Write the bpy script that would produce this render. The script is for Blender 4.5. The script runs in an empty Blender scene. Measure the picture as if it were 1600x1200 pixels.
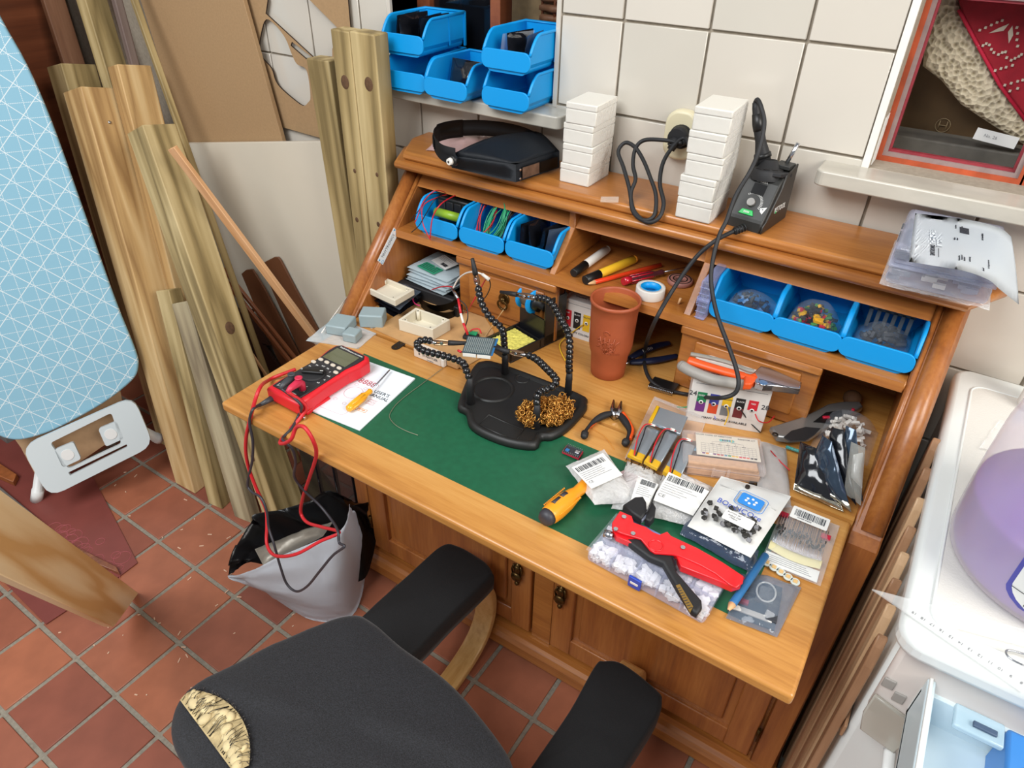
import bpy, bmesh, math, random
from mathutils import Vector, Matrix, noise
from math import sin, cos, pi, radians, sqrt

SC = bpy.context.scene
COL = SC.collection

# ---------------------------------------------------------------- camera, world, lights, exposure
cam_d = bpy.data.cameras.new('camera'); cam = bpy.data.objects.new('camera', cam_d); COL.objects.link(cam)
cam_d.sensor_fit = 'HORIZONTAL'; cam_d.sensor_width = 36.0; cam_d.lens = 24.367; cam_d.clip_start = .02
cam.matrix_world = Matrix(((0.840345,-0.329131,0.430690,0.456141),(0.541846,0.488163,-0.684178,-1.265722),(0.014937,0.808313,0.588564,1.531630),(0,0,0,1)))
SC.camera = cam

vs = SC.view_settings
SC.display_settings.display_device = 'sRGB'
vs.view_transform = 'Standard'; vs.look = 'None'; vs.gamma = 1.0; vs.use_curve_mapping = False
vs.exposure = 0.0
SC.cycles.transparent_max_bounces = 40; SC.cycles.max_bounces = 12

world = bpy.data.worlds.new('World'); SC.world = world; world.use_nodes = True
wn = world.node_tree.nodes; bgn = wn['Background']
bgn.inputs[0].default_value = (.90, .95, 1.0, 1); bgn.inputs[1].default_value = 0.30

def area(name, loc, target, sx, sy, power, color):
    d = bpy.data.lights.new(name, 'AREA'); d.shape = 'RECTANGLE'; d.size = sx; d.size_y = sy; d.energy = power; d.color = color
    o = bpy.data.objects.new(name, d); COL.objects.link(o); o.location = loc
    o.rotation_euler = (Vector(target) - Vector(loc)).to_track_quat('-Z', 'Y').to_euler()
    return o
area('window_daylight', (2.05, -1.05, 2.25), (.15, -.35, .75), 1.1, 1.2, 52, (1.0, .955, .89))
area('front_fill', (-.5, -2.3, 3.1), (-.3, -.5, .5), 1.7, 1.5, 92, (.96, .98, 1.0))  # fill lamp added out of view to brighten floor, timber and chair

# ---------------------------------------------------------------- materials
def _n(nt, t, **kw):
    n = nt.nodes.new(t)
    for k, v in kw.items(): setattr(n, k, v)
    return n
def _base(name):
    m = bpy.data.materials.new(name); m.use_nodes = True
    nt = m.node_tree; b = nt.nodes['Principled BSDF']
    return m, nt, b
def rgb(*c): return (c[0], c[1], c[2], 1)
def hexc(h):
    v = [int(h[i:i+2], 16)/255 for i in (0, 2, 4)]
    return tuple(x/12.92 if x <= .04045 else ((x+.055)/1.055)**2.4 for x in v)
def coords(nt, scale=(1,1,1), loc=(0,0,0), kind='Object', rot=(0,0,0)):
    t = _n(nt, 'ShaderNodeTexCoord'); mp = _n(nt, 'ShaderNodeMapping')
    mp.inputs['Scale'].default_value = scale; mp.inputs['Location'].default_value = loc; mp.inputs['Rotation'].default_value = rot
    nt.links.new(t.outputs[kind], mp.inputs[0]); return mp.outputs[0]
def ramp(nt, src, stops):
    r = _n(nt, 'ShaderNodeValToRGB'); e = r.color_ramp.elements
    while len(e) < len(stops): e.new(.5)
    for i, (p, c) in enumerate(stops): e[i].position = p; e[i].color = rgb(*c)
    nt.links.new(src, r.inputs[0]); return r.outputs[0]
def addbump(nt, b, src, strength, dist=.002):
    bp = _n(nt, 'ShaderNodeBump'); bp.inputs['Strength'].default_value = strength; bp.inputs['Distance'].default_value = dist
    nt.links.new(src, bp.inputs['Height']); nt.links.new(bp.outputs[0], b.inputs['Normal'])

def mat(name, hexcol, rough=.5, metal=0, var=0.0, scale=60, bump=0, coat=0, spec=.5, stretch=(1,1,1), sheen=0):
    """one colour, gently mottled, with fine relief"""
    m, nt, b = _base(name); c = hexc(hexcol)
    b.inputs['Base Color'].default_value = rgb(*c); b.inputs['Roughness'].default_value = rough; b.inputs['Metallic'].default_value = metal
    b.inputs['Coat Weight'].default_value = coat; b.inputs['Specular IOR Level'].default_value = spec
    if sheen: b.inputs['Sheen Weight'].default_value = sheen; b.inputs['Sheen Roughness'].default_value = .4
    if var or bump:
        nz = _n(nt, 'ShaderNodeTexNoise'); nz.inputs['Scale'].default_value = scale; nz.inputs['Detail'].default_value = 4
        nt.links.new(coords(nt, stretch), nz.inputs['Vector'])
        if var:
            lo = tuple(x*(1-var) for x in c); hi = tuple(min(1, x*(1+var)) for x in c)
            nt.links.new(ramp(nt, nz.outputs['Fac'], [(.3, lo), (.7, hi)]), b.inputs['Base Color'])
        if bump: addbump(nt, b, nz.outputs['Fac'], bump)
    return m

def clear(name, hexcol='dfe6ee', fac=.22, rough=.12, edge=.5, bump=0, scale=40):
    """thin clear plastic: mostly see-through, glossy, denser at grazing angles"""
    m, nt, b = _base(name); c = hexc(hexcol)
    b.inputs['Base Color'].default_value = rgb(*c); b.inputs['Roughness'].default_value = rough
    b.inputs['Specular IOR Level'].default_value = .8
    tr = _n(nt, 'ShaderNodeBsdfTransparent'); mx = _n(nt, 'ShaderNodeMixShader'); lw = _n(nt, 'ShaderNodeLayerWeight'); lw.inputs[0].default_value = .35
    ma = _n(nt, 'ShaderNodeMath', operation='MULTIPLY_ADD'); ma.inputs[1].default_value = edge; ma.inputs[2].default_value = fac; ma.use_clamp = True
    nt.links.new(lw.outputs['Facing'], ma.inputs[0]); nt.links.new(ma.outputs[0], mx.inputs[0])
    nt.links.new(tr.outputs[0], mx.inputs[1]); nt.links.new(b.outputs[0], mx.inputs[2])
    nt.links.new(mx.outputs[0], nt.nodes['Material Output'].inputs[0])
    if bump:
        nz = _n(nt, 'ShaderNodeTexNoise'); nz.inputs['Scale'].default_value = scale; nz.inputs['Detail'].default_value = 3
        nt.links.new(coords(nt), nz.inputs['Vector']); addbump(nt, b, nz.outputs['Fac'], bump, .004)
    return m

def wood(name, dark, mid, light, axis=2, fine=90, rough=.45, coat=0, wave=9, rings=.5, knots=0, bump=.12):
    """grain runs along one local axis"""
    m, nt, b = _base(name); d, c, l = hexc(dark), hexc(mid), hexc(light)
    s = [1, 1, 1]; s[axis] = .06
    co = coords(nt, s)
    oi = _n(nt, 'ShaderNodeObjectInfo'); ad = _n(nt, 'ShaderNodeVectorMath', operation='ADD')
    sc = _n(nt, 'ShaderNodeVectorMath', operation='SCALE'); sc.inputs['Scale'].default_value = 7.0
    cb = _n(nt, 'ShaderNodeCombineXYZ')
    for i in range(3): nt.links.new(oi.outputs['Random'], cb.inputs[i])
    nt.links.new(cb.outputs[0], sc.inputs[0]); nt.links.new(co, ad.inputs[0]); nt.links.new(sc.outputs[0], ad.inputs[1])
    n1 = _n(nt, 'ShaderNodeTexNoise'); n1.inputs['Scale'].default_value = fine; n1.inputs['Detail'].default_value = 5; n1.inputs['Roughness'].default_value = .6
    nt.links.new(ad.outputs[0], n1.inputs['Vector'])
    n2 = _n(nt, 'ShaderNodeTexNoise'); n2.inputs['Scale'].default_value = wave; n2.inputs['Detail'].default_value = 2
    nt.links.new(ad.outputs[0], n2.inputs['Vector'])
    mu = _n(nt, 'ShaderNodeMath', operation='MULTIPLY'); mu.inputs[1].default_value = 9
    fr = _n(nt, 'ShaderNodeMath', operation='PINGPONG'); fr.inputs[1].default_value = 1
    nt.links.new(n2.outputs['Fac'], mu.inputs[0]); nt.links.new(mu.outputs[0], fr.inputs[0])
    mx = _n(nt, 'ShaderNodeMix'); mx.inputs['Factor'].default_value = rings
    nt.links.new(n1.outputs['Fac'], mx.inputs['A']); nt.links.new(fr.outputs[0], mx.inputs['B'])
    col = ramp(nt, mx.outputs['Result'], [(.22, d), (.48, c), (.78, l)])
    if knots:
        vo = _n(nt, 'ShaderNodeTexVoronoi'); vo.inputs['Scale'].default_value = knots
        s2 = [1, 1, 1]; s2[axis] = .42
        nt.links.new(coords(nt, s2, (.3, .1, .7)), vo.inputs['Vector'])
        kr = ramp(nt, vo.outputs['Distance'], [(.03, (1,1,1)), (.075, (0,0,0))])
        mk = _n(nt, 'ShaderNodeMix', data_type='RGBA'); nt.links.new(kr, mk.inputs['Factor'])
        nt.links.new(col, mk.inputs['A']); mk.inputs['B'].default_value = rgb(*(x*.55 for x in d)); col = mk.outputs['Result']
    nt.links.new(col, b.inputs['Base Color'])
    b.inputs['Roughness'].default_value = rough; b.inputs['Coat Weight'].default_value = coat; b.inputs['Coat Roughness'].default_value = .25
    if bump: addbump(nt, b, n1.outputs['Fac'], bump, .0015)
    return m

# ---------------------------------------------------------------- mesh building
class MB:
    def __init__(s): s.bm = bmesh.new(); s.mi = 0; s.sm = False
    def _fin(s, faces):
        for f in faces: f.material_index = s.mi; f.smooth = s.sm
    def poly(s, pts, faces):
        vs_ = [s.bm.verts.new(p) for p in pts]; out = []
        for f in faces:
            try: out.append(s.bm.faces.new([vs_[i] for i in f]))
            except ValueError: pass
        s._fin(out); return vs_, out
    def box(s, c, size, bev=0, M=None, seg=2):
        x, y, z = (d/2 for d in size); c = Vector(c)
        pts = [Vector((a*x, b*y, d*z)) + c for a in (-1, 1) for b in (-1, 1) for d in (-1, 1)]
        if M is not None: pts = [M @ p for p in pts]
        v, f = s.poly(pts, [(0,1,3,2),(4,6,7,5),(0,4,5,1),(2,3,7,6),(0,2,6,4),(1,5,7,3)])
        if bev: s._bev(v, f, bev, seg)
        return s
    def _bev(s, v, f, bev, seg):
        ed = set(e for fc in f for e in fc.edges)
        r = bmesh.ops.bevel(s.bm, geom=list(ed), offset=bev, segments=seg, affect='EDGES', profile=.5, clamp_overlap=True, material=-1)
        for fc in r['faces']: fc.material_index = s.mi; fc.smooth = True
    def span(s, a, b, bev=0, M=None, seg=2):
        a, b = Vector(a), Vector(b); sz = b - a
        return s.box((a+b)/2, (abs(sz.x), abs(sz.y), abs(sz.z)), bev, M, seg)
    def prism(s, pts, off, bev=0, seg=2, M=None):
        """polygon pts (3D) pushed along vector off"""
        off = Vector(off); n = len(pts); P = [Vector(p) for p in pts]; Q = [p + off for p in P]
        if M is not None: P = [M @ p for p in P]; Q = [M @ p for p in Q]
        v, f = s.poly(P + Q, [tuple(range(n))[::-1], tuple(range(n, 2*n))] + [(i, (i+1) % n, n+(i+1) % n, n+i) for i in range(n)])
        bmesh.ops.recalc_face_normals(s.bm, faces=f)
        if bev:
            ed = [e for e in set(e for fc in f[:2] for e in fc.edges)]
            r = bmesh.ops.bevel(s.bm, geom=ed, offset=bev, segments=seg, affect='EDGES', profile=.5, clamp_overlap=True, material=-1)
            for fc in r['faces']: fc.material_index = s.mi; fc.smooth = True
        return s
    def tube(s, pts, r, n=8, caps=True, closed=False, flat=None):
        P = [Vector(p) for p in pts]; k = len(P); rings = []
        rad = r if isinstance(r, (list, tuple)) else [r]*k
        up = None
        for i in range(k):
            if closed: t = P[(i+1) % k] - P[i-1]
            else: t = P[min(i+1, k-1)] - P[max(i-1, 0)]
            if t.length < 1e-9: t = Vector((0,0,1))
            t.normalize()
            if up is None: up = Vector((0,0,1)) if abs(t.z) < .9 else Vector((0,1,0))
            a = up - t*up.dot(t)
            if a.length < 1e-6: a = t.orthogonal()
            a.normalize(); b = t.cross(a); up = a
            fa = 1 if flat is None else flat
            rings.append([P[i] + (a*cos(2*pi*j/n)*fa + b*sin(2*pi*j/n))*rad[i] for j in range(n)])
        pts2 = [p for rg in rings for p in rg]; F = []
        for i in range(k if closed else k-1):
            i2 = (i+1) % k
            for j in range(n): F.append((i*n+j, i*n+(j+1) % n, i2*n+(j+1) % n, i2*n+j))
        if caps and not closed: F += [tuple(range(n))[::-1], tuple((k-1)*n+j for j in range(n))]
        v, f = s.poly(pts2, F)
        for fc in f: fc.smooth = len(fc.verts) <= 4
        return s
    def cyl(s, a, b, r0, r1=None, n=16):
        return s.tube([a, b], [r0, r0 if r1 is None else r1], n)
    def lathe(s, prof, n=24, M=None, ang=2*pi, sm=True):
        """prof: list of (r, z); closed solid of revolution about z"""
        full = ang > 6.28; m = n if full else n+1
        pts = [Vector((r*cos(ang*j/n), r*sin(ang*j/n), z)) for r, z in prof for j in range(m)]
        if M is not None: pts = [M @ p for p in pts]
        F = []
        for i in range(len(prof)-1):
            for j in range(n):
                j2 = (j+1) % m
                F.append((i*m+j, i*m+j2, (i+1)*m+j2, (i+1)*m+j))
        v, f = s.poly(pts, F)
        for fc in f: fc.smooth = sm
        bmesh.ops.remove_doubles(s.bm, verts=v, dist=1e-6)
        return s
    def ball(s, c, r, n=12, scale=(1,1,1)):
        M = Matrix.Translation(c) @ Matrix.Diagonal((*scale, 1))
        k = n//2
        return s.lathe([(max(1e-7, r*sin(pi*i/k)), -r*cos(pi*i/k)) for i in range(k+1)], n, M)
    def grid(s, fn, nu, nv, sm=True):
        pts = [fn(i/nu, j/nv) for i in range(nu+1) for j in range(nv+1)]
        F = [(i*(nv+1)+j, (i+1)*(nv+1)+j, (i+1)*(nv+1)+j+1, i*(nv+1)+j+1) for i in range(nu) for j in range(nv)]
        v, f = s.poly(pts, F)
        for fc in f: fc.smooth = sm
        return f
    def solid(s, faces, t):
        r = bmesh.ops.solidify(s.bm, geom=faces, thickness=t)
        for g in r['geom']:
            if isinstance(g, bmesh.types.BMFace): g.material_index = s.mi; g.smooth = s.sm or g.smooth
        return s
    def mat(s, i): s.mi = i; return s
    def smooth(s, v=True): s.sm = v; return s

def wloc(o):
    v = Vector((0,0,0))
    while o is not None: v += o.location; o = o.parent
    return v
def props(o, label=None, cat=None, group=None, kind=None):
    if label: o['label'] = label
    if cat: o['category'] = cat
    if group: o['group'] = group
    if kind: o['kind'] = kind
    return o
def obj(name, mb, mats, parent=None, label=None, cat=None, group=None, kind=None, w=False):
    """one mesh object; with w=True the vertices are in world space and are moved into the parent's frame"""
    me = bpy.data.meshes.new(name)
    if w:
        if parent is None:
            vs_ = [v.co for v in mb.bm.verts]
            lo = [min(v[i] for v in vs_) for i in range(3)]; hi = [max(v[i] for v in vs_) for i in range(3)]
            base = Vector(((lo[0]+hi[0])/2, (lo[1]+hi[1])/2, lo[2])); sh = -base
        else: base = None; sh = -wloc(parent)
        bmesh.ops.translate(mb.bm, verts=mb.bm.verts, vec=sh)
    mb.bm.normal_update(); mb.bm.to_mesh(me); mb.bm.free()
    for m in (mats if isinstance(mats, (list, tuple)) else [mats]): me.materials.append(m)
    o = bpy.data.objects.new(name, me); COL.objects.link(o)
    if parent is not None: o.parent = parent
    elif w: o.location = base
    return props(o, label, cat, group, kind)
def thing(name, label, cat, loc=(0,0,0), rot=(0,0,0), group=None):
    o = bpy.data.objects.new(name, None); COL.objects.link(o); o.empty_display_size = .03
    o.location = loc; o.rotation_euler = rot
    return props(o, label, cat, group)
def copy_tree(o, parent=None):
    c = o.copy(); COL.objects.link(c)
    if parent is not None: c.parent = parent
    for ch in list(o.children): copy_tree(ch, c)
    return c
def setM(o, M): o.matrix_basis = M; return o
def frame(o, xdir, zdir=(0,0,1)):
    """matrix with local x along xdir, local z near zdir, origin o"""
    x = Vector(xdir).normalized(); z = Vector(zdir); z = (z - x*z.dot(x)).normalized(); y = z.cross(x)
    M = Matrix((x, y, z)).transposed().to_4x4(); M.translation = Vector(o); return M
def text(name, body, size, M, m, parent=None, depth=.0002, align='CENTER', label=None, w=False, sx=1):
    cu = bpy.data.curves.new(name, 'FONT'); cu.body = body; cu.size = size; cu.extrude = depth; cu.align_x = align; cu.align_y = 'CENTER'; cu.resolution_u = 2
    tmp = bpy.data.objects.new('tmp_text', cu); COL.objects.link(tmp)
    dg = bpy.context.evaluated_depsgraph_get()
    me = bpy.data.meshes.new_from_object(tmp.evaluated_get(dg)); bpy.data.objects.remove(tmp); bpy.data.curves.remove(cu)
    me.name = name
    T = M @ Matrix.Diagonal((sx, 1, 1, 1))
    if w and parent is not None: T = Matrix.Translation(-wloc(parent)) @ T
    me.transform(T); me.materials.clear(); me.materials.append(m)
    o = bpy.data.objects.new(name, me); COL.objects.link(o)
    if parent is not None: o.parent = parent
    if label: o['label'] = label
    return o
def spline(pts, n=8, closed=False):
    P = [Vector(p) for p in pts]; out = []; k = len(P)
    rng = range(k if closed else k-1)
    for i in rng:
        if closed: a, b, c, d = P[i-1], P[i], P[(i+1) % k], P[(i+2) % k]
        else: a, b, c, d = P[max(i-1,0)], P[i], P[i+1], P[min(i+2,k-1)]
        for j in range(n):
            t = j/n
            out.append(.5*((2*b) + (c-a)*t + (2*a-5*b+4*c-d)*t*t + (3*b-a-3*c+d)*t**3))
    if not closed: out.append(P[-1])
    return out
def rrect(w, h, r, n=4, cx=0, cy=0):
    out = []
    for sx, sy, a0 in ((1,1,0), (-1,1,90), (-1,-1,180), (1,-1,270)):
        for i in range(n+1):
            a = radians(a0 + 90*i/n); out.append((cx + sx*(w/2-r) + r*cos(a), cy + sy*(h/2-r) + r*sin(a)))
    return out
def nz(p, s=1, seed=0): return noise.noise(Vector(p)*s + Vector((seed*13.7, seed*7.1, seed*3.3)))
def pillow(mb, c4, th, seed=1, nu=14, nv=14, amp=.004, sc=40, base=0.0, lift=None):
    """soft pouch between four corners (a,b,c,d round the rim): two skins meeting at the rim, wrinkled"""
    a, b, c, d = (Vector(p) for p in c4); nrm = (b-a).cross(d-a).normalized()
    def P(u, v): return a*(1-u)*(1-v) + b*u*(1-v) + c*u*v + d*(1-u)*v
    def edge(u, v): return (max(0, 1-abs(2*u-1)**2.2)*max(0, 1-abs(2*v-1)**2.2))**.6
    def top(u, v):
        p = P(u, v); e = edge(u, v)
        return p + nrm*(e*th + (nz(p, sc, seed)+.6*nz(p, sc*2.3, seed+5))*amp*(.35+.65*e) + base + (lift(u, v) if lift else 0))
    def bot(u, v):
        p = P(u, v); e = edge(u, v)
        return p + nrm*(base + .0004 + nz(p, sc, seed)*amp*.35*(1-e) + (lift(u, v) if lift else 0) - .0002*e)
    mb.grid(top, nu, nv); mb.grid(bot, nu, nv)
    return mb

# ================================================================ THE SETTING
M_grout = mat('grey cement grout', '8d8678', .95, var=.18, scale=140, bump=.4)
M_wgrout = mat('beige wall grout', '9b9080', .9, var=.12, scale=120, bump=.2)
M_terra = [mat('red quarry tile %d' % i, h, .48, var=.13, scale=14, bump=.05) for i, h in enumerate(('9f6046', '975943', '8c503e', 'a56448', '844a3a'))]
M_wtile = [mat('white glazed tile %d' % i, h, .22, var=.02, scale=5, bump=.015, coat=.3) for i, h in enumerate(('ccc5b9', 'c7c1b5', 'cfc8bc'))]
M_marble = mat('grey veined marble', 'bdb7aa', .3, var=.14, scale=9, coat=.2, stretch=(1, 2.5, 2.5))
M_redpaint = mat('flaking red oxide paint', 'b4502c', .55, var=.25, scale=30, bump=.15)
M_putty = mat('grey window putty', '94807c', .6, var=.12, scale=60)
M_white = mat('white painted', 'e6e2da', .5, var=.03)
M_glass = clear('window glass', '10100e', .03, .03, .18)
M_dglass = clear('dark window glass', '14161b', .45, .05, .3)
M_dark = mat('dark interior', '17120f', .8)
M_brownwood = wood('red brown varnished wood', '5a2f1c', '7d4429', '955636', axis=1, fine=40, rough=.4, wave=5, rings=.3)
M_beige = mat('beige cloth', 'b59a72', .9, var=.15)

# floor: tiles laid a degree off the wall's line
fl = MB(); fl.span((-2.6, -2.6, -.05), (2.0, .1, -.0035))
floor = obj('floor', fl, M_grout, kind='structure')
PH, PT = -.01866, .165
tile_me = []
for k in range(5):
    b = MB(); s_ = PT-.0105
    b.box((0, 0, -.006), (s_, s_, .012), .0016, seg=1)
    t = obj('floor_tile', b, M_terra[k], floor); tile_me.append(t.data); first = t if k == 0 else first
    if k: bpy.data.objects.remove(t)
rnd = random.Random(5)
for i in range(-8, 11):
    for j in range(-3, 8):
        x = -.9187+((i+.5)*cos(PH)+(j-.5)*sin(PH))*PT; y = -.5204+((i+.5)*sin(PH)-(j-.5)*cos(PH))*PT
        if y > -.085 or x > 1.0: continue
        if first is not None: o = first; first = None
        else: o = bpy.data.objects.new('floor_tile', tile_me[0]); COL.objects.link(o); o.parent = floor
        o.data = tile_me[rnd.choice((0, 0, 1, 1, 2, 3, 4))]
        o.location = (x + rnd.uniform(-.0008, .0008), y, rnd.uniform(-.0006, .0004)); o.rotation_euler = (rnd.uniform(-.002, .002), rnd.uniform(-.002, .002), PH)

# back wall: masonry with two window openings, faced with white tiles
NL, NR, NZ = -.665, -.2565, 1.165        # left opening
RL, RR, RZ, RT = .342, .66, 1.158, 1.455  # right opening
wb = MB()
wb.span((-2.6, .006, -.05), (1.9, .16, 1.158)); wb.span((-2.6, .006, 1.158), (NL, .16, 2.2)); wb.span((NR, .006, 1.158), (RL, .16, 2.2))
wb.span((RR, .006, 1.158), (1.9, .16, 2.2)); wb.span((RL, .006, RT), (RR, .16, 2.2)); wb.span((NL, .006, 1.75), (NR, .16, 2.2))
wall_back = obj('wall_back', wb, M_wgrout, kind='structure')
GX, GZ, TX, TZ, G = -.1204, 1.3313, .15912, .16021, .0045
def wtile(x0, x1, z0, z1, k):
    if x1-x0 < .012 or z1-z0 < .012: return
    b = MB(); b.span((x0, -.0005, z0), (x1, .008, z1), .0012, seg=1)
    obj('wall_tile', b, M_wtile[k % 3], wall_back)
def ltile(x0, x1, z0, z1, zc, ol, orr, k):
    """a tile notched round the corner of a window opening"""
    if x0 < ol < x1: p = [(x0, z0), (x1, z0), (x1, zc), (ol, zc), (ol, z1), (x0, z1)]
    elif x0 < orr < x1: p = [(x0, z0), (x1, z0), (x1, z1), (orr, z1), (orr, zc), (x0, zc)]
    else: return wtile(x0, x1, z0, zc, k)
    b = MB(); b.prism([(x, -.0005, z) for x, z in p], (0, .0085, 0), .0012, 1); obj('wall_tile', b, M_wtile[k % 3], wall_back)
cnt = 0
for i in range(-9, 8):
    for j in range(-7, 2):
        x0, x1 = GX+i*TX+G/2, GX+(i+1)*TX-G/2; z0, z1 = GZ+j*TZ+G/2, GZ+(j+1)*TZ-G/2
        if -.56 < x0 and x1 < .53 and z1 < .99: continue       # wholly behind the desk
        cnt += 7
        if z1 > NZ+.006 and x0 < NR and x1 > NL:               # meets the left opening
            if z0 < NZ-.02: ltile(x0, x1, z0, z1, NZ-.026, NL-.002, NR+.012, cnt)
            else:
                if x0 < NL: wtile(x0, NL-.01, z0, z1, cnt)
                if x1 > NR: wtile(NR+.012, x1, z0, z1, cnt)
        elif z1 > RZ+.006 and x1 > RL and x0 < RR:
            if z0 < RZ-.02: ltile(x0, x1, z0, z1, RZ-.026, RL-.002, RR, cnt)
            else:
                if x0 < RL: wtile(x0, RL-.014, z0, z1, cnt)
                if x1 > RR: wtile(RR, x1, z0, z1, cnt)
                if z1 > RT: wtile(max(x0, RL), min(x1, RR), max(z0, RT), z1, cnt)
        else: wtile(x0, x1, z0, z1, cnt)
# tiled reveals and edge strips
b = MB(); b.span((RL-.012, -.0015, RZ), (RL-.001, .07, RT)); b.span((RL-.001, .006, RT), (RR, .07, RT+.01))
obj('trim_3', b, M_white, kind='structure')
b = MB(); b.span((NR, -.0015, NZ), (NR+.009, .1, 1.75)); b.span((NL-.009, -.0015, NZ), (NL, .1, 1.75))
obj('trim_4', b, M_wtile[0], kind='structure')
# stone sills
def sill(name, x0, x1, z, y0, y1, rl, rr):
    pts = []
    for k in range(7):
        a = pi/2*k/6; pts.append((x0+rl-rl*sin(a) if False else x0+rl*(1-sin(pi/2-a)), y0+rl*(1-cos(pi/2-a)), z))
    pts = [(x0, y1, z)] + pts[::-1][:0] + [(x0+rl*(1-cos(a)), y0+rl*(1-sin(a)), z) for a in [pi/2*k/5 for k in range(6)]] + [(x1-rr*(1-sin(a)), y0+rr*(1-cos(a)), z) for a in [pi/2*k/5 for k in range(6)]] + [(x1, y1, z)]
    b = MB(); b.prism(pts, (0, 0, .025), .003); return obj(name, b, M_marble, kind='structure')
sill('trim_1', -.716, -.205, 1.14, -.062, .0, .012, .012)
sill('trim_2', .272, 1.2, 1.134, -.062, .0, .014, .003)
b = MB(); b.span((NL, -.001, 1.135), (NR, .12, 1.1645)); obj('trim_5', b, M_marble, kind='structure')
b = MB(); b.span((RL, -.001, 1.13), (RR, .12, 1.1575)); obj('trim_6', b, M_marble, kind='structure')

# left window: brown mullioned window with dark panes, a room beyond
w1 = MB(); w1.span((NL, .09, NZ), (NL+.035, .125, 1.7)); w1.span((NR-.012, .09, NZ), (NR, .125, 1.7)); w1.span((NL, .09, NZ), (NR, .125, NZ+.035)); w1.span((-.465, .085, NZ), (-.44, .13, 1.7))
window_1 = obj('window_1', w1, M_brownwood, kind='structure')
b = MB(); b.span((NL+.03, .105, NZ+.03), (-.46, .109, 1.7)); obj('pane', b, M_dglass, window_1)
b = MB(); b.span((-.445, .105, NZ+.03), (NR-.01, .109, 1.7)); obj('pane', b, M_glass, window_1)
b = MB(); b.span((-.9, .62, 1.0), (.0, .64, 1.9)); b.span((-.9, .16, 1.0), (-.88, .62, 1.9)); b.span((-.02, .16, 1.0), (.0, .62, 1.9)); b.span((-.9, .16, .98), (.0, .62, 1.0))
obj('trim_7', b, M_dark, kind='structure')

# right window: small red steel frame with putty
def frame_ring(mb, x0, x1, z0, z1, t, y0, y1):
    mb.span((x0, y0, z0), (x0+t, y1, z1)); mb.span((x1-t, y0, z0), (x1, y1, z1)); mb.span((x0+t, y0, z0), (x1-t, y1, z0+t)); mb.span((x0+t, y0, z1-t), (x1-t, y1, z1))
w2 = MB(); frame_ring(w2, RL, .556, RZ, 1.418, .008, .055, .08); frame_ring(w2, .553, .76, RZ, 1.418, .008, .055, .08); w2.span((RL, .05, 1.418), (RR, .085, RT))
window_2 = obj('window_2', w2, M_redpaint, kind='structure')
b = MB(); frame_ring(b, RL+.008, .548, RZ+.008, 1.410, .007, .058, .075); frame_ring(b, .561, .752, RZ+.008, 1.410, .007, .058, .075); obj('putty_bead', b, M_putty, window_2, label='grey putty bead round the pane')
b = MB(); frame_ring(b, RL+.015, .541, RZ+.015, 1.403, .004, .062, .072); obj('inner_bead', b, mat('dark red paint', '93303a', .5, var=.2), window_2, label='dark red inner bead')
b = MB(); b.span((RL+.013, .066, RZ+.013), (.543, .069, 1.405)); obj('pane', b, M_glass, window_2)
b = MB(); b.span((.566, .066, RZ+.013), (.747, .069, 1.405)); obj('pane', b, M_glass, window_2)
b = MB(); b.span((RR+.3, .16, 1.0), (RR+.32, .6, 1.7)); b.span((RL-.2, .6, 1.0), (RR+.32, .62, 1.7)); b.span((RL-.2, .16, 1.13), (RR+.32, .6, 1.15)); b.span((RL-.22, .16, 1.0), (RL-.2, .6, 1.7))
obj('trim_8', b, mat('dim shelf wood', '5b4128', .7, var=.2), kind='structure')

area('next_room_fill', (.84, .14, 1.46), (.44, .19, 1.22), .2, .14, 3.4, (1.0, .93, .82))  # unseen fill added to brighten the blanket and case behind the pane
# left side of the room: a brown panelled door
wl = MB(); wl.span((-2.03, -2.2, -.05), (-1.975, .16, 2.2)); wall_left = obj('wall_left', wl, M_white, kind='structure')
d1 = MB(); d1.span((-1.974, -1.3, .0), (-1.945, -.02, 2.05), .004); door_1 = obj('door_1', d1, M_brownwood, kind='structure')
for k in range(6):
    b = MB(); b.span((-1.946, -1.28+k*.208, .12), (-1.936, -1.08+k*.208, 2.0), .003); obj('panel_board', b, M_brownwood, door_1)

# ================================================================ THE SECRETARY DESK
OAK = dict(fine=170, rough=.33, coat=.25, wave=7, rings=.28, bump=.06)
M_oakx = wood('oak grain across', '8a5127', 'a3652d', 'b8793a', axis=0, **OAK)
M_oaky = wood('oak grain in depth', '8a5127', 'a3652d', 'b8793a', axis=1, **OAK)
M_oakz = wood('oak grain upright', '854d27', '9e5f2d', 'b17239', axis=2, **OAK)
M_oakflap = wood('worn honey oak', 'a56c30', 'bc8340', 'cc9854', axis=0, **OAK)
M_oakdark = wood('red brown oak', '7a3d1c', '955024', 'a8622f', axis=2, **OAK)
M_leather = mat('green writing leather', '17573a', .42, var=.1, scale=90, bump=.12)
M_brass = mat('dark antique brass', '5a4526', .35, metal=.9, var=.3, scale=200)
M_iron = mat('dark hinge iron', '3a332e', .45, metal=.7)
HT = H = .7696                              # writing height
def ysl(z): return -.4321 + (z-.7)*1.01613   # the slanted front line
XI, XO = .5065, .5515
desk = thing('secretary_desk', 'oak drop-front secretary desk with open flap and green leather inlay', 'desk', (0, -.36, 0))
dy = lambda p: (p[0], p[1]+.36, p[2])
def dpart(name, mb, m, parent=desk, label=None, kind=None): return obj(name, mb, m, parent, label=label, kind=kind, w=True)
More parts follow.
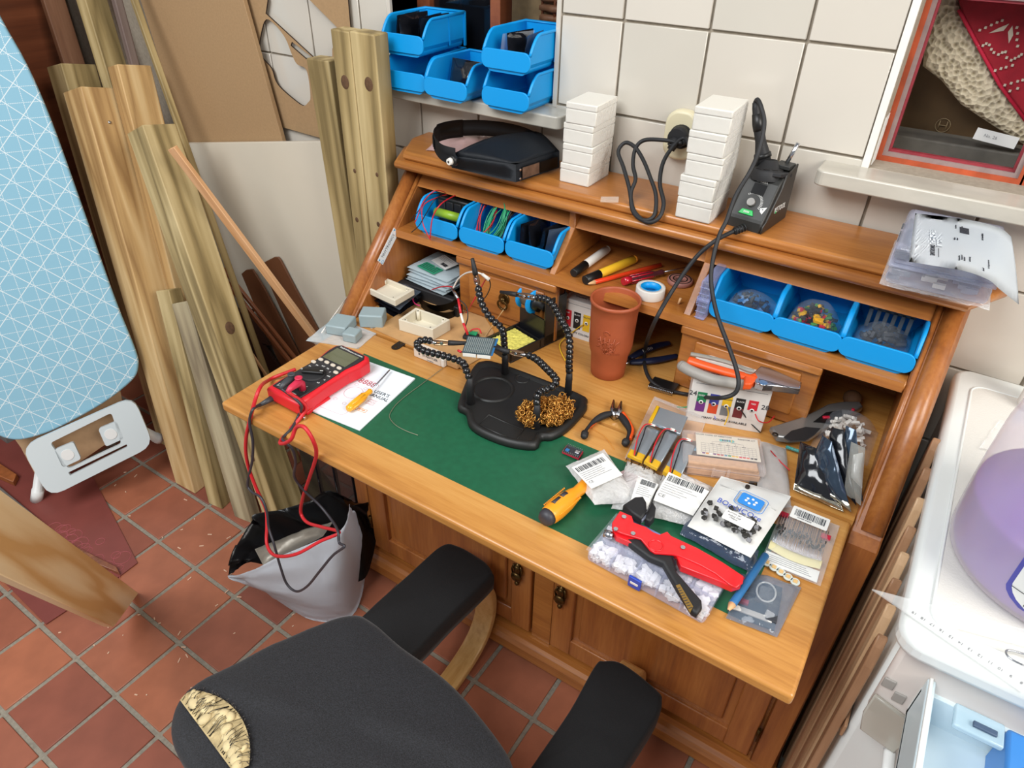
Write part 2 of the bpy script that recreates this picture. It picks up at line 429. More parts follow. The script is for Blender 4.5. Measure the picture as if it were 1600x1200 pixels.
# sides: low carcass, then the slope up to the top
for sx in (-1, 1):
    b = MB(); x0 = XI if sx > 0 else -XO
    pr = [(-.005, .05), (-.405, .05), (-.405, .742), (ysl(.742)+.002, .752), (ysl(1.03), 1.03), (-.005, 1.03)]
    b.prism([(x0, y, z) for y, z in pr], (XO-XI, 0, 0), .003)
    dpart('side_panel', b, M_oakz)
    # moulded slanted edge
    b = MB(); xe = XO-.017 if sx > 0 else -XO+.017
    dz = Vector((0, ysl(1.028)-ysl(.752), .276))
    n = Vector((0, -.707, .707))
    p0 = Vector((xe, ysl(.752), .752))
    b.tube([p0, p0+dz], .0165, 10); dpart('edge_moulding', b, M_oakz)
    b = MB(); xe = XI+.006 if sx > 0 else -XI-.006
    p0 = Vector((xe, ysl(.752)-.001, .752)); b.tube([p0, p0+dz], .005, 8); dpart('edge_bead', b, M_oakz)
# top slab, two stepped layers with cut front corners
def slabout(x, yf, c): return [(-x, -.003), (-x, yf+c), (-x+c*.55, yf), (x-c*.55, yf), (x, yf+c), (x, -.003)]
b = MB(); b.prism([(x, y, 1.046) for x, y in slabout(.576, -.150, .085)], (0, 0, .018), .006, 3); dpart('top_slab', b, M_oakx)
b = MB(); b.prism([(x, y, 1.029) for x, y in slabout(.590, -.165, .085)], (0, 0, .0172), .007, 3); dpart('top_moulding', b, M_oakx)
# frieze under the top, back, shelf, dividers, fixed desktop
b = MB(); b.prism([(-XI, ysl(z)+e, z) for z, e in ((.99, 0), (1.029, 0), (1.029, .02), (.99, .02))], (2*XI, 0, 0)); dpart('frieze_board', b, M_oakx)
b = MB(); b.span((-XI, -.014, .76), (XI, -.006, 1.03)); dpart('back_panel', b, M_oakx)
b = MB(); b.prism([(-XI, y, z) for y, z in ((-.014, .904), (-.2215, .904), (-.2185, .919), (-.014, .919))], (2*XI, 0, 0), .002); dpart('shelf_board', b, M_oakx)
for x in (-.123, .150):
    b = MB(); b.prism([(x-.007, y, z) for y, z in ((-.014, .919), (-.208, .919), (-.139, .99), (-.139, 1.029), (-.014, 1.029))], (.014, 0, 0), .0015); dpart('divider', b, M_oaky)
b = MB(); b.span((-XI, -.387, .752), (XI, -.014, HT)); dpart('fixed_desktop', b, M_oakflap)
for x0, x1 in ((-.344, -.107), (.149, .388)):
    dr = MB(); dr.span((x0+.006, -.2, .7705), (x1-.006, -.03, .903)); drawer = dpart('drawer', dr, M_oakx)
    b = MB(); b.span((x0, -.213, .772), (x1, -.2, .902), .003); b.span((x0-.001, -.222, .886), (x1+.001, -.205, .9035), .004)
    dpart('drawer_front', b, M_oakx, drawer)
    b = MB(); b.span((x0+.028, -.2185, .793), (x1-.028, -.212, .878), .005, seg=3); dpart('raised_field', b, M_oakx, drawer)
    b = MB(); xm = (x0+x1)/2
    b.cyl((xm, -.216, .838), (xm, -.222, .838), .014, .012, 20); b.tube([(xm+.011*cos(a), -.226-.002*sin(a), .826+.011*sin(a)) for a in [2*pi*k/20 for k in range(20)]], .0022, 8, closed=True); b.ball((xm, -.225, .838), .006)
    dpart('ring_pull', b, M_brass, drawer, label='dark brass ring pull')
# drop front
b = MB(); b.span((-XI+.0015, -.7161, .7485), (XI-.0015, -.3895, .7685), .005, seg=3); flap = dpart('drop_front', b, M_oakflap)
b = MB(); b.span((-.40, -.647, .7683), (.42, -.4565, .7690)); dpart('writing_leather', b, M_leather, flap)
for x in (-.363, .36):
    b = MB(); P_ = [(x+px_, -.3885+py_, .7686) for px_, py_ in rrect(.018, .05, .0088)]; b.prism(P_, (0, 0, .0014)); b.mat(1)
    for dyy in (-.016, 0, .016): b.cyl((x, -.3885+dyy, .7698), (x, -.3885+dyy, .7706), .0035, .003, 10)
    dpart('flap_hinge', b, [M_iron, M_brass])
# stay slides under the flap
for x in (-.47, .47):
    b = MB(); b.span((x-.012, -.5, .71), (x+.012, -.1, .7475), .002); dpart('support_slide', b, M_oaky)
# lower cabinet
b = MB(); b.span((-XI, -.395, .695), (XI, -.37, .752)); b.span((-XI, -.395, .07), (XI, -.37, .094)); b.span((-XI, -.394, .08), (XI, -.382, .75)); b.span((-.018, -.404, .08), (.03, -.39, .71)); b.span((-XI, -.38, .07), (XI, -.02, .085)); dpart('carcass_frame', b, M_oakx)
for x0, x1, hx, hz in ((-.500, -.022, -.055, .292), (.034, .500, .055, .292)):
    z0, z1 = .096, .692; st = .052
    d = MB(); d.span((x0, -.412, z0), (x0+st, -.394, z1), .003); d.span((x1-st, -.412, z0), (x1, -.394, z1), .003); d.span((x0+st-.002, -.411, z0), (x1-st+.002, -.394, z0+st), .003); d.span((x0+st-.002, -.411, z1-st), (x1-st+.002, -.394, z1), .003)
    door = dpart('cabinet_door', d, M_oakz)
    b = MB(); b.span((x0+st-.004, -.401, z0+st-.004), (x1-st+.004, -.396, z1-st+.004)); b.span((x0+st+.016, -.409, z0+st+.016), (x1-st-.016, -.3995, z1-st-.016), .006, seg=3); dpart('door_field', b, M_oakz, door)
    b = MB(); b.tube([(hx, -.414, hz+.035), (hx, -.416, hz+.02), (hx, -.414, hz-.035)], [.003, .010, .003], 10, flat=1); b.ball((hx, -.418, hz+.022), .008); b.ball((hx, -.422, hz-.004), .0135, 14, (1, .6, 1)); b.ball((hx, -.418, hz-.03), .006); b.tube([(hx-.008, -.418, hz+.03), (hx-.013, -.42, hz+.012), (hx-.008, -.419, hz-.008)], .0025, 6); b.tube([(hx+.008, -.418, hz+.03), (hx+.013, -.42, hz+.012), (hx+.008, -.419, hz-.008)], .0025, 6)
    dpart('drop_handle', b, M_brass, door, label='ornate dark brass drop handle')
    for zz in (.19, .6):
        b = MB(); xh = x0-.002 if x0 < 0 else x1+.002
        b.cyl((xh, -.415, zz-.02), (xh, -.415, zz+.02), .004, n=8); dpart('door_hinge', b, M_brass, door)
b = MB(); b.prism([(-.56, y, z) for y, z in ((-.39, .018), (-.432, .018), (-.432, .048), (-.424, .058), (-.414, .062), (-.41, .078), (-.39, .078))], (1.12, 0, 0)); dpart('base_moulding', b, M_oakx)
for x in (-.545, .545):
    for y in (-.395, -.05):
        b = MB(); b.lathe([(0, 0), (.034, 0), (.040, .008), (.036, .018), (0, .019)], 20, Matrix.Translation((x, y, 0))); dpart('bun_foot', b, M_oakx)
    b = MB(); x0 = x-.014 if x > 0 else x+.0
    b.span((x-.012, -.39, .018), (x+.012, -.01, .07)); dpart('side_base', b, M_oaky)
# shop sticker on the left inner side
M_sticker = mat('white sticker paper', 'e4e8ea', .5); M_ink = mat('dark ink', '2c3038', .6); M_blueink = mat('light blue ink', '3a9bd0', .6)
sA, sB = Vector((-0.5063,-0.2759,0.8642)), Vector((-0.5063,-0.217,0.9161))
sd = (sB-sA).normalized()
Ms = frame((sA+sB)/2 + Vector((.0006, 0, 0)), sd, (1, 0, 0))
L_ = (sB-sA).length*1.02
b = MB(); b.box((0, 0, -.0003), (L_, .0215, .0006), M=Ms); st = dpart('sticker', b, M_sticker, label='white sticker lettered TINYTRONICS')
text('lettering', 'TINYTRONICS', .0098, Ms @ Matrix.Translation((0, .0015, 0)), M_ink, st, w=True, sx=.92)
b = MB(); 
for sx in (-1, 1):
    b.cyl(Ms @ Vector((sx*L_*.46, .006, 0)), Ms @ Vector((sx*L_*.46, .006, .0004)), .0022, n=10); b.tube([Ms @ Vector((sx*L_*.44+.004*cos(a), -.005+.003*sin(a), .0003)) for a in [k*pi/5 for k in range(10)]], .0005, 4, closed=True)
dpart('sticker_emblem', b, M_blueink, st)

# ================================================================ STORAGE BINS
M_bin = mat('bright blue plastic', '0a95dc', .38, spec=.4)
M_blackbag = mat('black antistatic film', '14151a', .16, bump=.5, scale=35, coat=.5)
M_greybag = mat('grey antistatic film', '59626e', .14, metal=.35, bump=.5, scale=30, coat=.6)
M_clear = clear('clear bag film', 'e6ebf0', .06, .08, .5, bump=.35, scale=28)
M_label = mat('white label', 'e2e2de', .55)
M_black = mat('black plastic', '141414', .42)
M_bk2 = mat('soft black plastic', '1d1d1f', .6)
def make_bin(w=.102, d=.150, h=.068):
    root = thing('storage_bin', 'x', 'storage bin')
    yf, yr = -d/2, d/2; lip = h*.45; ycut = -d/2 + .036
    def topz(y):
        if y >= ycut: return h
        t = (y-yf)/(ycut-yf); return lip + (h-lip)*(sin(t*pi/2)**.9 if t > 0 else 0)
    def front(z): return yf + (0 if z > .012 else .008*(1-z/.012))
    stations = [yf + .002] + [yf + (ycut-yf)*k/6 for k in range(1, 7)] + [0, yr]
    b = MB().smooth(False)
    m = 6
    def U(y):
        zt = topz(y); hw = w/2; r = .012; pts = []
        ins = .006 if True else 0
        pts.append((-hw, y, zt)); pts.append((-hw, y, max(.02, r+.008)))
        for k in range(m+1):
            a = pi/2*k/m; pts.append((-hw+ins+r*(1-cos(a)), y, r*(1-sin(a))))
        q = [(-p[0], p[1], p[2]) for p in pts[::-1]]
        return pts + q
    def wallgrid(fn, n):
        pts = [Vector(p) for s_ in stations for p in fn(s_)]
        F = [(i*n+j, i*n+j+1, (i+1)*n+j+1, (i+1)*n+j) for i in range(len(stations)-1) for j in range(n-1)]
        return b.poly(pts, F)[1]
    n = len(U(0)); f = wallgrid(U, n)
    rear = b.poly([Vector(p) for p in U(yr)], [tuple(range(n))])[1]
    fr = b.poly([Vector(p) for p in U(yf+.002)], [tuple(range(n))])[1]
    bmesh.ops.remove_doubles(b.bm, verts=b.bm.verts, dist=1e-5)
    bmesh.ops.recalc_face_normals(b.bm, faces=b.bm.faces)
    b.solid(list(b.bm.faces), .0018)
    obj('bin_body', b, M_bin, root)
    # thick front lip
    b = MB(); pts = [(x, yf-.002, z) for x, z in rrect(w+.008, lip+.004, .014, 5, 0, lip/2+.008)]
    lo = min(p[2] for p in pts)
    b.prism([(x, y, max(z, lo)) for x, y, z in pts], (0, .004, 0), .001); obj('front_lip', b, M_bin, root)
    # rolled rim up and round the top edge
    path = [(w/2+.0012, y, topz(y)) for y in stations] ; path = path + [(-x, y, z) for x, y, z in path[::-1]]
    b = MB(); b.tube(path, .0032, 6); obj('rim', b, M_bin, root)
    for sx in (-1, 1):
        b = MB(); b.span((sx*w/2-.0015, .018, .012), (sx*w/2+.0015+.002*0, .022, h-.002)); b.span((sx*(w/2+.0002)-.0012, yr-.004, .004), (sx*(w/2+.0002)+.0012+sx*.002, yr+.001, h)); obj('side_rib', b, M_bin, root)
    return root
bin0 = make_bin()
used = [False]
def put_bin(x, y, z, rz, label, group):
    o = bin0 if not used[0] else copy_tree(bin0); used[0] = True
    o.location = (x, y, z); o.rotation_euler = (0, 0, rz); o['label'] = label; o['group'] = group; return o
SG, DG = 'blue bins on the window sill', 'blue bins in the desk pigeonholes'
put_bin(-.566, -.012, 1.165, .03, 'blue plastic storage bin, empty, bottom of the left pair on the window sill', SG)
put_bin(-.571, -.006, 1.2345, .02, 'blue storage bin full of black bags, top of the left pair on the sill', SG)
put_bin(-.4515, -.018, 1.165, -.03, 'blue storage bin with dark bag, standing single between the two pairs on the sill', SG)
put_bin(-.312, -.012, 1.165, -.02, 'blue plastic storage bin, empty, bottom of the right pair on the sill', SG)
put_bin(-.311, -.014, 1.2345, -.01, 'blue storage bin with clear bags, top of the right pair on the sill', SG)
put_bin(-.408, -.126, .9192, 0, 'blue bin with green battery and loose wires, leftmost in the desk', DG)
put_bin(-.2935, -.126, .9192, 0, 'blue bin with green wire coil, in the left pigeonhole', DG)
put_bin(-.1805, -.126, .9192, 0, 'blue bin of black bags, next to the divider in the left pigeonhole', DG)
put_bin(.2385, -.124, .9192, 0, 'blue bin with a bag of blue parts, beside the clear organizer', DG)
put_bin(.3455, -.124, .9192, 0, 'blue bin with colourful parts in clear bags, in the right pigeonhole', DG)
put_bin(.4525, -.124, .9192, 0, 'blue bin with dark grey connector bag, rightmost in the desk', DG)

def upright_bag(x, y, z, rz, w, h, tilt, m, label, cat='bag', seed=1, th=.006, strip=None, group=None):
    """a filled zip bag standing on edge, leaning back by tilt; (x, y, z) is the middle of its lower edge"""
    M = Matrix.Translation((x, y, z)) @ Matrix.Rotation(rz, 4, 'Z') @ Matrix.Rotation(tilt, 4, 'X')
    c = [M @ Vector(p) for p in ((-w/2, 0, 0), (w/2, 0, 0), (w/2, 0, h), (-w/2, 0, h))]
    b = MB(); pillow(b, c, th, seed, 10, 10, .003, 60)
    root = obj('zip_bag', b, m, None, label, cat, group, w=True)
    if strip:
        b = MB(); mm = M @ Matrix.Translation((0, -.0045, h*.55)); b.box((0, 0, 0), (w*.5, .0008, h*.35), M=mm); obj('label', b, strip, root, w=True)
    return root
BG = 'black bags in the top left sill bin'
for k, (dx, t) in enumerate(((-.032, .15), (-.008, -.1), (.016, .2), (.034, .05))):
    upright_bag(-.571+dx, -.028+.004*k, 1.242, pi/2+.12*(-1)**k, .085, .064, t, M_blackbag, ('leftmost', 'second from left', 'third from left', 'rightmost')[k]+' black film bag in the top left sill bin', seed=k+1, group=BG)
upright_bag(-.4515, -.035, 1.171, -.05, .078, .062, -.25, M_blackbag, 'dark film bag with small white label in the single sill bin', seed=9, th=.012)
b = MB(); M_ = Matrix.Translation((-.424, -.0475, 1.197)) @ Matrix.Rotation(-.2, 4, 'X'); b.box((0, 0, 0), (.017, .001, .022), M=M_); b.mat(1)
for k in range(4): b.box((0, -.0007, .007-k*.004), (.013, .0004, .0012), M=M_)
obj('price_label', b, [M_label, M_ink], None, 'tiny white printed label on the dark bag in the single sill bin', 'label', w=True)
for k, (dx, rz, t, m) in enumerate(((-.02, 1.2, .25, M_clear), (-.002, 1.4, -.1, M_blackbag), (.018, 1.7, .15, M_greybag))):
    upright_bag(-.311+dx, -.03, 1.242, rz, .075, .058, t, m, ('clear crinkled bag', 'black film bag', 'grey film bag')[k]+' in the top right sill bin', seed=20+k, group='bags in the top right sill bin')
# contents of the desk bins
M_green = mat('lime battery sleeve', '8fb52e', .35); M_redw = mat('red wire insulation', 'c9202c', .4); M_blkw = mat('black wire insulation', '17171a', .45)
M_grnw = mat('green wire insulation', '1f9a66', .4); M_gryw = mat('grey brown wire insulation', '4a433e', .5); M_yelw = mat('yellow wire insulation', 'e2b62a', .4); M_whtw = mat('white wire insulation', 'e8e4dc', .4); M_orgw = mat('orange wire insulation', 'd98a2a', .4)
M_steel = mat('bright steel', 'b8bac0', .25, metal=1); M_chrome = mat('polished chrome', 'd5d6da', .1, metal=1)
bt = thing('battery_cell', 'lime green cylindrical battery cell lying in the leftmost desk bin', 'battery', (-.402, -.166, .958))
b = MB(); b.cyl((-.033, 0, 0), (.033, 0, 0), .0095, n=18); obj('sleeve', b, M_green, bt)
b = MB(); b.cyl((.033, 0, 0), (.0345, 0, 0), .0045, n=12); b.cyl((-.034, 0, 0), (-.033, 0, 0), .0088, n=12); obj('terminal', b, M_steel, bt)
b = MB(); b.span((-.45, -.14, .924), (-.364, -.06, .982), .004); hb = obj('battery_holder', b, M_black, None, 'black battery holder block at the back of the leftmost desk bin', 'battery holder', w=True)
for k in range(4):
    b = MB(); b.span((-.447+k*.021, -.1425, .935), (-.43+k*.021, -.1395, .975), .002); obj('holder_rib', b, M_bk2, hb, w=True)
def wire(name, pts, r, m, label, cat='wire', group=None, parent=None, n=6):
    b = MB(); b.tube(spline(pts, n), r, 7)
    return obj(name, b, m, parent, label if parent is None else None, cat if parent is None else None, group, w=True)
WG = 'loose wires over the leftmost desk bin'
wire('loose_wire', [(-.43,-.12,.985),(-0.4314,-0.205,0.9894),(-0.4269,-0.222,0.9588),(-0.4104,-0.228,0.9354),(-0.4044,-0.226,0.9234)], .0011, M_redw, 'red wire curling over the rim at the left of the leftmost desk bin', group=WG)
wire('loose_wire', [(-.41,-.12,.988),(-0.3879,-0.205,0.9992),(-0.3992,-0.222,0.9723),(-0.4058,-0.226,0.9273)], .0013, M_redw, 'thicker red wire hanging over the front lip of the leftmost bin', group=WG)
wire('loose_wire', [(-.43,-.12,.98),(-0.4004,-0.205,1.0072),(-0.4173,-0.222,0.9749),(-0.4329,-0.226,0.9489),(-0.4588,-0.222,0.9254)], .001, M_blkw, 'thin black wire hanging out left of the leftmost desk bin', group=WG)
wire('loose_wire', [(-.44,-.12,.98),(-0.4207,-0.2,1.0092),(-0.4395,-0.215,0.977),(-0.4597,-0.22,0.953)], .001, M_blkw, 'thin black wire end pointing left above the TINYTRONICS sticker side', group=WG)
wire('loose_wire', [(-.44,-.12,.984),(-0.4068,-0.2,1.0203),(-0.4261,-0.215,0.9979),(-0.4401,-0.222,0.9626),(-0.448,-0.222,0.9494)], .001, M_redw, 'thin red wire arching highest over the leftmost desk bin', group=WG)
def coil(cx, cy, cz, r, n, m, label, seed, wr=.0012, tilt=0.0):
    rn = random.Random(seed); b = MB()
    for k in range(n):
        rr = r*(1+rn.uniform(-.12, .1)); ax = Matrix.Translation((cx+rn.uniform(-.007, .007), cy+rn.uniform(-.004, .004), cz)) @ Matrix.Rotation(rn.uniform(-.35, .35)+tilt, 4, 'Z') @ Matrix.Rotation(rn.uniform(-.25, .25), 4, 'X')
        b.tube([ax @ Vector((.55*rr*cos(a), rr*sin(a)*.9-.004*sin(3*a), rr*sin(a)*.1+rr*.95*sin(a+.2))) for a in [2*pi*q/20 for q in range(20)]], wr, 5, closed=True)
    return obj('wire_coil', b, m, None, label, 'wire coil', 'wire coils in the second desk bin', kind=None, w=True)
coil(-.294, -.15, .962, .034, 9, M_grnw, 'green wire coil in the middle bin of the left pigeonhole', 3)
coil(-.258, -.145, .962, .033, 9, M_gryw, 'brown grey wire coil right of the green coil in the desk bin', 4)
coil(-.325, -.14, .965, .032, 3, M_redw, 'thin red wire loops left of the green coil in the desk bin', 6, tilt=.3)
for k, (dx, rz, t) in enumerate(((-.026, 1.25, .1), (-.008, 1.45, -.12), (.012, 1.3, .2), (.03, 1.0, .28))):
    upright_bag(-.182+dx, -.145+.005*k, .927, rz, .07, .062, t, M_blackbag if k != 3 else M_greybag, ('leftmost black bag', 'second black bag from the left', 'third black bag from the left', 'tilted grey silver bag')[k]+' in the bin beside the divider', seed=40+k, group='bags in the bin beside the divider')
M_film2 = clear('crisp bag film', 'c9d2dc', .015, .06, .30, bump=.5, scale=30)
def heap(name, cx, cy, z, rx, ry, h, mats_, label, cat, seed, n=22, s=.006, film=True):
    """a clear bag of small loose parts lying in a bin"""
    root = thing(name, label, cat, (cx, cy, z))
    rn = random.Random(seed)
    for mi, m in enumerate(mats_):
        b = MB()
        for k in range(n//len(mats_)):
            a = rn.uniform(0, 6.28); q = sqrt(rn.random())*.8; M = Matrix.Translation((rx*q*cos(a), ry*q*sin(a), h*(1-q*q)*rn.uniform(.25, .8)+.004)) @ Matrix.Rotation(rn.uniform(0, 3), 4, (rn.random(), rn.random(), rn.random()+.1))
            b.box((0, 0, 0), (s*rn.uniform(.6, 1.8), s*.6, s*.5), M=M)
        obj('loose_parts', b, m, root, kind='stuff')
    if film:
        b = MB(); pillow(b, [(-rx, -ry, .001), (rx, -ry, .001), (rx, ry, .001), (-rx, ry, .001)], h, seed, 14, 14, .003, 45)
        obj('film', b, M_film2, root)
    return root
M_bluep = mat('blue component', '2a6aa0', .4); M_dbl = mat('dark blue part', '26384c', .4); M_redp = mat('red component', 'b8203a', .35); M_yelp = mat('yellow component', 'dba520', .35); M_grnp = mat('green component', '3a7a3a', .4); M_gryp = mat('grey plastic part', '63676c', .5); M_dgry = mat('dark grey plastic part', '33363c', .5)
heap('parts_bag', .2385, -.14, .924, .04, .045, .032, [M_dbl, M_dgry, M_bluep], 'clear bag of dark and blue parts in the bin beside the organizer', 'parts bag', 51, 80, .009)
heap('parts_bag', .3455, -.15, .924, .042, .042, .055, [M_redp, M_yelp, M_dgry, M_dgry, M_grnp], 'shiny clear bag of red yellow and green parts in the middle right bin', 'parts bag', 53, 130, .009)
heap('parts_bag', .4525, -.135, .924, .042, .05, .035, [M_dgry, M_dgry], 'grey bag of small parts in the rightmost desk bin', 'parts bag', 55, 60, .01)
cr = thing('terminal_strip', 'dark grey comb shaped terminal strip standing in the rightmost bin', 'terminal strip', (.4525, -.098, .935))
b = MB(); b.span((-.036, 0, .03), (.036, .012, .048), .002); obj('strip_body', b, M_gryp, cr)
for k in range(6):
    b = MB(); b.span((-.034+k*.0122, -.004, .0), (-.0275+k*.0122, .006, .034), .001); obj('terminal', b, M_gryp, cr)

# ================================================================ ON TOP OF THE DESK
ZT = 1.0642
M_box = mat('white enclosure plastic', 'd9d5cb', .5)
M_film = clear('shrink film', 'ffffff', .10, .1, .45, bump=.9, scale=90)
def enclosure(label, group, loc, rz):
    r = thing('enclosure_box', label, 'plastic box', loc, (0, 0, rz), group)
    b = MB(); b.span((-.031, -.044, 0), (.031, .044, .0249), .002); obj('box_base', b, M_box, r)
    b = MB(); b.span((-.0312, -.0442, .0252), (.0312, .0442, .0364), .002); obj('box_lid', b, M_box, r)
    b = MB(); pts = rrect(.0636, .0896, .006, 3)
    b.grid(lambda u, v: Vector((pts[int(round(u*16)) % 16][0]*(1+.012*sin(v*9+u*40)), pts[int(round(u*16)) % 16][1], .0005+.0345*v)), 16, 5); obj('film_band', b, M_film, r); return r
n4 = ('bottom', 'second from bottom', 'third from bottom', 'topmost', '')
offs = [(0, 0, 0), (.002, .001, .02), (.001, .003, -.015), (.003, .002, .03)]
for k, (dx, dy_, rz) in enumerate(offs):
    enclosure('white enclosure box, %s of the four stacked beside the magnifier' % n4[k], 'white boxes stacked beside the magnifier', (-.139+dx, -.070+dy_, ZT+.0367*k), rz)
offs = [(0, 0, .0), (-.001, .001, -.02), (.002, .003, .03), (.001, .002, .0), (.002, .004, .03)]
n5 = ('bottom', 'second from bottom', 'middle', 'second from top', 'topmost')
for k, (dx, dy_, rz) in enumerate(offs):
    enclosure('white enclosure box, %s of the five stacked before the wall socket' % n5[k], 'white boxes stacked beside the soldering station', (.111+dx, -.106+dy_, ZT+.0367*k), rz)
# magnifier headset
mg = thing('head_magnifier', 'black head magnifier with visor and headband on the desk top', 'magnifier', (-.32, -.11, ZT))
M_vis = mat('speckled black visor plastic', '20242a', .5, var=.5, scale=900, bump=.25)
M_lens = clear('magnifier lens', 'b89a90', .35, .05, .4)
def mv(n_, b, m, parent=mg, label=None): return obj(n_, b, m, parent, label=label, w=True)
# headband
hb_path = [(-0.3331,-0.2251,1.1092),(-0.3706,-0.2194,1.1092),(-0.4216,-0.1778,1.1092),(-0.4489,-0.1345,1.1092),(-0.4487,-0.0959,1.1092),(-0.4299,-0.0654,1.1092),(-0.3973,-0.0419,1.1092),(-0.3571,-0.0298,1.1092),(-0.3078,-0.033,1.1092),(-0.2609,-0.0522,1.1092)]
b = MB(); P_ = spline(hb_path, 5)
pts = [Vector(p) for p in P_]; n_ = len(pts)
def band(u, v): i = min(n_-1, int(round(u*(n_-1)))); return pts[i] + Vector((0, 0, -.016+.032*v))
f_ = b.grid(band, n_-1, 2); b.solid(f_, .0025); mv('headband', b, M_bk2)
b = MB(); i0, i1 = int(n_*.36), int(n_*.56)
f_ = b.grid(lambda u, v: band((i0+u*(i1-i0))/(n_-1), v) + Vector((0, -.004, -.002+.004*v)), i1-i0, 2); b.solid(f_, .006); mv('size_slider', b, M_black)
for k in range(8):
    b = MB(); q = pts[int(n_*.2)+k]; b.box(q + Vector((.0, -.0016, 0)), (.0012, .003, .018)); mv('adjuster_slot', b, M_black)
# visor: sloping top shade and side cheeks down to the lens
A_ = (-0.3521,-0.218,1.1062); B_ = (-0.2943,-0.0227,1.1142); C_ = (-0.1956,-0.0733,1.1062); D_ = (-0.2224,-0.1886,1.1062)
A0 = (-0.3655,-0.1959,1.0742); D0 = (-0.2296,-0.1759,1.0672); C0 = (-0.2032,-0.0556,1.0672)
A_, B_, C_, D_, A0, D0, C0 = (Vector(p) for p in (A_, B_, C_, D_, A0, D0, C0))
b = MB().smooth(True); f_ = b.grid(lambda u, v: (A_*(1-u)+D_*u)*(1-v)+(B_*(1-u)+C_*u)*v + Vector((0, 0, .016*sin(pi*u)*(1-.6*u)*v**.6+.012*sin(pi*v)*(1-u))), 10, 8); b.solid(f_, .003); mv('visor_shade', b, M_vis)
b = MB(); f_ = b.grid(lambda u, v: (A_*(1-u)+D_*u)*(1-v)+(A0*(1-u)+D0*u)*v, 6, 3); b.solid(f_, .003); mv('visor_cheek', b, M_vis)
b = MB(); f_ = b.grid(lambda u, v: (D_*(1-u)+C_*u)*(1-v)+(D0*(1-u)+C0*u)*v, 6, 3); b.solid(f_, .003); mv('lens_frame', b, M_vis)
off = ((D0-D_).cross(C_-D_)).normalized()*.0035
if off.y > 0: off = -off
def lq(u, v): return (D_*(1-u)+C_*u)*(1-v)+(D0*(1-u)+C0*u)*v + off
M_lensf = mat('reflecting lens film', '8b7263', .12, var=.5, scale=40, coat=.8, bump=.3)
for u0, u1, m in ((.12, .5, M_lensf), (.52, .93, M_black)):
    b = MB(); b.poly([lq(u0, .22), lq(u1, .22), lq(u1, .85), lq(u0, .85)], [(0, 1, 2, 3)]); f_ = list(b.bm.faces); b.solid(f_, .001); mv('lens', b, m, label='clear lens pane in the visor front')
for u, v in ((.07, .3), (.07, .8)):
    b = MB(); b.cyl(lq(u, v)-off*.3, lq(u, v)+off*.25, .0022, n=10); mv('screw', b, M_steel)
kn = Vector((-0.3398,-0.2186,1.1002)); b = MB(); b.cyl(kn, kn + Vector((-.002, -.010, 0)), .0105, .0098, 18); mv('pivot_washer', b, M_black)
b = MB(); b.cyl(kn + Vector((-.002, -.010, 0)), kn + Vector((-.003, -.0165, 0)), .0072, .006, 16); b.mat(1); b.cyl(kn + Vector((-.003, -.0165, 0)), kn + Vector((-.0032, -.0175, 0)), .002, n=8); mv('pivot_knob', b, [M_white, M_iron], label='white pivot knob')
b = MB(); pillow(b, [(-0.4899,-0.1224,1.0662),(-0.422,-0.0896,1.0662),(-0.401,0.0118,1.0662),(-0.5207,0.0254,1.0662)], .03, 8, 14, 12, .008, 30); obj('clear_bag', b, clear('pinkish film', 'c9a8a4', .45, .12, .4, bump=.8, scale=40), None, 'crinkled pinkish clear bag inside the magnifier headband', 'bag', w=True)
# transparent chip
b = MB(); c4 = [(-0.0656,-0.1433,1.0642),(-0.0386,-0.1243,1.0642),(-0.0273,-0.1505,1.0642),(-0.0552,-0.1664,1.0642)]; b.prism(c4, (0, 0, .0012)); obj('plastic_chip', b, clear('clear acrylic', 'f2e6d8', .07, .05, .4), None, 'small clear plastic rectangle on the desk top', 'plastic piece', w=True)
# wall socket with plug and power cord
sk = thing('wall_socket', 'cream round cornered wall socket with black plug', 'socket', (.022, -.0005, 1.16))
M_cream = mat('aged cream plastic', 'd9cfae', .4)
b = MB(); pts = rrect(.062, .088, .026, 6); b.prism([(x, 0, z) for x, z in pts], (0, -.022, 0), .006, 3); obj('cover', b, M_cream, sk)
b = MB(); b.lathe([(.021, 0), (.0215, .004), (.019, .005), (.018, .0015), (0, .0015)], 24, Matrix.Translation((.004, -.0215, .0)) @ Matrix.Rotation(pi/2, 4, 'X')); obj('socket_ring', b, M_black, sk)
pw = thing('power_cord', 'black power cord coiled from the wall plug down to the desk top', 'cord', (.02, -.08, ZT))
b = MB(); b.cyl((.006, .058, .098), (.006, .032, .098), .019, .017, 18); b.cyl((.006, .036, .097), (.000, .028, .078), .0095, .007, 12); obj('plug', b, M_bk2, pw)
for k in range(3):
    b = MB(); c = Vector((.0045-.002*k, .034-.002*k, .094-.004*k)); b.cyl(c, c+Vector((-.0006, -.001, -.002)), .0105-.001*k, n=12); obj('strain_relief', b, M_bk2, pw)
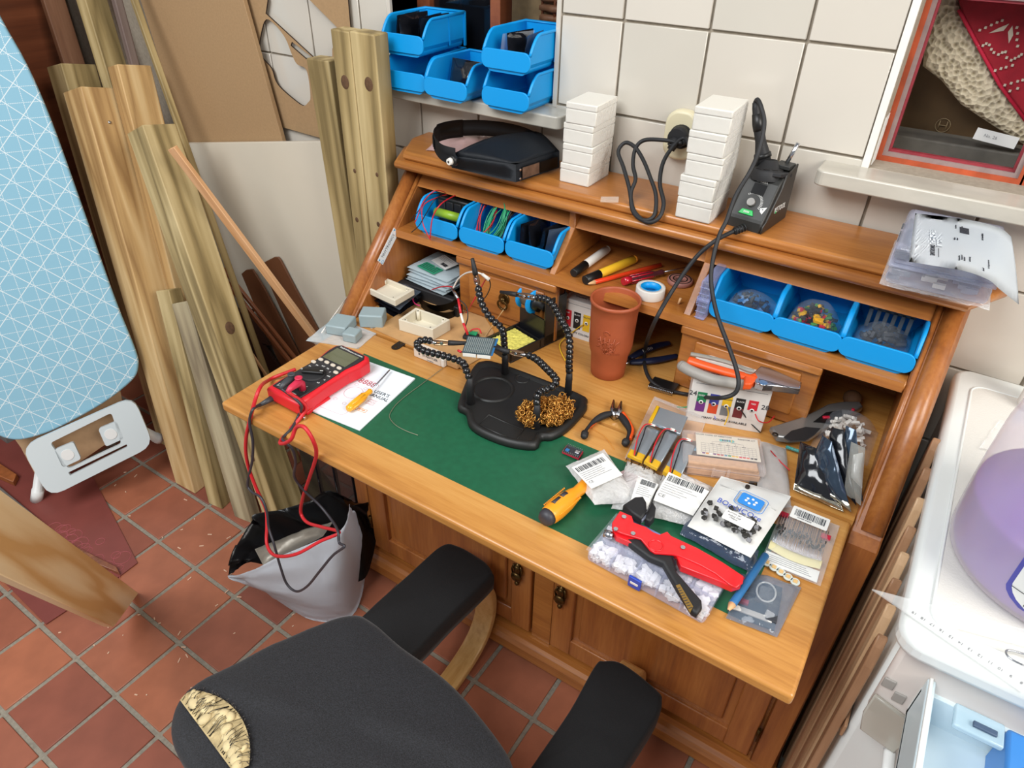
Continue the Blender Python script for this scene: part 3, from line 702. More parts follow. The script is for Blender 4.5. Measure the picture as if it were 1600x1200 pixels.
cord = [(0.039,-0.05,1.1568),(0.0064,-0.057,1.1584),(-0.0299,-0.057,1.152),(-0.0404,-0.069,1.1382),(-0.0325,-0.091,1.1164),(-0.016,-0.111,1.0984),(-0.0131,-0.131,1.0791),(0.0046,-0.155,1.0574),(0.031,-0.168,1.0514),(0.0471,-0.161,1.0611),(0.0354,-0.134,1.0859),(0.0106,-0.109,1.1067),(-0.0164,-0.085,1.126),(-0.0428,-0.067,1.1396),(-0.0652,-0.061,1.1422),(-0.072,-0.073,1.1276),(-0.0494,-0.094,1.1092),(-0.0214,-0.123,1.0855),(0.0047,-0.153,1.0592),(0.0381,-0.17,1.0503),(0.0573,-0.165,1.0602),(0.0554,-0.145,1.0799),(0.0325,-0.116,1.1029),(0.0227,-0.086,1.1314),(0.0294,-0.056,1.1566),(0.0405,-0.045,1.1648),(0.0578,-0.06,1.1537),(0.068,-0.05,1.1212)]
b = MB(); b.tube(spline(cord, 6), .0037, 8); obj('cable', b, M_bk2, pw, w=True)
# soldering station
st_ = thing('soldering_station', 'black soldering station with green power switch and iron holder', 'soldering station', (.163, -.132, ZT), (0, 0, -.14))
W_, D_s = .066, .096
M_stn = mat('charcoal plastic', '2b2b29', .5); M_stn2 = mat('dark grey metal shell', '2a2622', .4)
b = MB(); prof = [(0, 0), (0, .016), (.004, .020), (.040, .070), (.052, .079), (D_s, .088), (D_s, 0)]
b.prism([(.003, y, z) for y, z in prof], (W_-.006, 0, 0), .003); obj('front_body', b, M_stn, st_)
shell = [(0, 0), (0, .012), (.012, .019), (.046, .062), (.056, .084), (D_s, .094), (D_s, 0)]
for x in (0, W_-.004):
    b = MB(); b.prism([(x, y, z) for y, z in shell], (.004, 0, 0), .0015); obj('side_shell', b, M_stn2, st_)
sn = Vector((0, -.05, .036)).normalized(); Mf = frame((W_/2, .022, .0447), (1, 0, 0), (0, -.812, .584))
def onp_(x, y, h): return Mf @ Matrix.Translation((x, y, h))
b = MB(); b.box((0, .018, .0004), (.022, .018, .0012), M=Mf); obj('display', b, mat('black display', '0a0a0c', .5, spec=.2), st_)
text('lettering', 'W-ABBA', .0052, onp_(.0, .031, .0006), M_label, st_)
b = MB(); b.cyl(Mf @ Vector((-.002, -.006, 0)), Mf @ Vector((-.002, -.006, .007)), .0072, .0064, 18); obj('dial', b, mat('satin dial', '8d8a86', .45, metal=.6), st_, label='silver turning dial')
M_mark = mat('white print', 'd8d8d4', .6)
b = MB()
for k in range(19):
    a = radians(130-k*8.5); p = Matrix.Translation((-.002, -.006, .0006)) @ Matrix.Rotation(a, 4, 'Z') @ Matrix.Translation((.0165, 0, 0)); b.box((0, 0, 0), (.003+.0001*k, .0008, .0004), M=Mf @ p)
obj('dial_scale', b, M_mark, st_, kind='stuff')
b = MB(); b.prism([Mf @ Vector(p) for p in ((.016, -.011, .0005), (.026, -.007, .0005), (.022, -.02, .0005), (.017, -.016, .0005))], (Mf.to_3x3() @ Vector((0, 0, .0005)))); obj('plus_mark', b, M_mark, st_)
text('lettering', '+', .007, onp_(.0205, -.0125, .0012), M_ink, st_)
b = MB(); b.prism([Mf @ Vector(p) for p in ((-.012, -.0185, .0), (.006, -.0185, .0), (.010, -.027, .0), (-.016, -.027, .0))], (Mf.to_3x3() @ Vector((0, 0, .003))), .0008); sw = obj('power_switch', b, mat('green switch', '12b552', .35), st_, label='green rocker switch')
text('lettering', '8888', .005, onp_(-.003, -.0228, .0032), M_label, sw)
Ms_ = Matrix.Translation((W_+.0003, .056, .030)) @ Matrix(((0, 0, 1, 0), (1, 0, 0, 0), (0, 1, 0, 0), (0, 0, 0, 1)))
text('lettering', 'KETOOL', .0135, Ms_ @ Matrix.Rotation(-.02, 4, 'Z'), M_label, st_, sx=.85)
b = MB(); b.prism([Ms_ @ Vector(p) for p in ((-.019, -.0045, 0), (-.014, -.0045, 0), (-.0165, .0, 0))], (.0006, 0, 0)); obj('logo_mark', b, mat('green print', '1fae5a', .5), st_)
# iron holder funnel with vents
hc = Vector((.030, .060, .080)); hax = Vector((-.10, .18, .97)).normalized(); Mh = frame(hc, (1, 0, 0.1), hax)
b = MB(); b.lathe([(.026, -.012), (.027, .002), (.024, .006), (.018, .008), (.013, .02), (.0115, .021), (.0105, .005), (.0105, -.012)], 28, Mh); obj('holder_cone', b, M_bk2, st_)
b = MB(); b.prism([Mh @ Vector(p) for p in ((.0, -.024, -.004), (.03, -.018, -.004), (.037, .012, -.004), (.024, .03, -.004), (-.02, .026, -.004), (-.026, .0, -.004))], Mh.to_3x3() @ Vector((0, 0, .008)), .002); obj('holder_flange', b, M_bk2, st_)
for k in range(9):
    a = radians(-110+k*36); Mv_ = Mh @ Matrix.Rotation(a, 4, 'Z') @ Matrix.Translation((.0215, 0, .0068)); b = MB(); b.box((0, 0, 0), (.0045, .010, .001), .0004, M=Mv_, seg=1); obj('vent_slot', b, M_dark, st_)
b = MB(); b.span((W_-.030, .068, .088), (W_-.004, D_s-.002, .0945), .001); obj('tip_tray', b, M_stn, st_)
b = MB(); b.cyl((W_-.018, .085, .09), (W_-.008, .090, .128), .0035, n=12); obj('tip_rod', b, M_chrome, st_, label='chrome tip rod')
# the iron with its lead
ir = thing('soldering_iron', 'black soldering iron standing in the station holder with its lead', 'soldering iron', (.199, -.075, 1.15))
base_i = Vector((0.1874,-0.072,1.1655)); top_i = Vector((0.1562,-0.072,1.2479))
ax = (top_i-base_i)
b = MB(); b.tube([base_i - ax*.12, base_i+ax*.1, base_i+ax*.3, base_i+ax*.55, base_i+ax*.9, base_i+ax*1.0], [.0125, .0115, .0085, .0085, .006, .0045], 16); obj('handle', b, M_bk2, ir, w=True)
b = MB(); b.tube([base_i+ax*.0, base_i+ax*.08], [.0142, .0136], 16); obj('collar', b, M_black, ir, w=True)
b = MB(); b.tube([base_i+ax*.5, base_i+ax*.62, base_i+ax*.8], [.0092, .0095, .0076], 14); obj('grip_ring', b, M_black, ir, w=True)
lead = [tuple(top_i), (0.1608,-0.078,1.2537), (0.1722,-0.088,1.2438), (0.1832,-0.095,1.2226), (0.1887,-0.115,1.1883), (0.188,-0.14,1.1612), (0.1789,-0.16,1.1265), (0.1779,-0.182,1.0904), (0.1755,-0.196,1.0728), (0.1776,-0.215,1.0413), (0.1871,-0.235,1.0062), (0.2128,-0.258,0.9656), (0.2482,-0.285,0.931), (0.2722,-0.305,0.908), (0.2845,-0.318,0.8894), (0.282,-0.325,0.8724), (0.2587,-0.328,0.8567), (0.1947,-0.2405,0.7816), (0.1531,-0.2423,0.7756), (0.1202,-0.2405,0.7786), (0.0899,-0.2082,0.7816), (0.0665,-0.158,0.7896), (0.1165,-0.275,0.9233), (0.1253,-0.235,0.9696), (0.1444,-0.205,1.0224), (0.165,-0.185,1.0514), (0.1875,-0.165,1.0679), (0.1993,-0.155,1.0729)]
b = MB(); b.tube(spline(lead, 6), .0036, 8); obj('lead', b, M_bk2, ir, w=True)
c0, c1 = Vector((0.1885,-0.165,1.0682)), Vector((0.2013,-0.148,1.0731))
b = MB(); b.tube([c0, c1], [.0048, .0062], 12); obj('lead_plug', b, M_black, ir, w=True)
for k in range(4):
    q = c0.lerp(c1, .12+.25*k); b = MB(); b.tube([q, q+(c1-c0)*.09], .0066, 12); obj('plug_ring', b, M_bk2, ir, w=True)
# parts organizer wrapped in film, with a paper on it
pb = thing('parts_organizer', 'clear compartment box stack in plastic wrap at the right end of the desk top', 'organizer', (.49, -.125, ZT), (0, 0, .03))
M_cb = clear('cloudy organizer plastic', 'd0d4ea', .20, .1, .45)
b = MB()
for k in range(2):
    z0 = .001+.031*k; b.span((-.066, -.085, z0), (.066, .085, z0+.028), .008, seg=3)
obj('box_shell', b, M_cb, pb)
b = MB(); b.span((-.068, -.087, .0285), (.068, .087, .0325), .0015); obj('lid_edge', b, M_cb, pb)
rn = random.Random(12)
for i in range(3):
    for j in range(5):
        for k in range(2):
            b = MB(); n_ = 4
            for q in range(n_): b.box((-.046+.044*i+rn.uniform(-.014, .014), -.068+.034*j+rn.uniform(-.009, .009), .008+.031*k+rn.uniform(0, .010)), (.016, .008, .006), M=None)
            obj('connector_lot', b, (M_whtw if i == 1 else mat('pale parts', 'b4b4c4', .4) if i == 2 else M_gryp), pb, kind='stuff')
b = MB(); pillow(b, [(-.070, -.090, .0005), (.071, -.090, .0005), (.070, .089, .0005), (-.070, .089, .0005)], .069, 31, 24, 24, .006, 60); obj('wrap_film', b, M_film, pb)
pp = [(0.4284,-0.111,1.1382), (0.4225,-0.1501,1.1382)]
ps = thing('invoice_sheet', 'white printed sheet lying on the organizer and curling off the desk edge', 'paper', (.5, -.14, ZT+.075))
M_paper = mat('white paper', 'e4ebf0', .6)
tA = spline([(0.4323,-0.1053,1.1372),(0.4742,-0.0938,1.1372),(0.5091,-0.0864,1.137),(0.543,-0.0853,1.134),(0.5607,-0.0891,1.126)], 6); tB = spline([(0.4493,-0.2915,1.1372),(0.4861,-0.284,1.1372),(0.5143,-0.2794,1.137),(0.5415,-0.2719,1.13),(0.5589,-0.2594,1.116),(0.5929,-0.2031,1.078)], 6)
def along(P_, u): x = u*(len(P_)-1); i = min(int(x), len(P_)-2); return P_[i].lerp(P_[i+1], x-i)
def sheet(u, v): return along(tB, u).lerp(along(tA, u), v) + Vector((0, 0, .006*v*(1-v)*4*max(0, u-.5)))
b = MB().smooth(True); f_ = b.grid(sheet, 24, 6); b.solid(f_, .0005); obj('sheet', b, M_paper, ps, w=True)
def on_sheet(u, v, h=.0007):
    o = sheet(u, v); xd = sheet(u, v+.02)-o; yd = o-sheet(u+.02, v); return frame(o+xd.cross(yd).normalized()*h, xd, xd.cross(yd))
text('lettering', 'TINYTRONICS', .0085, on_sheet(.15, .27), M_ink, ps, w=True, sx=.72)
for u, v, s_, body in ((.30, .2, .0032, 'Factuuradres'), (.32, .22, .003, 'Voornaam 12'), (.34, .2, .003, 'Nederland'), (.38, .22, .003, 'info lettering'), (.27, .55, .003, 'Pakbon'), (.29, .55, .003, 'Datum'), (.28, .80, .003, 'Leverdatum'), (.33, .78, .0034, 'Referentie nr'), (.48, .12, .0036, 'Aantal'), (.49, .7, .0036, 'Nr Omschrijving'), (.53, .24, .003, '1 x Componenten set')):
    text('print_line', body, s_, on_sheet(u*1.15, v), M_ink, ps, w=True)
b = MB()
for k in range(14): b.box((-.011+.0017*k, 0, 0), (.0005+.0005*(k*7 % 3), .012, .0003), M=on_sheet(.40, .74))
obj('barcode', b, M_ink, ps, kind='stuff', w=True)
b = MB(); b.box((-.004, 0, 0), (.030, .0007, .0003), M=on_sheet(.185, .26)); obj('rule_line', b, M_ink, ps, w=True)

# ================================================================ DESKTOP, LEFT AND MIDDLE
HL = .7690   # writing surface
M_red = mat('red rubber', 'd81f2b', .42, bump=.03, scale=300)
M_face = mat('dark instrument face', '2b2a2d', .5)
M_btn = mat('beige button', 'cfc3b2', .45)
M_lcd = mat('greenish grey display', '5d6046', .15, coat=.6)
# multimeter
mm = thing('multimeter', 'red and black digital multimeter lying at the left of the desk', 'multimeter', (-.386, -.582, HL), (0, 0, -.035))
b = MB(); out = [(-.041, -.088), (.041, -.088), (.0425, -.06), (.0395, -.02), (.0395, .03), (.045, .055), (.045, .078), (.034, .089), (-.034, .089), (-.045, .078), (-.045, .055), (-.0395, .03), (-.0395, -.02), (-.0425, -.06)]
b.prism([(x, y, .004) for x, y in out], (0, 0, .031), .007, 4); obj('rubber_holster', b, M_red, mm)
for sx in (-1, 1):
    b = MB(); b.span((sx*.036-.006, -.075, 0), (sx*.036+.006, -.02, .008), .002); obj('holster_foot', b, M_red, mm)
b = MB(); fo = [(-.033, -.080), (.033, -.080), (.034, -.05), (.0325, .03), (.037, .055), (.037, .073), (.030, .082), (-.030, .082), (-.037, .073), (-.037, .055), (-.0325, .03), (-.034, -.05)]
b.prism([(x, y, .034) for x, y in fo], (0, 0, .0035), .0012); obj('face_plate', b, M_face, mm)
b = MB(); b.span((-.029, .033, .0372), (.029, .070, .0385), .001); obj('display', b, M_lcd, mm)
for x, y in ((-.024, .024), (-.008, .024), (.008, .024), (.024, .024), (-.029, .011), (.029, .011)):
    b = MB(); b.prism([(x+px_, y+py_, .0372) for px_, py_ in rrect(.0105, .007, .0033)], (0, 0, .003), .001); obj('button', b, M_btn, mm)
b = MB(); Md = Matrix.Translation((0, -.016, .0374)); b.lathe([(.0225, 0), (.0225, .002), (.020, .0035), (0, .0035)], 28, Md); dl = obj('dial', b, M_bk2, mm)
b = MB(); b.box((0, 0, .0065), (.040, .011, .006), .002, M=Md @ Matrix.Rotation(.5, 4, 'Z')); obj('dial_grip', b, M_black, dl)
b = MB(); b.box((.0165, 0, .0098), (.006, .0012, .0004), M=Md @ Matrix.Rotation(.5, 4, 'Z')); obj('dial_pointer', b, M_label, dl)
for x in (-.022, -.008, .008, .022):
    b = MB(); b.lathe([(.0065, 0), (.0065, .0025), (.004, .0028), (.0035, .0005)], 16, Matrix.Translation((x, -.060, .0372))); obj('jack', b, M_black, mm)
rn = random.Random(4)
text('lettering', 'TRUE RMS', .0052, Matrix.Translation((-.016, .076, .0377)), M_label, mm); text('lettering', 'DIGITAL MULTIMETER', .0036, Matrix.Translation((.014, .0752, .0377)), M_label, mm)
for a, s_ in ((150, 'V~'), (125, 'V='), (100, 'mV'), (75, 'Hz'), (50, 'F'), (25, 'mA'), (0, 'A'), (-25, 'uA'), (180, 'OFF')):
    text('dial_mark', s_, .005, Matrix.Translation((.029*cos(radians(a)), -.016+.029*sin(radians(a)), .0377)), M_label, mm)
text('lettering', '10A  uA mA   COM   V', .0042, Matrix.Translation((0, -.0485, .0377)), M_label, mm)
text('lettering', 'CAT III 1000V', .004, Matrix.Translation((.010, -.0755, .0377)), M_label, mm)
b = MB(); b.tube([(-.024+.004*cos(a), -.073+.004*sin(a), .0379) for a in (0, 2.09, 4.19)], .0005, 4, closed=True); obj('warning_mark', b, M_label, mm)
Mmm = Matrix.Translation((-.386, -.582, HL)) @ Matrix.Rotation(-.035, 4, 'Z')
# test leads
def lead(label, m, jack, plugpts, pts, r, mp, probe=None):
    t = thing('test_lead', label, 'test lead', tuple(Mmm @ Vector((jack, -.060, .04))))
    b = MB(); j = Mmm @ Vector((jack, -.060, .0385)); b.tube([j, j+Vector((0, 0, .014)), j+Vector((.001, -.006, .021)), j+Vector((.004, -.026, .022)), j+Vector((.005, -.036, .019))], [.0062, .0066, .0075, .0055, .0036], 14); obj('plug', b, mp, t, w=True)
    b = MB(); b.lathe([(.0068, 0), (.0068, .0012), (.004, .0016), (.003, .0008), (0, .0008)], 14, Matrix.Translation(j+Vector((.0005, -.004, .0285)))); obj('plug_cap', b, mp, t, w=True)
    b = MB(); e = j+Vector((.005, -.034, .019)); b.tube(spline([tuple(e)] + pts, 7), r, 8); obj('cable', b, m, t, w=True)
    if probe:
        for n_, (p0, p1, r0, r1) in zip(('probe_handle', 'probe_sleeve'), probe):
            b = MB(); b.tube([p0, p1], [r0, r1], 12); obj(n_, b, mp, t, w=True)
    return t
M_rlead = mat('red silicone cable', 'c8242c', .45); M_glead = mat('dark grey silicone cable', '35343a', .45); M_gplug = mat('dark grey plug', '3b3e42', .45); M_rplug = mat('pink red plug', 'c92a4a', .45)
lead('red test lead looping from the multimeter down over the white bag', M_rlead, .022, None,
     [(-0.3434,-0.66,0.7939), (-0.3466,-0.6728,0.7756), (-0.3479,-0.7,0.7651), (-0.3394,-0.728,0.7634), (-0.3216,-0.735,0.7728), (-0.2942,-0.738,0.7977), (-0.2857,-0.73,0.8202), (-0.2582,-0.735,0.8363), (-0.2434,-0.735,0.8146), (-0.2573,-0.725,0.7706), (-0.306,-0.71,0.6859), (-0.3647,-0.69,0.5894), (-0.3987,-0.68,0.5178), (-0.3714,-0.69,0.514), (-0.3121,-0.7,0.5448), (-0.2497,-0.715,0.5833), (-0.2822,-0.735,0.5581), (-0.3273,-0.76,0.5183), (-0.3863,-0.765,0.4809), (-0.4289,-0.75,0.472), (-0.4441,-0.73,0.4993), (-0.4499,-0.72,0.532), (-0.4624,-0.72,0.5823), (-0.4679,-0.72,0.6408), (-0.4538,-0.72,0.7027), (-0.4251,-0.715,0.7714), (-0.4198,-0.69,0.8164), (-0.4758,-0.6293,0.7766), (-0.4691,-0.6043,0.7776), (-0.4576,-0.5798,0.7796)], .0033, M_rplug)
lead('dark grey test lead with probe looping from the multimeter onto the bag', M_glead, .004, None,
     [(-0.3431,-0.67,0.8033), (-0.3539,-0.6719,0.7746), (-0.3419,-0.7,0.7708), (-0.3387,-0.722,0.7679), (-0.317,-0.735,0.7792), (-0.3084,-0.73,0.763), (-0.3219,-0.72,0.72), (-0.3494,-0.71,0.6628), (-0.3447,-0.7,0.6237), (-0.3215,-0.69,0.5886), (-0.2809,-0.7,0.5791), (-0.2461,-0.72,0.5935), (-0.2358,-0.73,0.5793), (-0.2176,-0.735,0.5857), (-0.2475,-0.74,0.5474), (-0.2804,-0.75,0.4928), (-0.324,-0.755,0.4224), (-0.3645,-0.755,0.3775), (-0.3904,-0.755,0.3831), (-0.396,-0.755,0.4323), (-0.4049,-0.75,0.4874), (-0.4238,-0.74,0.5117), (-0.4237,-0.735,0.5515), (-0.4382,-0.73,0.5768), (-0.4728,-0.725,0.5705), (-0.4829,-0.722,0.5847), (-0.4471,-0.722,0.6609), (-0.4287,-0.722,0.7162), (-0.426,-0.72,0.7601), (-0.4145,-0.715,0.7902), (-0.4314,-0.6857,0.7766), (-0.428,-0.6709,0.7786)], .0025, M_gplug,
     probe=((Vector((-0.432,-0.6912,0.7756)), Vector((-0.4214,-0.6644,0.7816)), .0032, .0062), (Vector((-0.4344,-0.6979,0.7746)), Vector((-0.4325,-0.6893,0.7756)), .0026, .0032)))
# user's manual
mn = thing('user_manual', 'white booklet with printed cover under the yellow screwdriver', 'booklet', (-.309, -.557, HL))
cA, cB, cC, cD = (Vector(p) for p in [(-0.3581,-0.6468,0.769),(-0.2426,-0.639,0.769),(-0.2603,-0.4688,0.769),(-0.3739,-0.476,0.769)])
b = MB(); b.prism([cA, cB, cC, cD], (0, 0, .0035), .0008); obj('pages', b, M_paper, mn, w=True)
Mn = frame(cA + Vector((0, 0, .0037)), cB-cA, (0, 0, 1)); wn_, hn_ = (cB-cA).length, (cD-cA).length
M_pink = mat('red printing ink', 'b05a62', .6); M_palep = mat('pale print', 'c9a3a6', .6)
text('title', "USER'S\nMANUAL", .0115, Mn @ Matrix.Translation((wn_*.74, hn_*.55, 0)), M_ink, mn, w=True)
text('lettering', 'BM231\nBM235\nBM257', .006, Mn @ Matrix.Translation((wn_*.74, hn_*.41, 0)), M_palep, mn, w=True)
text('lettering', '-8888', .019, Mn @ Matrix.Translation((wn_*.34, hn_*.66, 0)), M_pink, mn, w=True)
b = MB(); b.tube([Mn @ Vector((wn_*.32+x, hn_*.40+y, 0)) for x, y in rrect(wn_*.52, hn_*.62, .01)], .0004, 4, closed=True); obj('outline_print', b, M_palep, mn, w=True)
b = MB(); b.tube([Mn @ Vector((wn_*.34+.017*cos(a), hn_*.45+.017*sin(a), 0)) for a in [k*pi/12 for k in range(24)]], .0004, 4, closed=True); obj('dial_print', b, M_palep, mn, w=True)
b = MB(); b.tube([Mn @ Vector((wn_*.72+x, hn_*.26+y, 0)) for x, y in rrect(.022, .008, .001)], .0005, 4, closed=True); obj('logo_frame', b, M_orgw, mn, w=True); text('logo', 'METER', .0055, Mn @ Matrix.Translation((wn_*.72, hn_*.26, 0)), M_orgw, mn, w=True)
for k in range(8):
    a = k*pi/4+.3; b = MB(); b.tube([Mn @ Vector((wn_*.32+.029*cos(a)+.0035*cos(q), hn_*.42+.029*sin(a)+.0035*sin(q), 0)) for q in [i*pi/4 for i in range(8)]], .0003, 4, closed=True); obj('symbol_print', b, M_palep, mn, w=True)
# yellow screwdriver on the manual
M_yel = mat('yellow translucent plastic', 'f0a820', .3, coat=.3)
def screwdriver(label, p0, p1, p2, r, m, rs=.0016, ridges=6, name='screwdriver', capm=None):
    p0, p1, p2 = Vector(p0), Vector(p1), Vector(p2); t = thing(name, label, 'screwdriver', tuple(p1)); d = p1-p0
    b = MB(); b.tube([p0, p0+d*.04, p0+d*.15, p0+d*.7, p0+d*.78, p0+d*.86, p0+d*.96, p1], [r*.55, r*.95, r, r, r*.72, r*.68, r*.8, r*.5], 12); obj('handle', b, m, t, w=True)
    up = Vector((0, 0, 1)); sd = d.normalized().cross(up); u2 = sd.cross(d.normalized())
    for k in range(ridges):
        a = 2*pi*k/ridges; o = (sd*cos(a)+u2*sin(a))*r*.97; b = MB(); b.tube([p0+d*.14+o, p0+d*.68+o], r*.2, 5); obj('grip_ridge', b, capm or m, t, w=True)
    b = MB(); b.tube([p1-d*.02, p1.lerp(p2, .93), p2], [rs, rs, rs*.7], 8, flat=None); obj('shaft', b, M_steel, t, w=True); return t
screwdriver('small yellow screwdriver lying across the white manual', (-0.2891,-0.6175,0.7816), (-0.292,-0.5535,0.7826), (-0.311,-0.4816,0.7786), .0068, M_yel)
# chrome pin, fine wire
b = MB(); c = Vector((-0.347,-0.6686,0.7726)); b.cyl(c, c+Vector((.006, .001, .0)), .0028, n=10); obj('metal_pin', b, M_chrome, None, 'tiny chrome pin at the desk edge below the multimeter', 'pin', w=True)
b = MB(); b.tube(spline([(-0.239,-0.4117,0.7708),(-0.2393,-0.4451,0.7708),(-0.2399,-0.4825,0.7708),(-0.2407,-0.5163,0.7708),(-0.2385,-0.5491,0.7708),(-0.2312,-0.573,0.7708),(-0.2227,-0.5845,0.7708),(-0.2018,-0.5937,0.7708),(-0.1773,-0.5958,0.7708),(-0.1528,-0.5935,0.7708)], 6), .0006, 5); obj('fine_wire', b, mat('dull tin wire', '9a9a82', .4, metal=.6), None, 'hair thin loose wire curving across the green leather', 'wire', w=True)
# zip bag with grey modules, antistatic bags, enclosure lid
zb = thing('zip_bag', 'clear zip bag of grey modules at the rear left of the flap', 'zip bag', (-.49, -.39, HL))
q4 = [(-0.5293,-0.4876,0.7696),(-0.5594,-0.31,0.7696),(-0.4459,-0.2873,0.7696),(-0.4205,-0.451,0.7696)]
for cx, cy, rz, sx_, sy_, sz_ in ((-.500, -.415, .3, .045, .052, .022), (-.462, -.36, .5, .05, .04, .03), (-.455, -.43, .25, .03, .03, .02)):
    b = MB(); b.box((0, 0, sz_/2), (sx_, sy_, sz_), .003, M=Matrix.Translation((cx, cy, HL)) @ Matrix.Rotation(rz, 4, 'Z')); obj('grey_module', b, mat('grey module shell', '8fa0a3', .45), zb, w=True)
b = MB(); pillow(b, q4, .058, 12, 24, 24, .009, 30); obj('bag_film', b, clear('zip film', 'd8e4e8', .26, .08, .6, bump=.7, scale=45), zb, w=True)
b = MB(); q0, q1 = Vector(q4[0])+Vector((.015, .03, .008)), Vector(q4[1])+Vector((-.002, -.02, .02)); b.tube([q0, q1], .0012, 6); obj('zip_seam', b, M_white, zb, w=True)
SB = 'black antistatic bags under the white enclosure lid'
for k, (q, th_) in enumerate((([(-0.5382,-0.2977,0.7706),(-0.5427,-0.1907,0.7706),(-0.4418,-0.2034,0.7706),(-0.4073,-0.3247,0.7706)], .014), ([(-0.5377,-0.3021,0.7856),(-0.5408,-0.2089,0.7856),(-0.4347,-0.2245,0.7856),(-0.4199,-0.3225,0.7856)], .010), ([(-0.5264,-0.3046,0.7966),(-0.5326,-0.2214,0.7966),(-0.4335,-0.234,0.7966),(-0.4218,-0.3209,0.7966)], .005))):
    b = MB(); pillow(b, q, th_, 60+k, 14, 14, .005, 45); obj('antistatic_bag', b, M_blackbag if k < 2 else M_greybag, None, ('bottom black antistatic bag under the white enclosure lid', 'middle dark antistatic bag under the white enclosure lid', 'top grey antistatic bag under the white enclosure lid')[k], 'bag', SB, w=True)
def tray_box(name, label, c4, h, wall, m, floor_t=.0025, post=.004):
    a, b_, c, d = (Vector(p) for p in c4); t = thing(name, label, 'plastic box', tuple((a+c)/2))
    o = (a+c)/2; b = MB(); up = Vector((0, 0, 1))
    def ins(k): return [o+(p-o)*k for p in (a, b_, c, d)]
    L_ = (b_-a).length; ki = 1-2*wall/L_
    O, I = [a, b_, c, d], ins(ki); pts = O + [p+up*h for p in O] + [p+up*h for p in I] + [p+up*floor_t for p in I]
    F = [(0, 3, 2, 1), (12, 13, 14, 15)] + [(i, (i+1) % 4, 4+(i+1) % 4, 4+i) for i in range(4)] + [(4+i, 4+(i+1) % 4, 8+(i+1) % 4, 8+i) for i in range(4)] + [(8+i, 8+(i+1) % 4, 12+(i+1) % 4, 12+i) for i in range(4)]
    b.poly(pts, F); bmesh.ops.recalc_face_normals(b.bm, faces=b.bm.faces); r = bmesh.ops.bevel(b.bm, geom=[e for e in b.bm.edges], offset=.001, segments=2, affect='EDGES', profile=.5); obj('shell', b, m, t, w=True)
    for p in ins(ki*.86):
        b = MB(); b.cyl(p+up*floor_t, p+up*(h-.001), post, n=12); sp = obj('screw_post', b, m, t, w=True)
        b = MB(); b.cyl(p+up*(h-.0012), p+up*(h-.0005), post*.35, n=8); obj('screw_hole', b, M_iron, sp, w=True)
    return t
M_boxc = mat('ivory enclosure plastic', 'd8d0bb', .45)
tray_box('enclosure_box', 'ivory enclosure lid lying open side up on the dark bags', [(-0.5266,-0.3133,0.8036),(-0.5207,-0.2556,0.8036),(-0.4273,-0.2628,0.8036),(-0.4288,-0.3241,0.8036)], .014, .005, M_boxc, post=.003)
tray_box('enclosure_box', 'open ivory enclosure base standing on the cardboard sheet', [(-0.3956,-0.3548,0.7726),(-0.3973,-0.2964,0.7726),(-0.308,-0.2953,0.7726),(-0.3132,-0.3466,0.7726)], .026, .0042, M_boxc)
# black device tray, stack of zip bags with label and green board
bt_ = thing('instrument_tray', 'black plastic tray in the left pigeonhole under the stacked bags', 'tray', (-.46, -.13, HL))
b = MB(); b.span((-.498, -.212, HL+.002), (-.36, -.03, HL+.022), .003); obj('tray_body', b, M_black, bt_, w=True)
b = MB(); b.span((-.5045, -.228, HL), (-.352, -.212, HL+.03), .003); obj('tray_front', b, M_bk2, bt_, w=True)
for x in (-.497, -.359):
    b = MB(); b.span((x-.003, -.212, HL+.02), (x+.003, -.03, HL+.034), .0015); obj('tray_rail', b, M_black, bt_, w=True)
for x, y in ((-.40, -.15), (-.385, -.1), (-.41, -.18)):
    b = MB(); b.ball((x, y, HL+.026), .006, 10, (1, 1, .7)); obj('chrome_part', b, M_chrome, bt_, w=True)
for k in range(5):
    M_ = Matrix.Translation((-.428+.003*(k % 2), -.175+.002*k, HL+.034+.007*k)) @ Matrix.Rotation(-.12+.06*(k % 3), 4, 'Z')
    b = MB(); pillow(b, [M_ @ Vector(p) for p in ((-.058, -.048, 0), (.058, -.048, 0), (.058, .055, 0), (-.058, .055, 0))], .006, 70+k, 12, 12, .003, 40)
    zz = obj('zip_bag', b, clear('grey zip film %d' % k, 'c3d2d8', .5, .12, .35, bump=.4), None, ('bottom grey zip bag in the left pigeonhole stack', 'second zip bag up in the left pigeonhole stack', 'middle zip bag of the left pigeonhole stack', 'second zip bag from the top in the left pigeonhole', 'topmost zip bag in the left pigeonhole, with green board')[k], 'zip bag', 'zip bags stacked in the left pigeonhole', w=True)
MzT = Matrix.Translation((-.425, -.167, HL+.0665)) @ Matrix.Rotation(-.2, 4, 'Z')
b = MB(); b.box((-.005, -.03, .002), (.055, .028, .0016), M=MzT); gb = obj('circuit_board', b, mat('green board', '2d8f6c', .4), None, 'green circuit board strip inside the topmost zip bag', 'circuit board', w=True)
b = MB()
for i in range(12):
    for j in range(4): b.box((-.028+.0042*i, -.039+.0055*j, .0031), (.0022, .0026, .0006), M=MzT)
obj('solder_pads', b, M_steel, gb, kind='stuff', w=True)
b = MB(); b.box((.0, .008, .005), (.058, .036, .0006), M=MzT @ Matrix.Rotation(-.15, 4, 'Z') @ Matrix.Rotation(.1, 4, 'X')); lb = obj('paper_label', b, M_label, None, 'white barcode label on the topmost zip bag in the left pigeonhole', 'label', w=True)
Ml = MzT @ Matrix.Rotation(-.15, 4, 'Z') @ Matrix.Rotation(.1, 4, 'X') @ Matrix.Translation((0, .008, .0055))
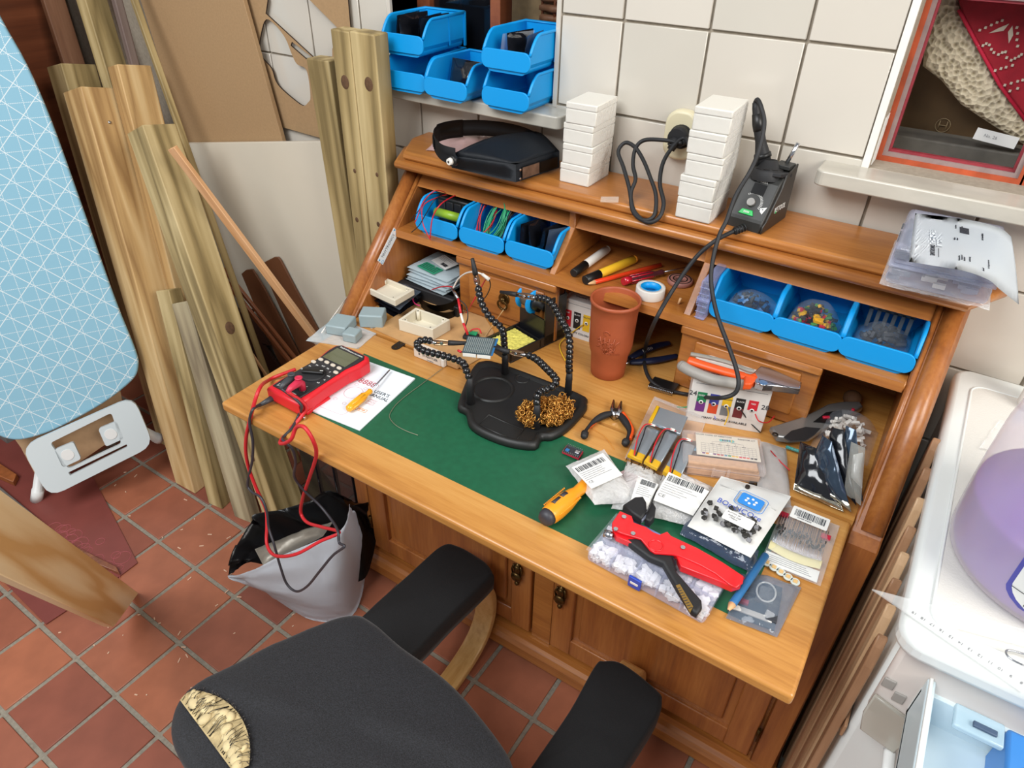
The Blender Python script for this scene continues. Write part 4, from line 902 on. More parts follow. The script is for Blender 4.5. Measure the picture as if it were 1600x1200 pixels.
def barcode(M, w, h, parent, seed=1, m=None, name='barcode'):
    rn = random.Random(seed); b = MB(); x = -w/2
    while x < w/2:
        d = rn.choice((.012, .02, .035))*w; b.box((x+d/2, 0, 0), (d, h, .0002), M=M); x += d+rn.choice((.012, .02, .03))*w
    return obj(name, b, m or M_ink, parent, kind='stuff', w=True)
def lines(M, w, n, step, parent, seed=1, h=.0007, m=None):
    rn = random.Random(seed)
    for k in range(n):
        ww = w*rn.uniform(.55, 1); b = MB(); b.box((-(w-ww)/2, -k*step, 0), (ww, h, .0002), M=M); obj('print_line', b, m or mat_print, parent, w=True)
mat_print = mat('grey print', '7b7b7e', .6)
barcode(Ml @ Matrix.Translation((.010, -.008, 0)), .02, .009, lb, 3); lines(Ml @ Matrix.Translation((-.004, .013, 0)), .045, 4, .004, lb, 2)
# cardboard sheet, eraser box
M_card = mat('brown cardboard', 'b98f5e', .85, var=.08, scale=50)
b = MB(); b.prism([(-0.444,-0.3796,0.77),(-0.3313,-0.3857,0.77),(-0.2435,-0.3896,0.77),(-0.2067,-0.3936,0.77),(-0.1975,-0.3423,0.77),(-0.2299,-0.2494,0.77),(-0.3141,-0.1848,0.77),(-0.4021,-0.1531,0.77),(-0.4373,-0.2274,0.77)], (0, 0, .0022)); obj('cardboard_sheet', b, M_card, None, 'flat brown cardboard sheet under the ivory enclosure base', 'cardboard', w=True)
er = thing('eraser_box', 'small white eraser box lettered STAEDTLER before the cardboard', 'box', (-.275, -.40, HL))
b = MB(); b.span((-.3125, -.409, HL), (-.2455, -.386, HL+.019), .0015); obj('carton', b, mat('off white carton', 'd8cbbb', .6), er, w=True)
b = MB(); b.span((-.246, -.4095, HL+.0005), (-.2385, -.3855, HL+.0185), .002); obj('rubber_end', b, M_white, er, w=True)
Me_ = frame((-.275, -.4092, HL+.0095), (1, 0, 0), (0, -1, 0))
text('lettering', 'STAEDTLER', .0072, Me_ @ Matrix.Translation((.003, .0015, 0)), M_ink, er, w=True); text('lettering', 'rasoplast', .0045, Me_ @ Matrix.Translation((.003, -.0055, 0)), mat_print, er, w=True)
b = MB(); b.box((-.0235, .0015, 0), (.003, .005, .0002), M=Me_); obj('logo_mark', b, M_ink, er, w=True)
b = MB(); b.span((-.237, -.402, H+.0028), (-.212, -.376, H+.013), .001); obj('carton_piece', b, M_card, None, 'small brown carton piece beside the white eraser box', 'cardboard', w=True)
# curved black battery clip strap
cs = thing('battery_clip', 'curved black two band clip behind the ivory enclosure base', 'clip', (-.36, -.26, HL))
for k, (pp_, z0) in enumerate((([(-0.4223,-0.256,0.7816), (-0.3997,-0.2643,0.7816), (-0.3714,-0.2648,0.7816), (-0.3544,-0.2466,0.7816), (-0.3466,-0.2179,0.7816)], 0), ([(-0.4186,-0.2548,0.7726), (-0.382,-0.2698,0.7726), (-0.3518,-0.2687,0.7726), (-0.3354,-0.2543,0.7726), (-0.3363,-0.2254,0.7726)], 0))):
    pts = [Vector(p) for p in spline(pp_, 5)]
    b = MB(); f_ = b.grid(lambda u, v: pts[int(round(u*(len(pts)-1)))]+Vector((0, 0, .016*v)), len(pts)-1, 1); b.solid(f_, .004); obj('band', b, M_black, cs, w=True)
b = MB(); b.box(Vector((-0.3324,-0.2349,0.7816)), (.012, .02, .028), .002); obj('clip_block', b, M_black, cs, w=True)
b = MB(); b.tube(spline([(-0.4425,-0.2457,0.7896), (-0.4374,-0.2587,0.7876), (-0.4279,-0.2642,0.7836), (-0.414,-0.264,0.7816)], 6), .0014, 6); obj('pink_wire', b, mat('pink wire', 'cc2f6e', .4), cs, label='pink wire loop', w=True)
# crocodile clip leads and module
gm = thing('charger_module', 'small green topped module with red clip and wires on the cardboard', 'circuit module', tuple(Vector((-0.2555,-0.2956,0.7756))))
b = MB(); b.box((0, 0, .004), (.03, .02, .006), .001, M=frame((-0.2545,-0.297,0.7736), (1, .3, 0))); obj('module_body', b, M_bk2, gm, w=True)
b = MB(); b.box((0, 0, .0085), (.018, .012, .002), M=frame((-0.2541,-0.2908,0.7736), (1, .3, 0))); obj('green_top', b, M_grnw, gm, w=True)
b = MB(); b.tube(spline([(-0.2625,-0.2902,0.7796), (-0.2587,-0.2863,0.7866), (-0.2493,-0.2769,0.7866), (-0.2397,-0.2816,0.7816)], 6), .0016, 6); obj('red_loop', b, M_redw, gm, w=True)
cl = thing('crocodile_lead', 'red sleeved crocodile clip lead hanging down to the small module', 'clip lead', tuple(Vector((-0.2572,-0.3061,0.7896))))
k0, k1, k2, k3, k4 = (Vector(p) for p in ((-0.3276,-0.26,0.8496), (-0.2968,-0.28,0.8431), (-0.2764,-0.3,0.8251), (-0.2632,-0.31,0.8121), (-0.2491,-0.315,0.7925)))
b = MB(); b.tube([k0, k0.lerp(k1, .5), k1], [.0015, .0035, .003], 8); obj('clip_jaw', b, M_steel, cl, w=True)
for a_, c_, m in ((k1, k2, M_redw), (k2, k3, M_whtw), (k3, k4, M_redw)):
    b = MB(); b.tube([a_, c_], .0026, 8); obj('sleeve', b, m, cl, w=True)
b = MB(); b.tube(spline([tuple(k1), (-0.2779,-0.28,0.8328), (-0.2664,-0.29,0.8161), (-0.2662,-0.3,0.7955), tuple(k4)], 6), .0012, 6); obj('wire', b, M_blkw, cl, label='black wire', w=True)
LW = 'loose leads before the left drawer'
for pts, r, m, lab in (
    ([(-0.4321,-0.2138,0.7896), (-0.3705,-0.24,0.8309), (-0.3275,-0.26,0.8526)], .0013, M_redw, 'red wire from the black tray to the crocodile clip'),
    ([(-0.4382,-0.2251,0.7816), (-0.4185,-0.193,0.7796), (-0.3355,-0.25,0.8398)], .0011, M_blkw, 'black wire alongside the red one from the black tray'),
    ([(-0.3204,-0.265,0.854), (-0.3027,-0.27,0.8818), (-0.2683,-0.29,0.9129), (-0.2195,-0.33,0.9464), (-0.1924,-0.34,0.9533)], .0017, M_whtw, 'white wire arching past the crocodile clip tip'),
    ([(-0.1889,-0.335,0.9457), (-0.2212,-0.31,0.9012), (-0.2488,-0.3,0.8559), (-0.319,-0.2208,0.7776), (-0.3297,-0.2297,0.7736)], .0014, M_redw, 'red wire running down from the white connector'),
    ([(-0.1833,-0.335,0.9448), (-0.1908,-0.32,0.9203), (-0.225,-0.29,0.8716), (-0.3279,-0.1847,0.7736), (-0.3504,-0.1967,0.7736)], .0011, M_blkw, 'black wire looping down from the white connector'),
    ([(-0.2235,-0.3049,0.7796), (-0.2441,-0.2331,0.7756), (-0.2239,-0.23,0.8116), (-0.2232,-0.2,0.8249)], .0009, mat('tan solder wire', 'c9a878', .4), 'thin solder wire rising to the blue spool')):
    wire('loose_lead', pts, r, m, lab, group=LW)
b = MB(); a_, c_ = Vector((-0.1952,-0.34,0.9537)), Vector((-0.1833,-0.335,0.9435)); b.tube([a_, c_], [.003, .0045], 4); obj('connector_plug', b, M_whtw, None, 'small white connector plug near the upright black clip', 'connector', w=True)
# helping hands stand
hh = thing('helping_hands', 'black helping hands stand with four jointed arms on the green leather', 'soldering stand', (-.06, -.43, HL))
M_tray = mat('dusty black tray', '191918', .5, bump=.06, scale=200)
outl = [(-0.1599,-0.4576,0.7696),(-0.1798,-0.4079,0.7696),(-0.1877,-0.3801,0.7696),(-0.1839,-0.3618,0.7696),(-0.1473,-0.3476,0.7696),(0.0237,-0.3481,0.7696),(0.045,-0.3611,0.7696),(0.0536,-0.3821,0.7696),(0.0529,-0.4459,0.7696),(0.042,-0.4793,0.7696),(0.0285,-0.4903,0.7696),(0.0313,-0.5156,0.7696),(-0.01,-0.5336,0.7696),(-0.0619,-0.537,0.7696),(-0.0938,-0.5278,0.7696),(-0.1168,-0.5052,0.7696),(-0.1386,-0.5002,0.7696)]
ctr = sum((Vector(p) for p in outl), Vector((0, 0, 0)))/len(outl)
def sc_(k, dz): return [ctr+(Vector(p)-ctr)*k+Vector((0, 0, dz)) for p in spline([tuple(p) for p in outl], 3, True)]
b = MB(); r0, r1, r2, r3, r4 = sc_(1, 0), sc_(1, .006), sc_(.965, .013), sc_(.90, .0135), sc_(.86, .009)
n_ = len(r0); pts = r0+r1+r2+r3+r4; F = [tuple(range(n_))[::-1], tuple(range(4*n_, 5*n_))]
for q in range(4): F += [(q*n_+i, q*n_+(i+1) % n_, (q+1)*n_+(i+1) % n_, (q+1)*n_+i) for i in range(n_)]
b.poly(pts, F); bmesh.ops.recalc_face_normals(b.bm, faces=b.bm.faces)
for f in b.bm.faces: f.smooth = len(f.verts) == 4
obj('tray_base', b, M_tray, hh, w=True)
b = MB(); c = Vector((-0.1154,-0.4233,0.7786)); b.lathe([(.033, -.0005), (.035, .003), (.038, .003), (.040, -.0005)], 36, Matrix.Translation(c)); obj('round_recess', b, M_tray, hh, w=True)
b = MB(); c = Vector((-0.0878,-0.366,0.7786)); b.lathe([(.011, -.0005), (.012, .0015), (.014, .0015), (.0145, -.0005)], 24, Matrix.Translation(c)); obj('small_recess', b, M_tray, hh, w=True)
b = MB(); c4 = [(-0.0793,-0.4885,0.7781),(-0.0073,-0.4903,0.7781),(-0.0021,-0.5226,0.7781),(-0.078,-0.5213,0.7781)]; b.tube([Vector(p) for p in spline(c4, 1, True)], .0025, 6, closed=True); obj('slot_rim', b, M_tray, hh, w=True)
def post(p, h):
    b = MB(); p = Vector(p); b.tube([p, p+Vector((0, 0, h*.62)), p+Vector((0, 0, h*.66)), p+Vector((0, 0, h))], [.0072, .0062, .0066, .0052], 14); return obj('post', b, M_bk2, hh, w=True)
posts = [(-.1245, -.480, HL+.008), (-.125, -.368, HL+.008), (.006, -.360, HL+.008), (.0075, -.4735, HL+.008)]
for p, h in zip(posts, (.058, .046, .052, .053)): post(p, h)
def arm(pts, r=.0068):
    P_ = spline(pts, 10); L_ = [0]
    for i in range(1, len(P_)): L_.append(L_[-1]+(P_[i]-P_[i-1]).length)
    step = .0098; n_ = max(2, int(L_[-1]/step)); a_ = None
    root = None
    for k in range(n_):
        s0 = L_[-1]*k/n_; s1 = L_[-1]*(k+1.12)/n_
        def at(s):
            s = min(s, L_[-1])
            for i in range(1, len(L_)):
                if L_[i] >= s: t = (s-L_[i-1])/max(1e-9, L_[i]-L_[i-1]); return P_[i-1].lerp(P_[i], t)
            return P_[-1]
        p, q = at(s0), at(s1); d = q-p
        b = MB(); b.tube([p, p+d*.15, p+d*.55, p+d*.8, q], [r*.62, r*.98, r, r*.7, r*.55], 10)
        obj('arm_segment', b, M_arm, hh, w=True)
M_arm = mat('glossy black joint', '131315', .22, coat=.4)
def clipper(p, q, sleeve=None, gap=.0022):
    """crocodile clip: two copper jaws, a spring and a dark sleeve"""
    p, q = Vector(p), Vector(q); d = q-p; sd = d.cross(Vector((0, 0, 1))).normalized(); u = sd.cross(d).normalized()
    root = None
    for s in (1, -1):
        b = MB(); pts = [p+u*s*.0045-sd*.003, p+u*s*.0045+sd*.003, p+d*.45+u*s*.005+sd*.0032, q+u*s*gap+sd*.0014, q+u*s*gap-sd*.0014, p+d*.45+u*s*.005-sd*.0032]
        b.prism(pts, -u*s*.0016, .0003); obj('clip_jaw', b, M_copper, hh, w=True)
    b = MB(); b.cyl(p+d*.4-sd*.0035, p+d*.4+sd*.0035, .0028, n=10); obj('clip_spring', b, M_steel, hh, w=True)
    b = MB(); b.cyl(p-d*.12, p+d*.15, .0034, n=10); obj('clip_screw', b, M_steel, hh, w=True)
    if sleeve is not None:
        b = MB(); b.tube([q-d*.25, q, Vector(sleeve)], [.005, .0048, .0032], 8); obj('jaw_sleeve', b, M_bk2, hh, w=True)
M_copper = mat('pinkish copper clip', 'a58468', .3, metal=.85)
tp = lambda i, h: (posts[i][0], posts[i][1], posts[i][2]+h)
arm([tp(1, .044), (-0.1259,-0.37,0.8407), (-0.1262,-0.372,0.8624), (-0.1292,-0.374,0.88), (-0.143,-0.372,0.8837), (-0.1625,-0.37,0.8936), (-0.1749,-0.368,0.9085), (-0.1831,-0.366,0.9247), (-0.1864,-0.365,0.9427)])
clipper((-0.1877,-0.365,0.9461), (-0.1928,-0.365,0.97), (-0.1978,-0.365,0.9934))
arm([tp(2, .05), (0.0051,-0.362,0.8384), (0.0043,-0.362,0.8678), (0.0003,-0.358,0.8919), (-0.01,-0.35,0.9036), (-0.0317,-0.335,0.9108), (-0.0525,-0.32,0.92), (-0.0704,-0.31,0.924), (-0.0879,-0.305,0.9214), (-0.1042,-0.3,0.9153)])
clipper((-0.1094,-0.298,0.9128), (-0.1618,-0.29,0.9009), (-0.1891,-0.288,0.8957))
ZA = HL+.082
arm([tp(0, .056), (-0.1331,-0.478,0.8406), (-0.1399,-0.472,0.8494), (-0.156,-0.465,0.8487), (-0.1674,-0.4718,0.8536), (-0.1824,-0.4759,0.8556), (-0.1972,-0.4804,0.8566), (-0.2131,-0.4838,0.8566), (-0.2307,-0.4833,0.8566), (-0.2447,-0.4751,0.8566), (-0.248,-0.4619,0.8566), (-0.2398,-0.4538,0.8566), (-0.2263,-0.4524,0.8566)])
clipper((-0.2231,-0.4527,0.8566), (-0.1924,-0.4363,0.8576), (-0.1715,-0.4241,0.8586))
arm([tp(3, .051), (0.0046,-0.472,0.837), (0.0065,-0.468,0.8499), (0.0083,-0.4498,0.8446), (0.0161,-0.4424,0.8486), (0.0197,-0.4318,0.8516), (0.0137,-0.4237,0.8536), (0.0012,-0.4175,0.8556), (-0.013,-0.4105,0.8566), (-0.0282,-0.4021,0.8566), (-0.0427,-0.3952,0.8566), (-0.0563,-0.3923,0.8566), (-0.0649,-0.3933,0.8566)])
clipper((-0.0687,-0.3958,0.8566), (-0.1016,-0.4051,0.8576), (-0.1225,-0.4086,0.8586))
# perfboard held by the clips
pc = thing('perfboard', 'square perforated board with white header blocks held by two clips', 'circuit board', tuple(Vector((-0.1435,-0.4261,0.8576))))
pA, pB, pC, pD = (Vector(p) for p in [(-0.1597,-0.4538,0.8586),(-0.1122,-0.4338,0.8586),(-0.134,-0.3832,0.8586),(-0.1822,-0.4053,0.8586)])
M_pcb = mat('grey green perfboard', '3d4c52', .45); M_hole = mat('tinned pads', 'b9c3c0', .3, metal=.5)
b = MB(); b.prism([pA, pB, pC, pD], (0, 0, .0016)); obj('board', b, M_pcb, pc, w=True)
for i in range(14):
    b = MB()
    for j in range(14):
        p = pA.lerp(pB, .06+.065*i).lerp(pD.lerp(pC, .06+.065*i), .06+.065*j)+Vector((0, 0, .0018)); b.box(p, (.0019, .0019, .0012))
    obj('pad_row', b, M_hole, pc, kind='stuff', w=True)
b = MB(); b.prism([pB+(pA-pB)*.0, pC+(pD-pC)*.0, pC+(pC-pD)*.06, pB+(pB-pA)*.06], (0, 0, .0018)); obj('blue_edge', b, M_bluep, pc, label='blue edge strip', w=True)
for t0, t1 in ((.02, .48), (.52, .98)):
    b = MB(); p, q = pA.lerp(pB, t0), pA.lerp(pB, t1); s_ = (pD-pA)*.22; b.prism([p, q, q+s_, p+s_], (0, 0, -.008), .0008); obj('header_block', b, M_whtw, pc, w=True)
b = MB(); b.tube([pA+Vector((-.012, .004, -.002)), pA+Vector((-.004, .003, -.002))], .0022, 8); obj('red_part', b, M_redw, pc, w=True)
# spool holder with sponge
sh = thing('spool_holder', 'black metal solder spool holder with yellow sponge behind the stand', 'spool holder', (-.153, -.228, HL), (0, 0, -.27))
M_blkmet = mat('black coated metal', '16161a', .35, coat=.2)
b = MB(); b.span((-.038, -.09, 0), (.038, .06, .004), .001); b.span((-.038, -.09, .004), (.038, -.087, .024)); b.span((-.038, -.09, .004), (-.035, .0, .024)); b.span((.035, -.09, .004), (.038, .06, .024)); b.span((-.038, -.012, .004), (.038, -.009, .022)); obj('base_tray', b, M_blkmet, sh)
b = MB(); b.span((-.038, .0, .004), (.038, .003, .062)); b.span((.035, .0, .004), (.038, .058, .105)); b.span((-.038, .0, .004), (-.035, .058, .105)); obj('bracket', b, M_blkmet, sh)
b = MB(); b.prism([(.038, .05, .1), (.038, .056, .1), (.038, .053, .112)], (-.003, 0, 0)); obj('bracket_tip', b, M_blkmet, sh)
b = MB(); rn = random.Random(2)
b.grid(lambda u, v: Vector((-.033+.064*u, -.084+.068*v, .019+.003*nz((u*6, v*6, 0), 3))), 20, 20); b.grid(lambda u, v: Vector((-.033+.064*u, -.084+.068*v, .006)), 2, 2)
obj('sponge', b, mat('yellow sponge', 'd9cf63', .95, var=.25, scale=180, bump=.9), sh, label='yellow cleaning sponge')
sp = thing('solder_spool', 'blue flanged spool of solder wire on the black holder', 'spool', tuple(Matrix.Translation((-.153, -.228, HL)) @ Matrix.Rotation(-.27, 4, 'Z') @ Vector((-.010, .012, .083))), (0, 0, -.34))
Mx = Matrix.Rotation(pi/2, 4, 'Y')
for x in (-.027, .004):
    b = MB(); b.lathe([(.008, 0), (.024, 0), (.026, .0015), (.026, .0035), (.024, .005), (.008, .005)], 32, Matrix.Translation((x, 0, 0)) @ Mx); obj('flange', b, M_bin, sp)
b = MB(); b.lathe([(.008, 0)]+[(.0175+.0006*(k % 2), .0006+.0008*k) for k in range(34)]+[(.008, .028)], 28, Matrix.Translation((-.0235, 0, 0)) @ Mx); obj('wound_wire', b, mat('solder wire', '8d8a80', .35, metal=.8), sp)
b = MB(); b.lathe([(.0015, 0), (.016, 0), (.016, .012), (.008, .013), (.008, .028), (.0015, .028)], 20, Matrix.Translation((.009, 0, 0)) @ Mx); obj('axle_hub', b, M_black, sp)
b = MB(); b.cyl((-.036, 0, 0), (.036, 0, 0), .004, n=10); obj('axle', b, M_black, sp)
# brass wool
M_wool = mat('brass wool', 'd29a4c', .3, metal=.75, var=.35, scale=300)
rn = random.Random(8); b = MB()
for P0, r_ in ((Vector((-0.0092,-0.4676,0.7996)), .024), (Vector((0.0104,-0.4499,0.8036)), .023), (Vector((0.0262,-0.4289,0.7996)), .025), (Vector((0.0206,-0.4448,0.7936)), .022)):
    for k in range(190):
        c = P0+Vector((rn.gauss(0, 1), rn.gauss(0, 1), rn.gauss(0, .8))).normalized()*r_*rn.uniform(.55, 1); rr = rn.uniform(.003, .0055)
        Mr = Matrix.Translation(c) @ Matrix.Rotation(rn.uniform(0, 6), 4, 'X') @ Matrix.Rotation(rn.uniform(0, 6), 4, 'Y')
        b.tube([Mr @ Vector((rr*cos(a), rr*sin(a), .0012*sin(2*a))) for a in [q*pi/4.5 for q in range(10)]], .0013, 3, caps=False, flat=.6)
obj('brass_wool', b, M_wool, None, 'clump of golden brass wool on the black stand tray', 'brass wool', kind='stuff', w=True)
# microcontroller board
mc = thing('microcontroller_board', 'small red edged microcontroller board on the green leather', 'circuit board', tuple(Vector((0.084,-0.4822,0.7696))))
mA, mB, mC, mD = (Vector(p) for p in [(0.0724,-0.4984,0.7716),(0.1033,-0.4982,0.7716),(0.1013,-0.4791,0.7716),(0.0716,-0.4798,0.7716)])
b = MB(); b.prism([mA, mB, mC, mD], (0, 0, .004)); obj('board', b, [M_redp], mc, w=True)
b = MB(); b.prism([mA.lerp(mC, .03)+Vector((0, 0, .004)), mB.lerp(mD, .03)+Vector((0, 0, .004)), mC.lerp(mA, .03)+Vector((0, 0, .004)), mD.lerp(mB, .03)+Vector((0, 0, .004))], (0, 0, .001)); obj('top_mask', b, mat('board black', '2a2d33', .4), mc, w=True)
b = MB(); b.box((mA+mC)/2*.45+(mB+mC)/2*.55+Vector((0, 0, .0062)), (.008, .007, .002), .0005); obj('chip', b, M_steel, mc, w=True)
b = MB(); b.box(mA.lerp(mC, .25)+Vector((0, 0, .0065)), (.006, .006, .003), .0005); obj('blue_part', b, M_bluep, mc, w=True)
for k in range(9):
    for e0, e1 in ((mA, mB), (mD, mC)):
        b = MB(); b.box(e0.lerp(e1, .08+.105*k)+Vector((0, 0, .0055)), (.0011, .0011, .004)); obj('pin', b, M_steel, mc, w=True)
# big yellow screwdriver
sdv = thing('screwdriver', 'orange yellow screwdriver with dark end cap on the leather edge', 'screwdriver', tuple(Vector((0.128,-0.5927,0.7696))))
s0, s1 = Vector((0.13,-0.6453,0.7856)), Vector((0.1444,-0.5469,0.7816)); d = s1-s0
M_ylw = mat('orange yellow handle', 'f0991b', .4, coat=.15); M_capg = mat('dark grey cap', '35343a', .5)
b = MB(); b.tube([s0, s0+d*.06, s0+d*.2, s0+d*.42, s0+d*.62, s0+d*.72, s0+d*.9, s1], [.0125, .0145, .0158, .015, .0118, .009, .0098, .011], 20); obj('handle', b, M_ylw, sdv, w=True)
b = MB(); b.tube([s0-d*.09, s0-d*.075, s0-d*.02, s0+d*.03], [.004, .0105, .013, .0135], 20); obj('end_cap', b, M_capg, sdv, label='dark grey end cap', w=True)
upn = Vector((0, 0, 1)); sd_ = d.normalized().cross(upn); u_ = sd_.cross(d.normalized())
for t0, t1 in ((.16, .33), (.36, .48)):
    b = MB(); b.tube([s0+d*t0+u_*.0145-sd_*.003, s0+d*t1+u_*.0135-sd_*.003], .004, 8, flat=.5); obj('grip_inset', b, M_capg, sdv, w=True)
for k in range(16):
    for sgn in (-1, 1):
        b = MB(); c = s0+d*(.12+.032*k)+sd_*sgn*.0135+u_*.005; b.tube([c-sd_*.0015, c+sd_*sgn*.0022+u_*.002], .0011, 5); obj('grip_rib', b, M_ylw, sdv, w=True)
b = MB(); b.tube([s1, s1+d*.5], .003, 10); obj('shaft', b, M_steel, sdv, w=True)

# ================================================================ MIDDLE SHELF
ZS = .9192
def pen(name, label, cat, p0, p1, r, parts):
    p0, p1 = Vector(p0), Vector(p1); t = thing(name, label, cat, tuple(p0)); d = p1-p0
    for n_, t0, t1, r0, r1, m in parts:
        b = MB(); b.tube([p0+d*t0, p0+d*(t0+.02*(t1-t0)), p0+d*t1], [r*r0*.9, r*r0, r*r1], 14); obj(n_, b, m, t, w=True)
    return t
M_wht2 = mat('white pen barrel', 'd9d4cc', .4); M_penyel = mat('yellow pen barrel', 'e8b52c', .4); M_pencil = mat('orange red pencil lacquer', 'dd3f1c', .35, coat=.4); M_rawwood = mat('bare pencil wood', 'd9ac7c', .8); M_ltred = mat('clear red plastic', 'b5182c', .2, coat=.5)
p = pen('marker_pen', 'white marker pen with black cap on the middle shelf', 'marker', (-0.0823,-0.1985,0.9282), (-0.0772,-0.0648,0.9282), .0085, (('cap', 0, .33, .95, 1.05, M_black), ('barrel', .33, .96, 1, 1, M_wht2), ('end_plug', .96, 1, .9, .85, M_wht2)))
pa, pb_ = Vector((-0.0823,-0.1985,0.9282)), Vector((-0.0772,-0.0648,0.9282)); Mp = frame(pa.lerp(pb_, .62)+Vector((.002, -.006, .0062)), pb_-pa, (.2, -.6, .7)); text('lettering', 'marker', .007, Mp, M_redp, p, w=True); text('lettering', 'EF', .005, Mp @ Matrix.Translation((-.016, 0, 0)), M_grnw, p, w=True)
p = pen('marker_pen', 'yellow marker pen with black cap on the middle shelf', 'marker', (-0.0507,-0.2115,0.9282), (-0.0112,-0.0728,0.9282), .0085, (('cap', 0, .27, 1.05, 1.05, M_black), ('barrel', .27, .95, 1, 1, M_penyel), ('end_plug', .95, 1, .9, .85, M_orgw)))
pa, pb_ = Vector((-0.0507,-0.2115,0.9282)), Vector((-0.0112,-0.0728,0.9282)); Mp = frame(pa.lerp(pb_, .58)+Vector((.002, -.006, .0062)), pb_-pa, (.2, -.6, .7)); text('lettering', 'paint marker', .007, Mp, M_ink, p, w=True)
pen('pencil', 'orange red pencil with bare tip lying by the yellow marker', 'pencil', (-0.0439,-0.2161,0.9242), (0.0383,-0.0631,0.9242), .0045, (('lead', 0, .02, .1, .3, M_ink), ('sharpened_tip', .015, .10, .3, 1, M_rawwood), ('shaft', .10, 1, 1, 1, M_pencil)))
rsd = screwdriver('dark red clear handled screwdriver at the back of the middle shelf', (0.0119,-0.1717,0.9282), (0.058,-0.0956,0.9282), (0.0866,-0.053,0.9282), .0075, mat('dark clear handle', '4a2228', .2, coat=.5), capm=M_ltred)
b = MB(); a_, c_ = Vector((0.011,-0.1754,0.9282)), Vector((0.0176,-0.1615,0.9282)); b.tube([a_, c_], [.0075, .0082], 14); obj('handle_end', b, M_ltred, rsd, w=True)
tr = thing('tape_roll', 'roll of white tape with blue core on the middle shelf', 'tape roll', (0.0681,-0.182,0.9192))
b = MB(); b.lathe([(.0185, 0), (.026, 0), (.0265, .001), (.0265, .018), (.026, .019), (.0185, .019), (.0185, 0)], 36); obj('tape', b, M_wht2, tr)
b = MB(); b.lathe([(.0155, .0005), (.0185, .0005), (.0186, .0192), (.0155, .0192), (.0155, .0005)], 36); obj('blue_core', b, M_bin, tr, label='blue cardboard core')
b = MB(); b.lathe([(.0001, .006), (.0155, .006), (.0155, .007), (.0001, .007)], 24); obj('core_disc', b, M_bluep, tr)
wr_ = thing('solder_wick', 'flat pinkish spool of solder wick at the back of the middle shelf', 'spool', (0.095,-0.1032,0.9192))
b = MB(); b.lathe([(.006, 0), (.0225, 0), (.024, .002), (.024, .007), (.0225, .009), (.006, .009), (.006, 0)], 30); obj('spool_body', b, mat('dusty pink plastic', '9c6a60', .4), wr_)
for r_ in (.011, .018):
    b = MB(); b.lathe([(r_, .0085), (r_+.002, .0098), (r_+.004, .0085)], 30); obj('dark_ring', b, M_iron, wr_)
b = MB(); b.cyl((0.1237,-0.1813,0.9192), Vector((0.1237,-0.1813,0.9192))+Vector((.002, .001, .012)), .0022, n=8); obj('wood_peg', b, M_rawwood, None, 'tiny wooden peg standing on the shelf by the tape roll', 'peg', w=True)
og = thing('parts_organizer', 'clear organizer box standing upright left of the right blue bins', 'organizer', (.1745, -.13, ZS))
M_cb2 = clear('clear blue tinted box', 'b4bdec', .2, .08, .45)
b = MB(); b.span((-.0085, -.085, 0), (.0085, .06, .074), .003); obj('box_shell', b, M_cb2, og)
b = MB(); b.span((-.0105, -.0865, .030), (-.0085, -.0865+.012, .044), .001); b.cyl((-.0105, -.08, .037), (.0095, -.08, .037), .004, n=12); obj('clasp', b, M_cb2, og)
rn = random.Random(6)
for k in range(6):
    b = MB(); b.span((-.0095, -.0855, .004+.0115*k), (.0085, -.0845, .0052+.0115*k)); obj('divider', b, M_cb2, og)
    b = MB()
    for q in range(4): b.box((rn.uniform(-.004, .004), -.08+rn.uniform(-.001, .02), .009+.0115*k), (.006, .005, .004))
    obj('small_parts', b, M_steel if k > 2 else M_gryp, og, kind='stuff')
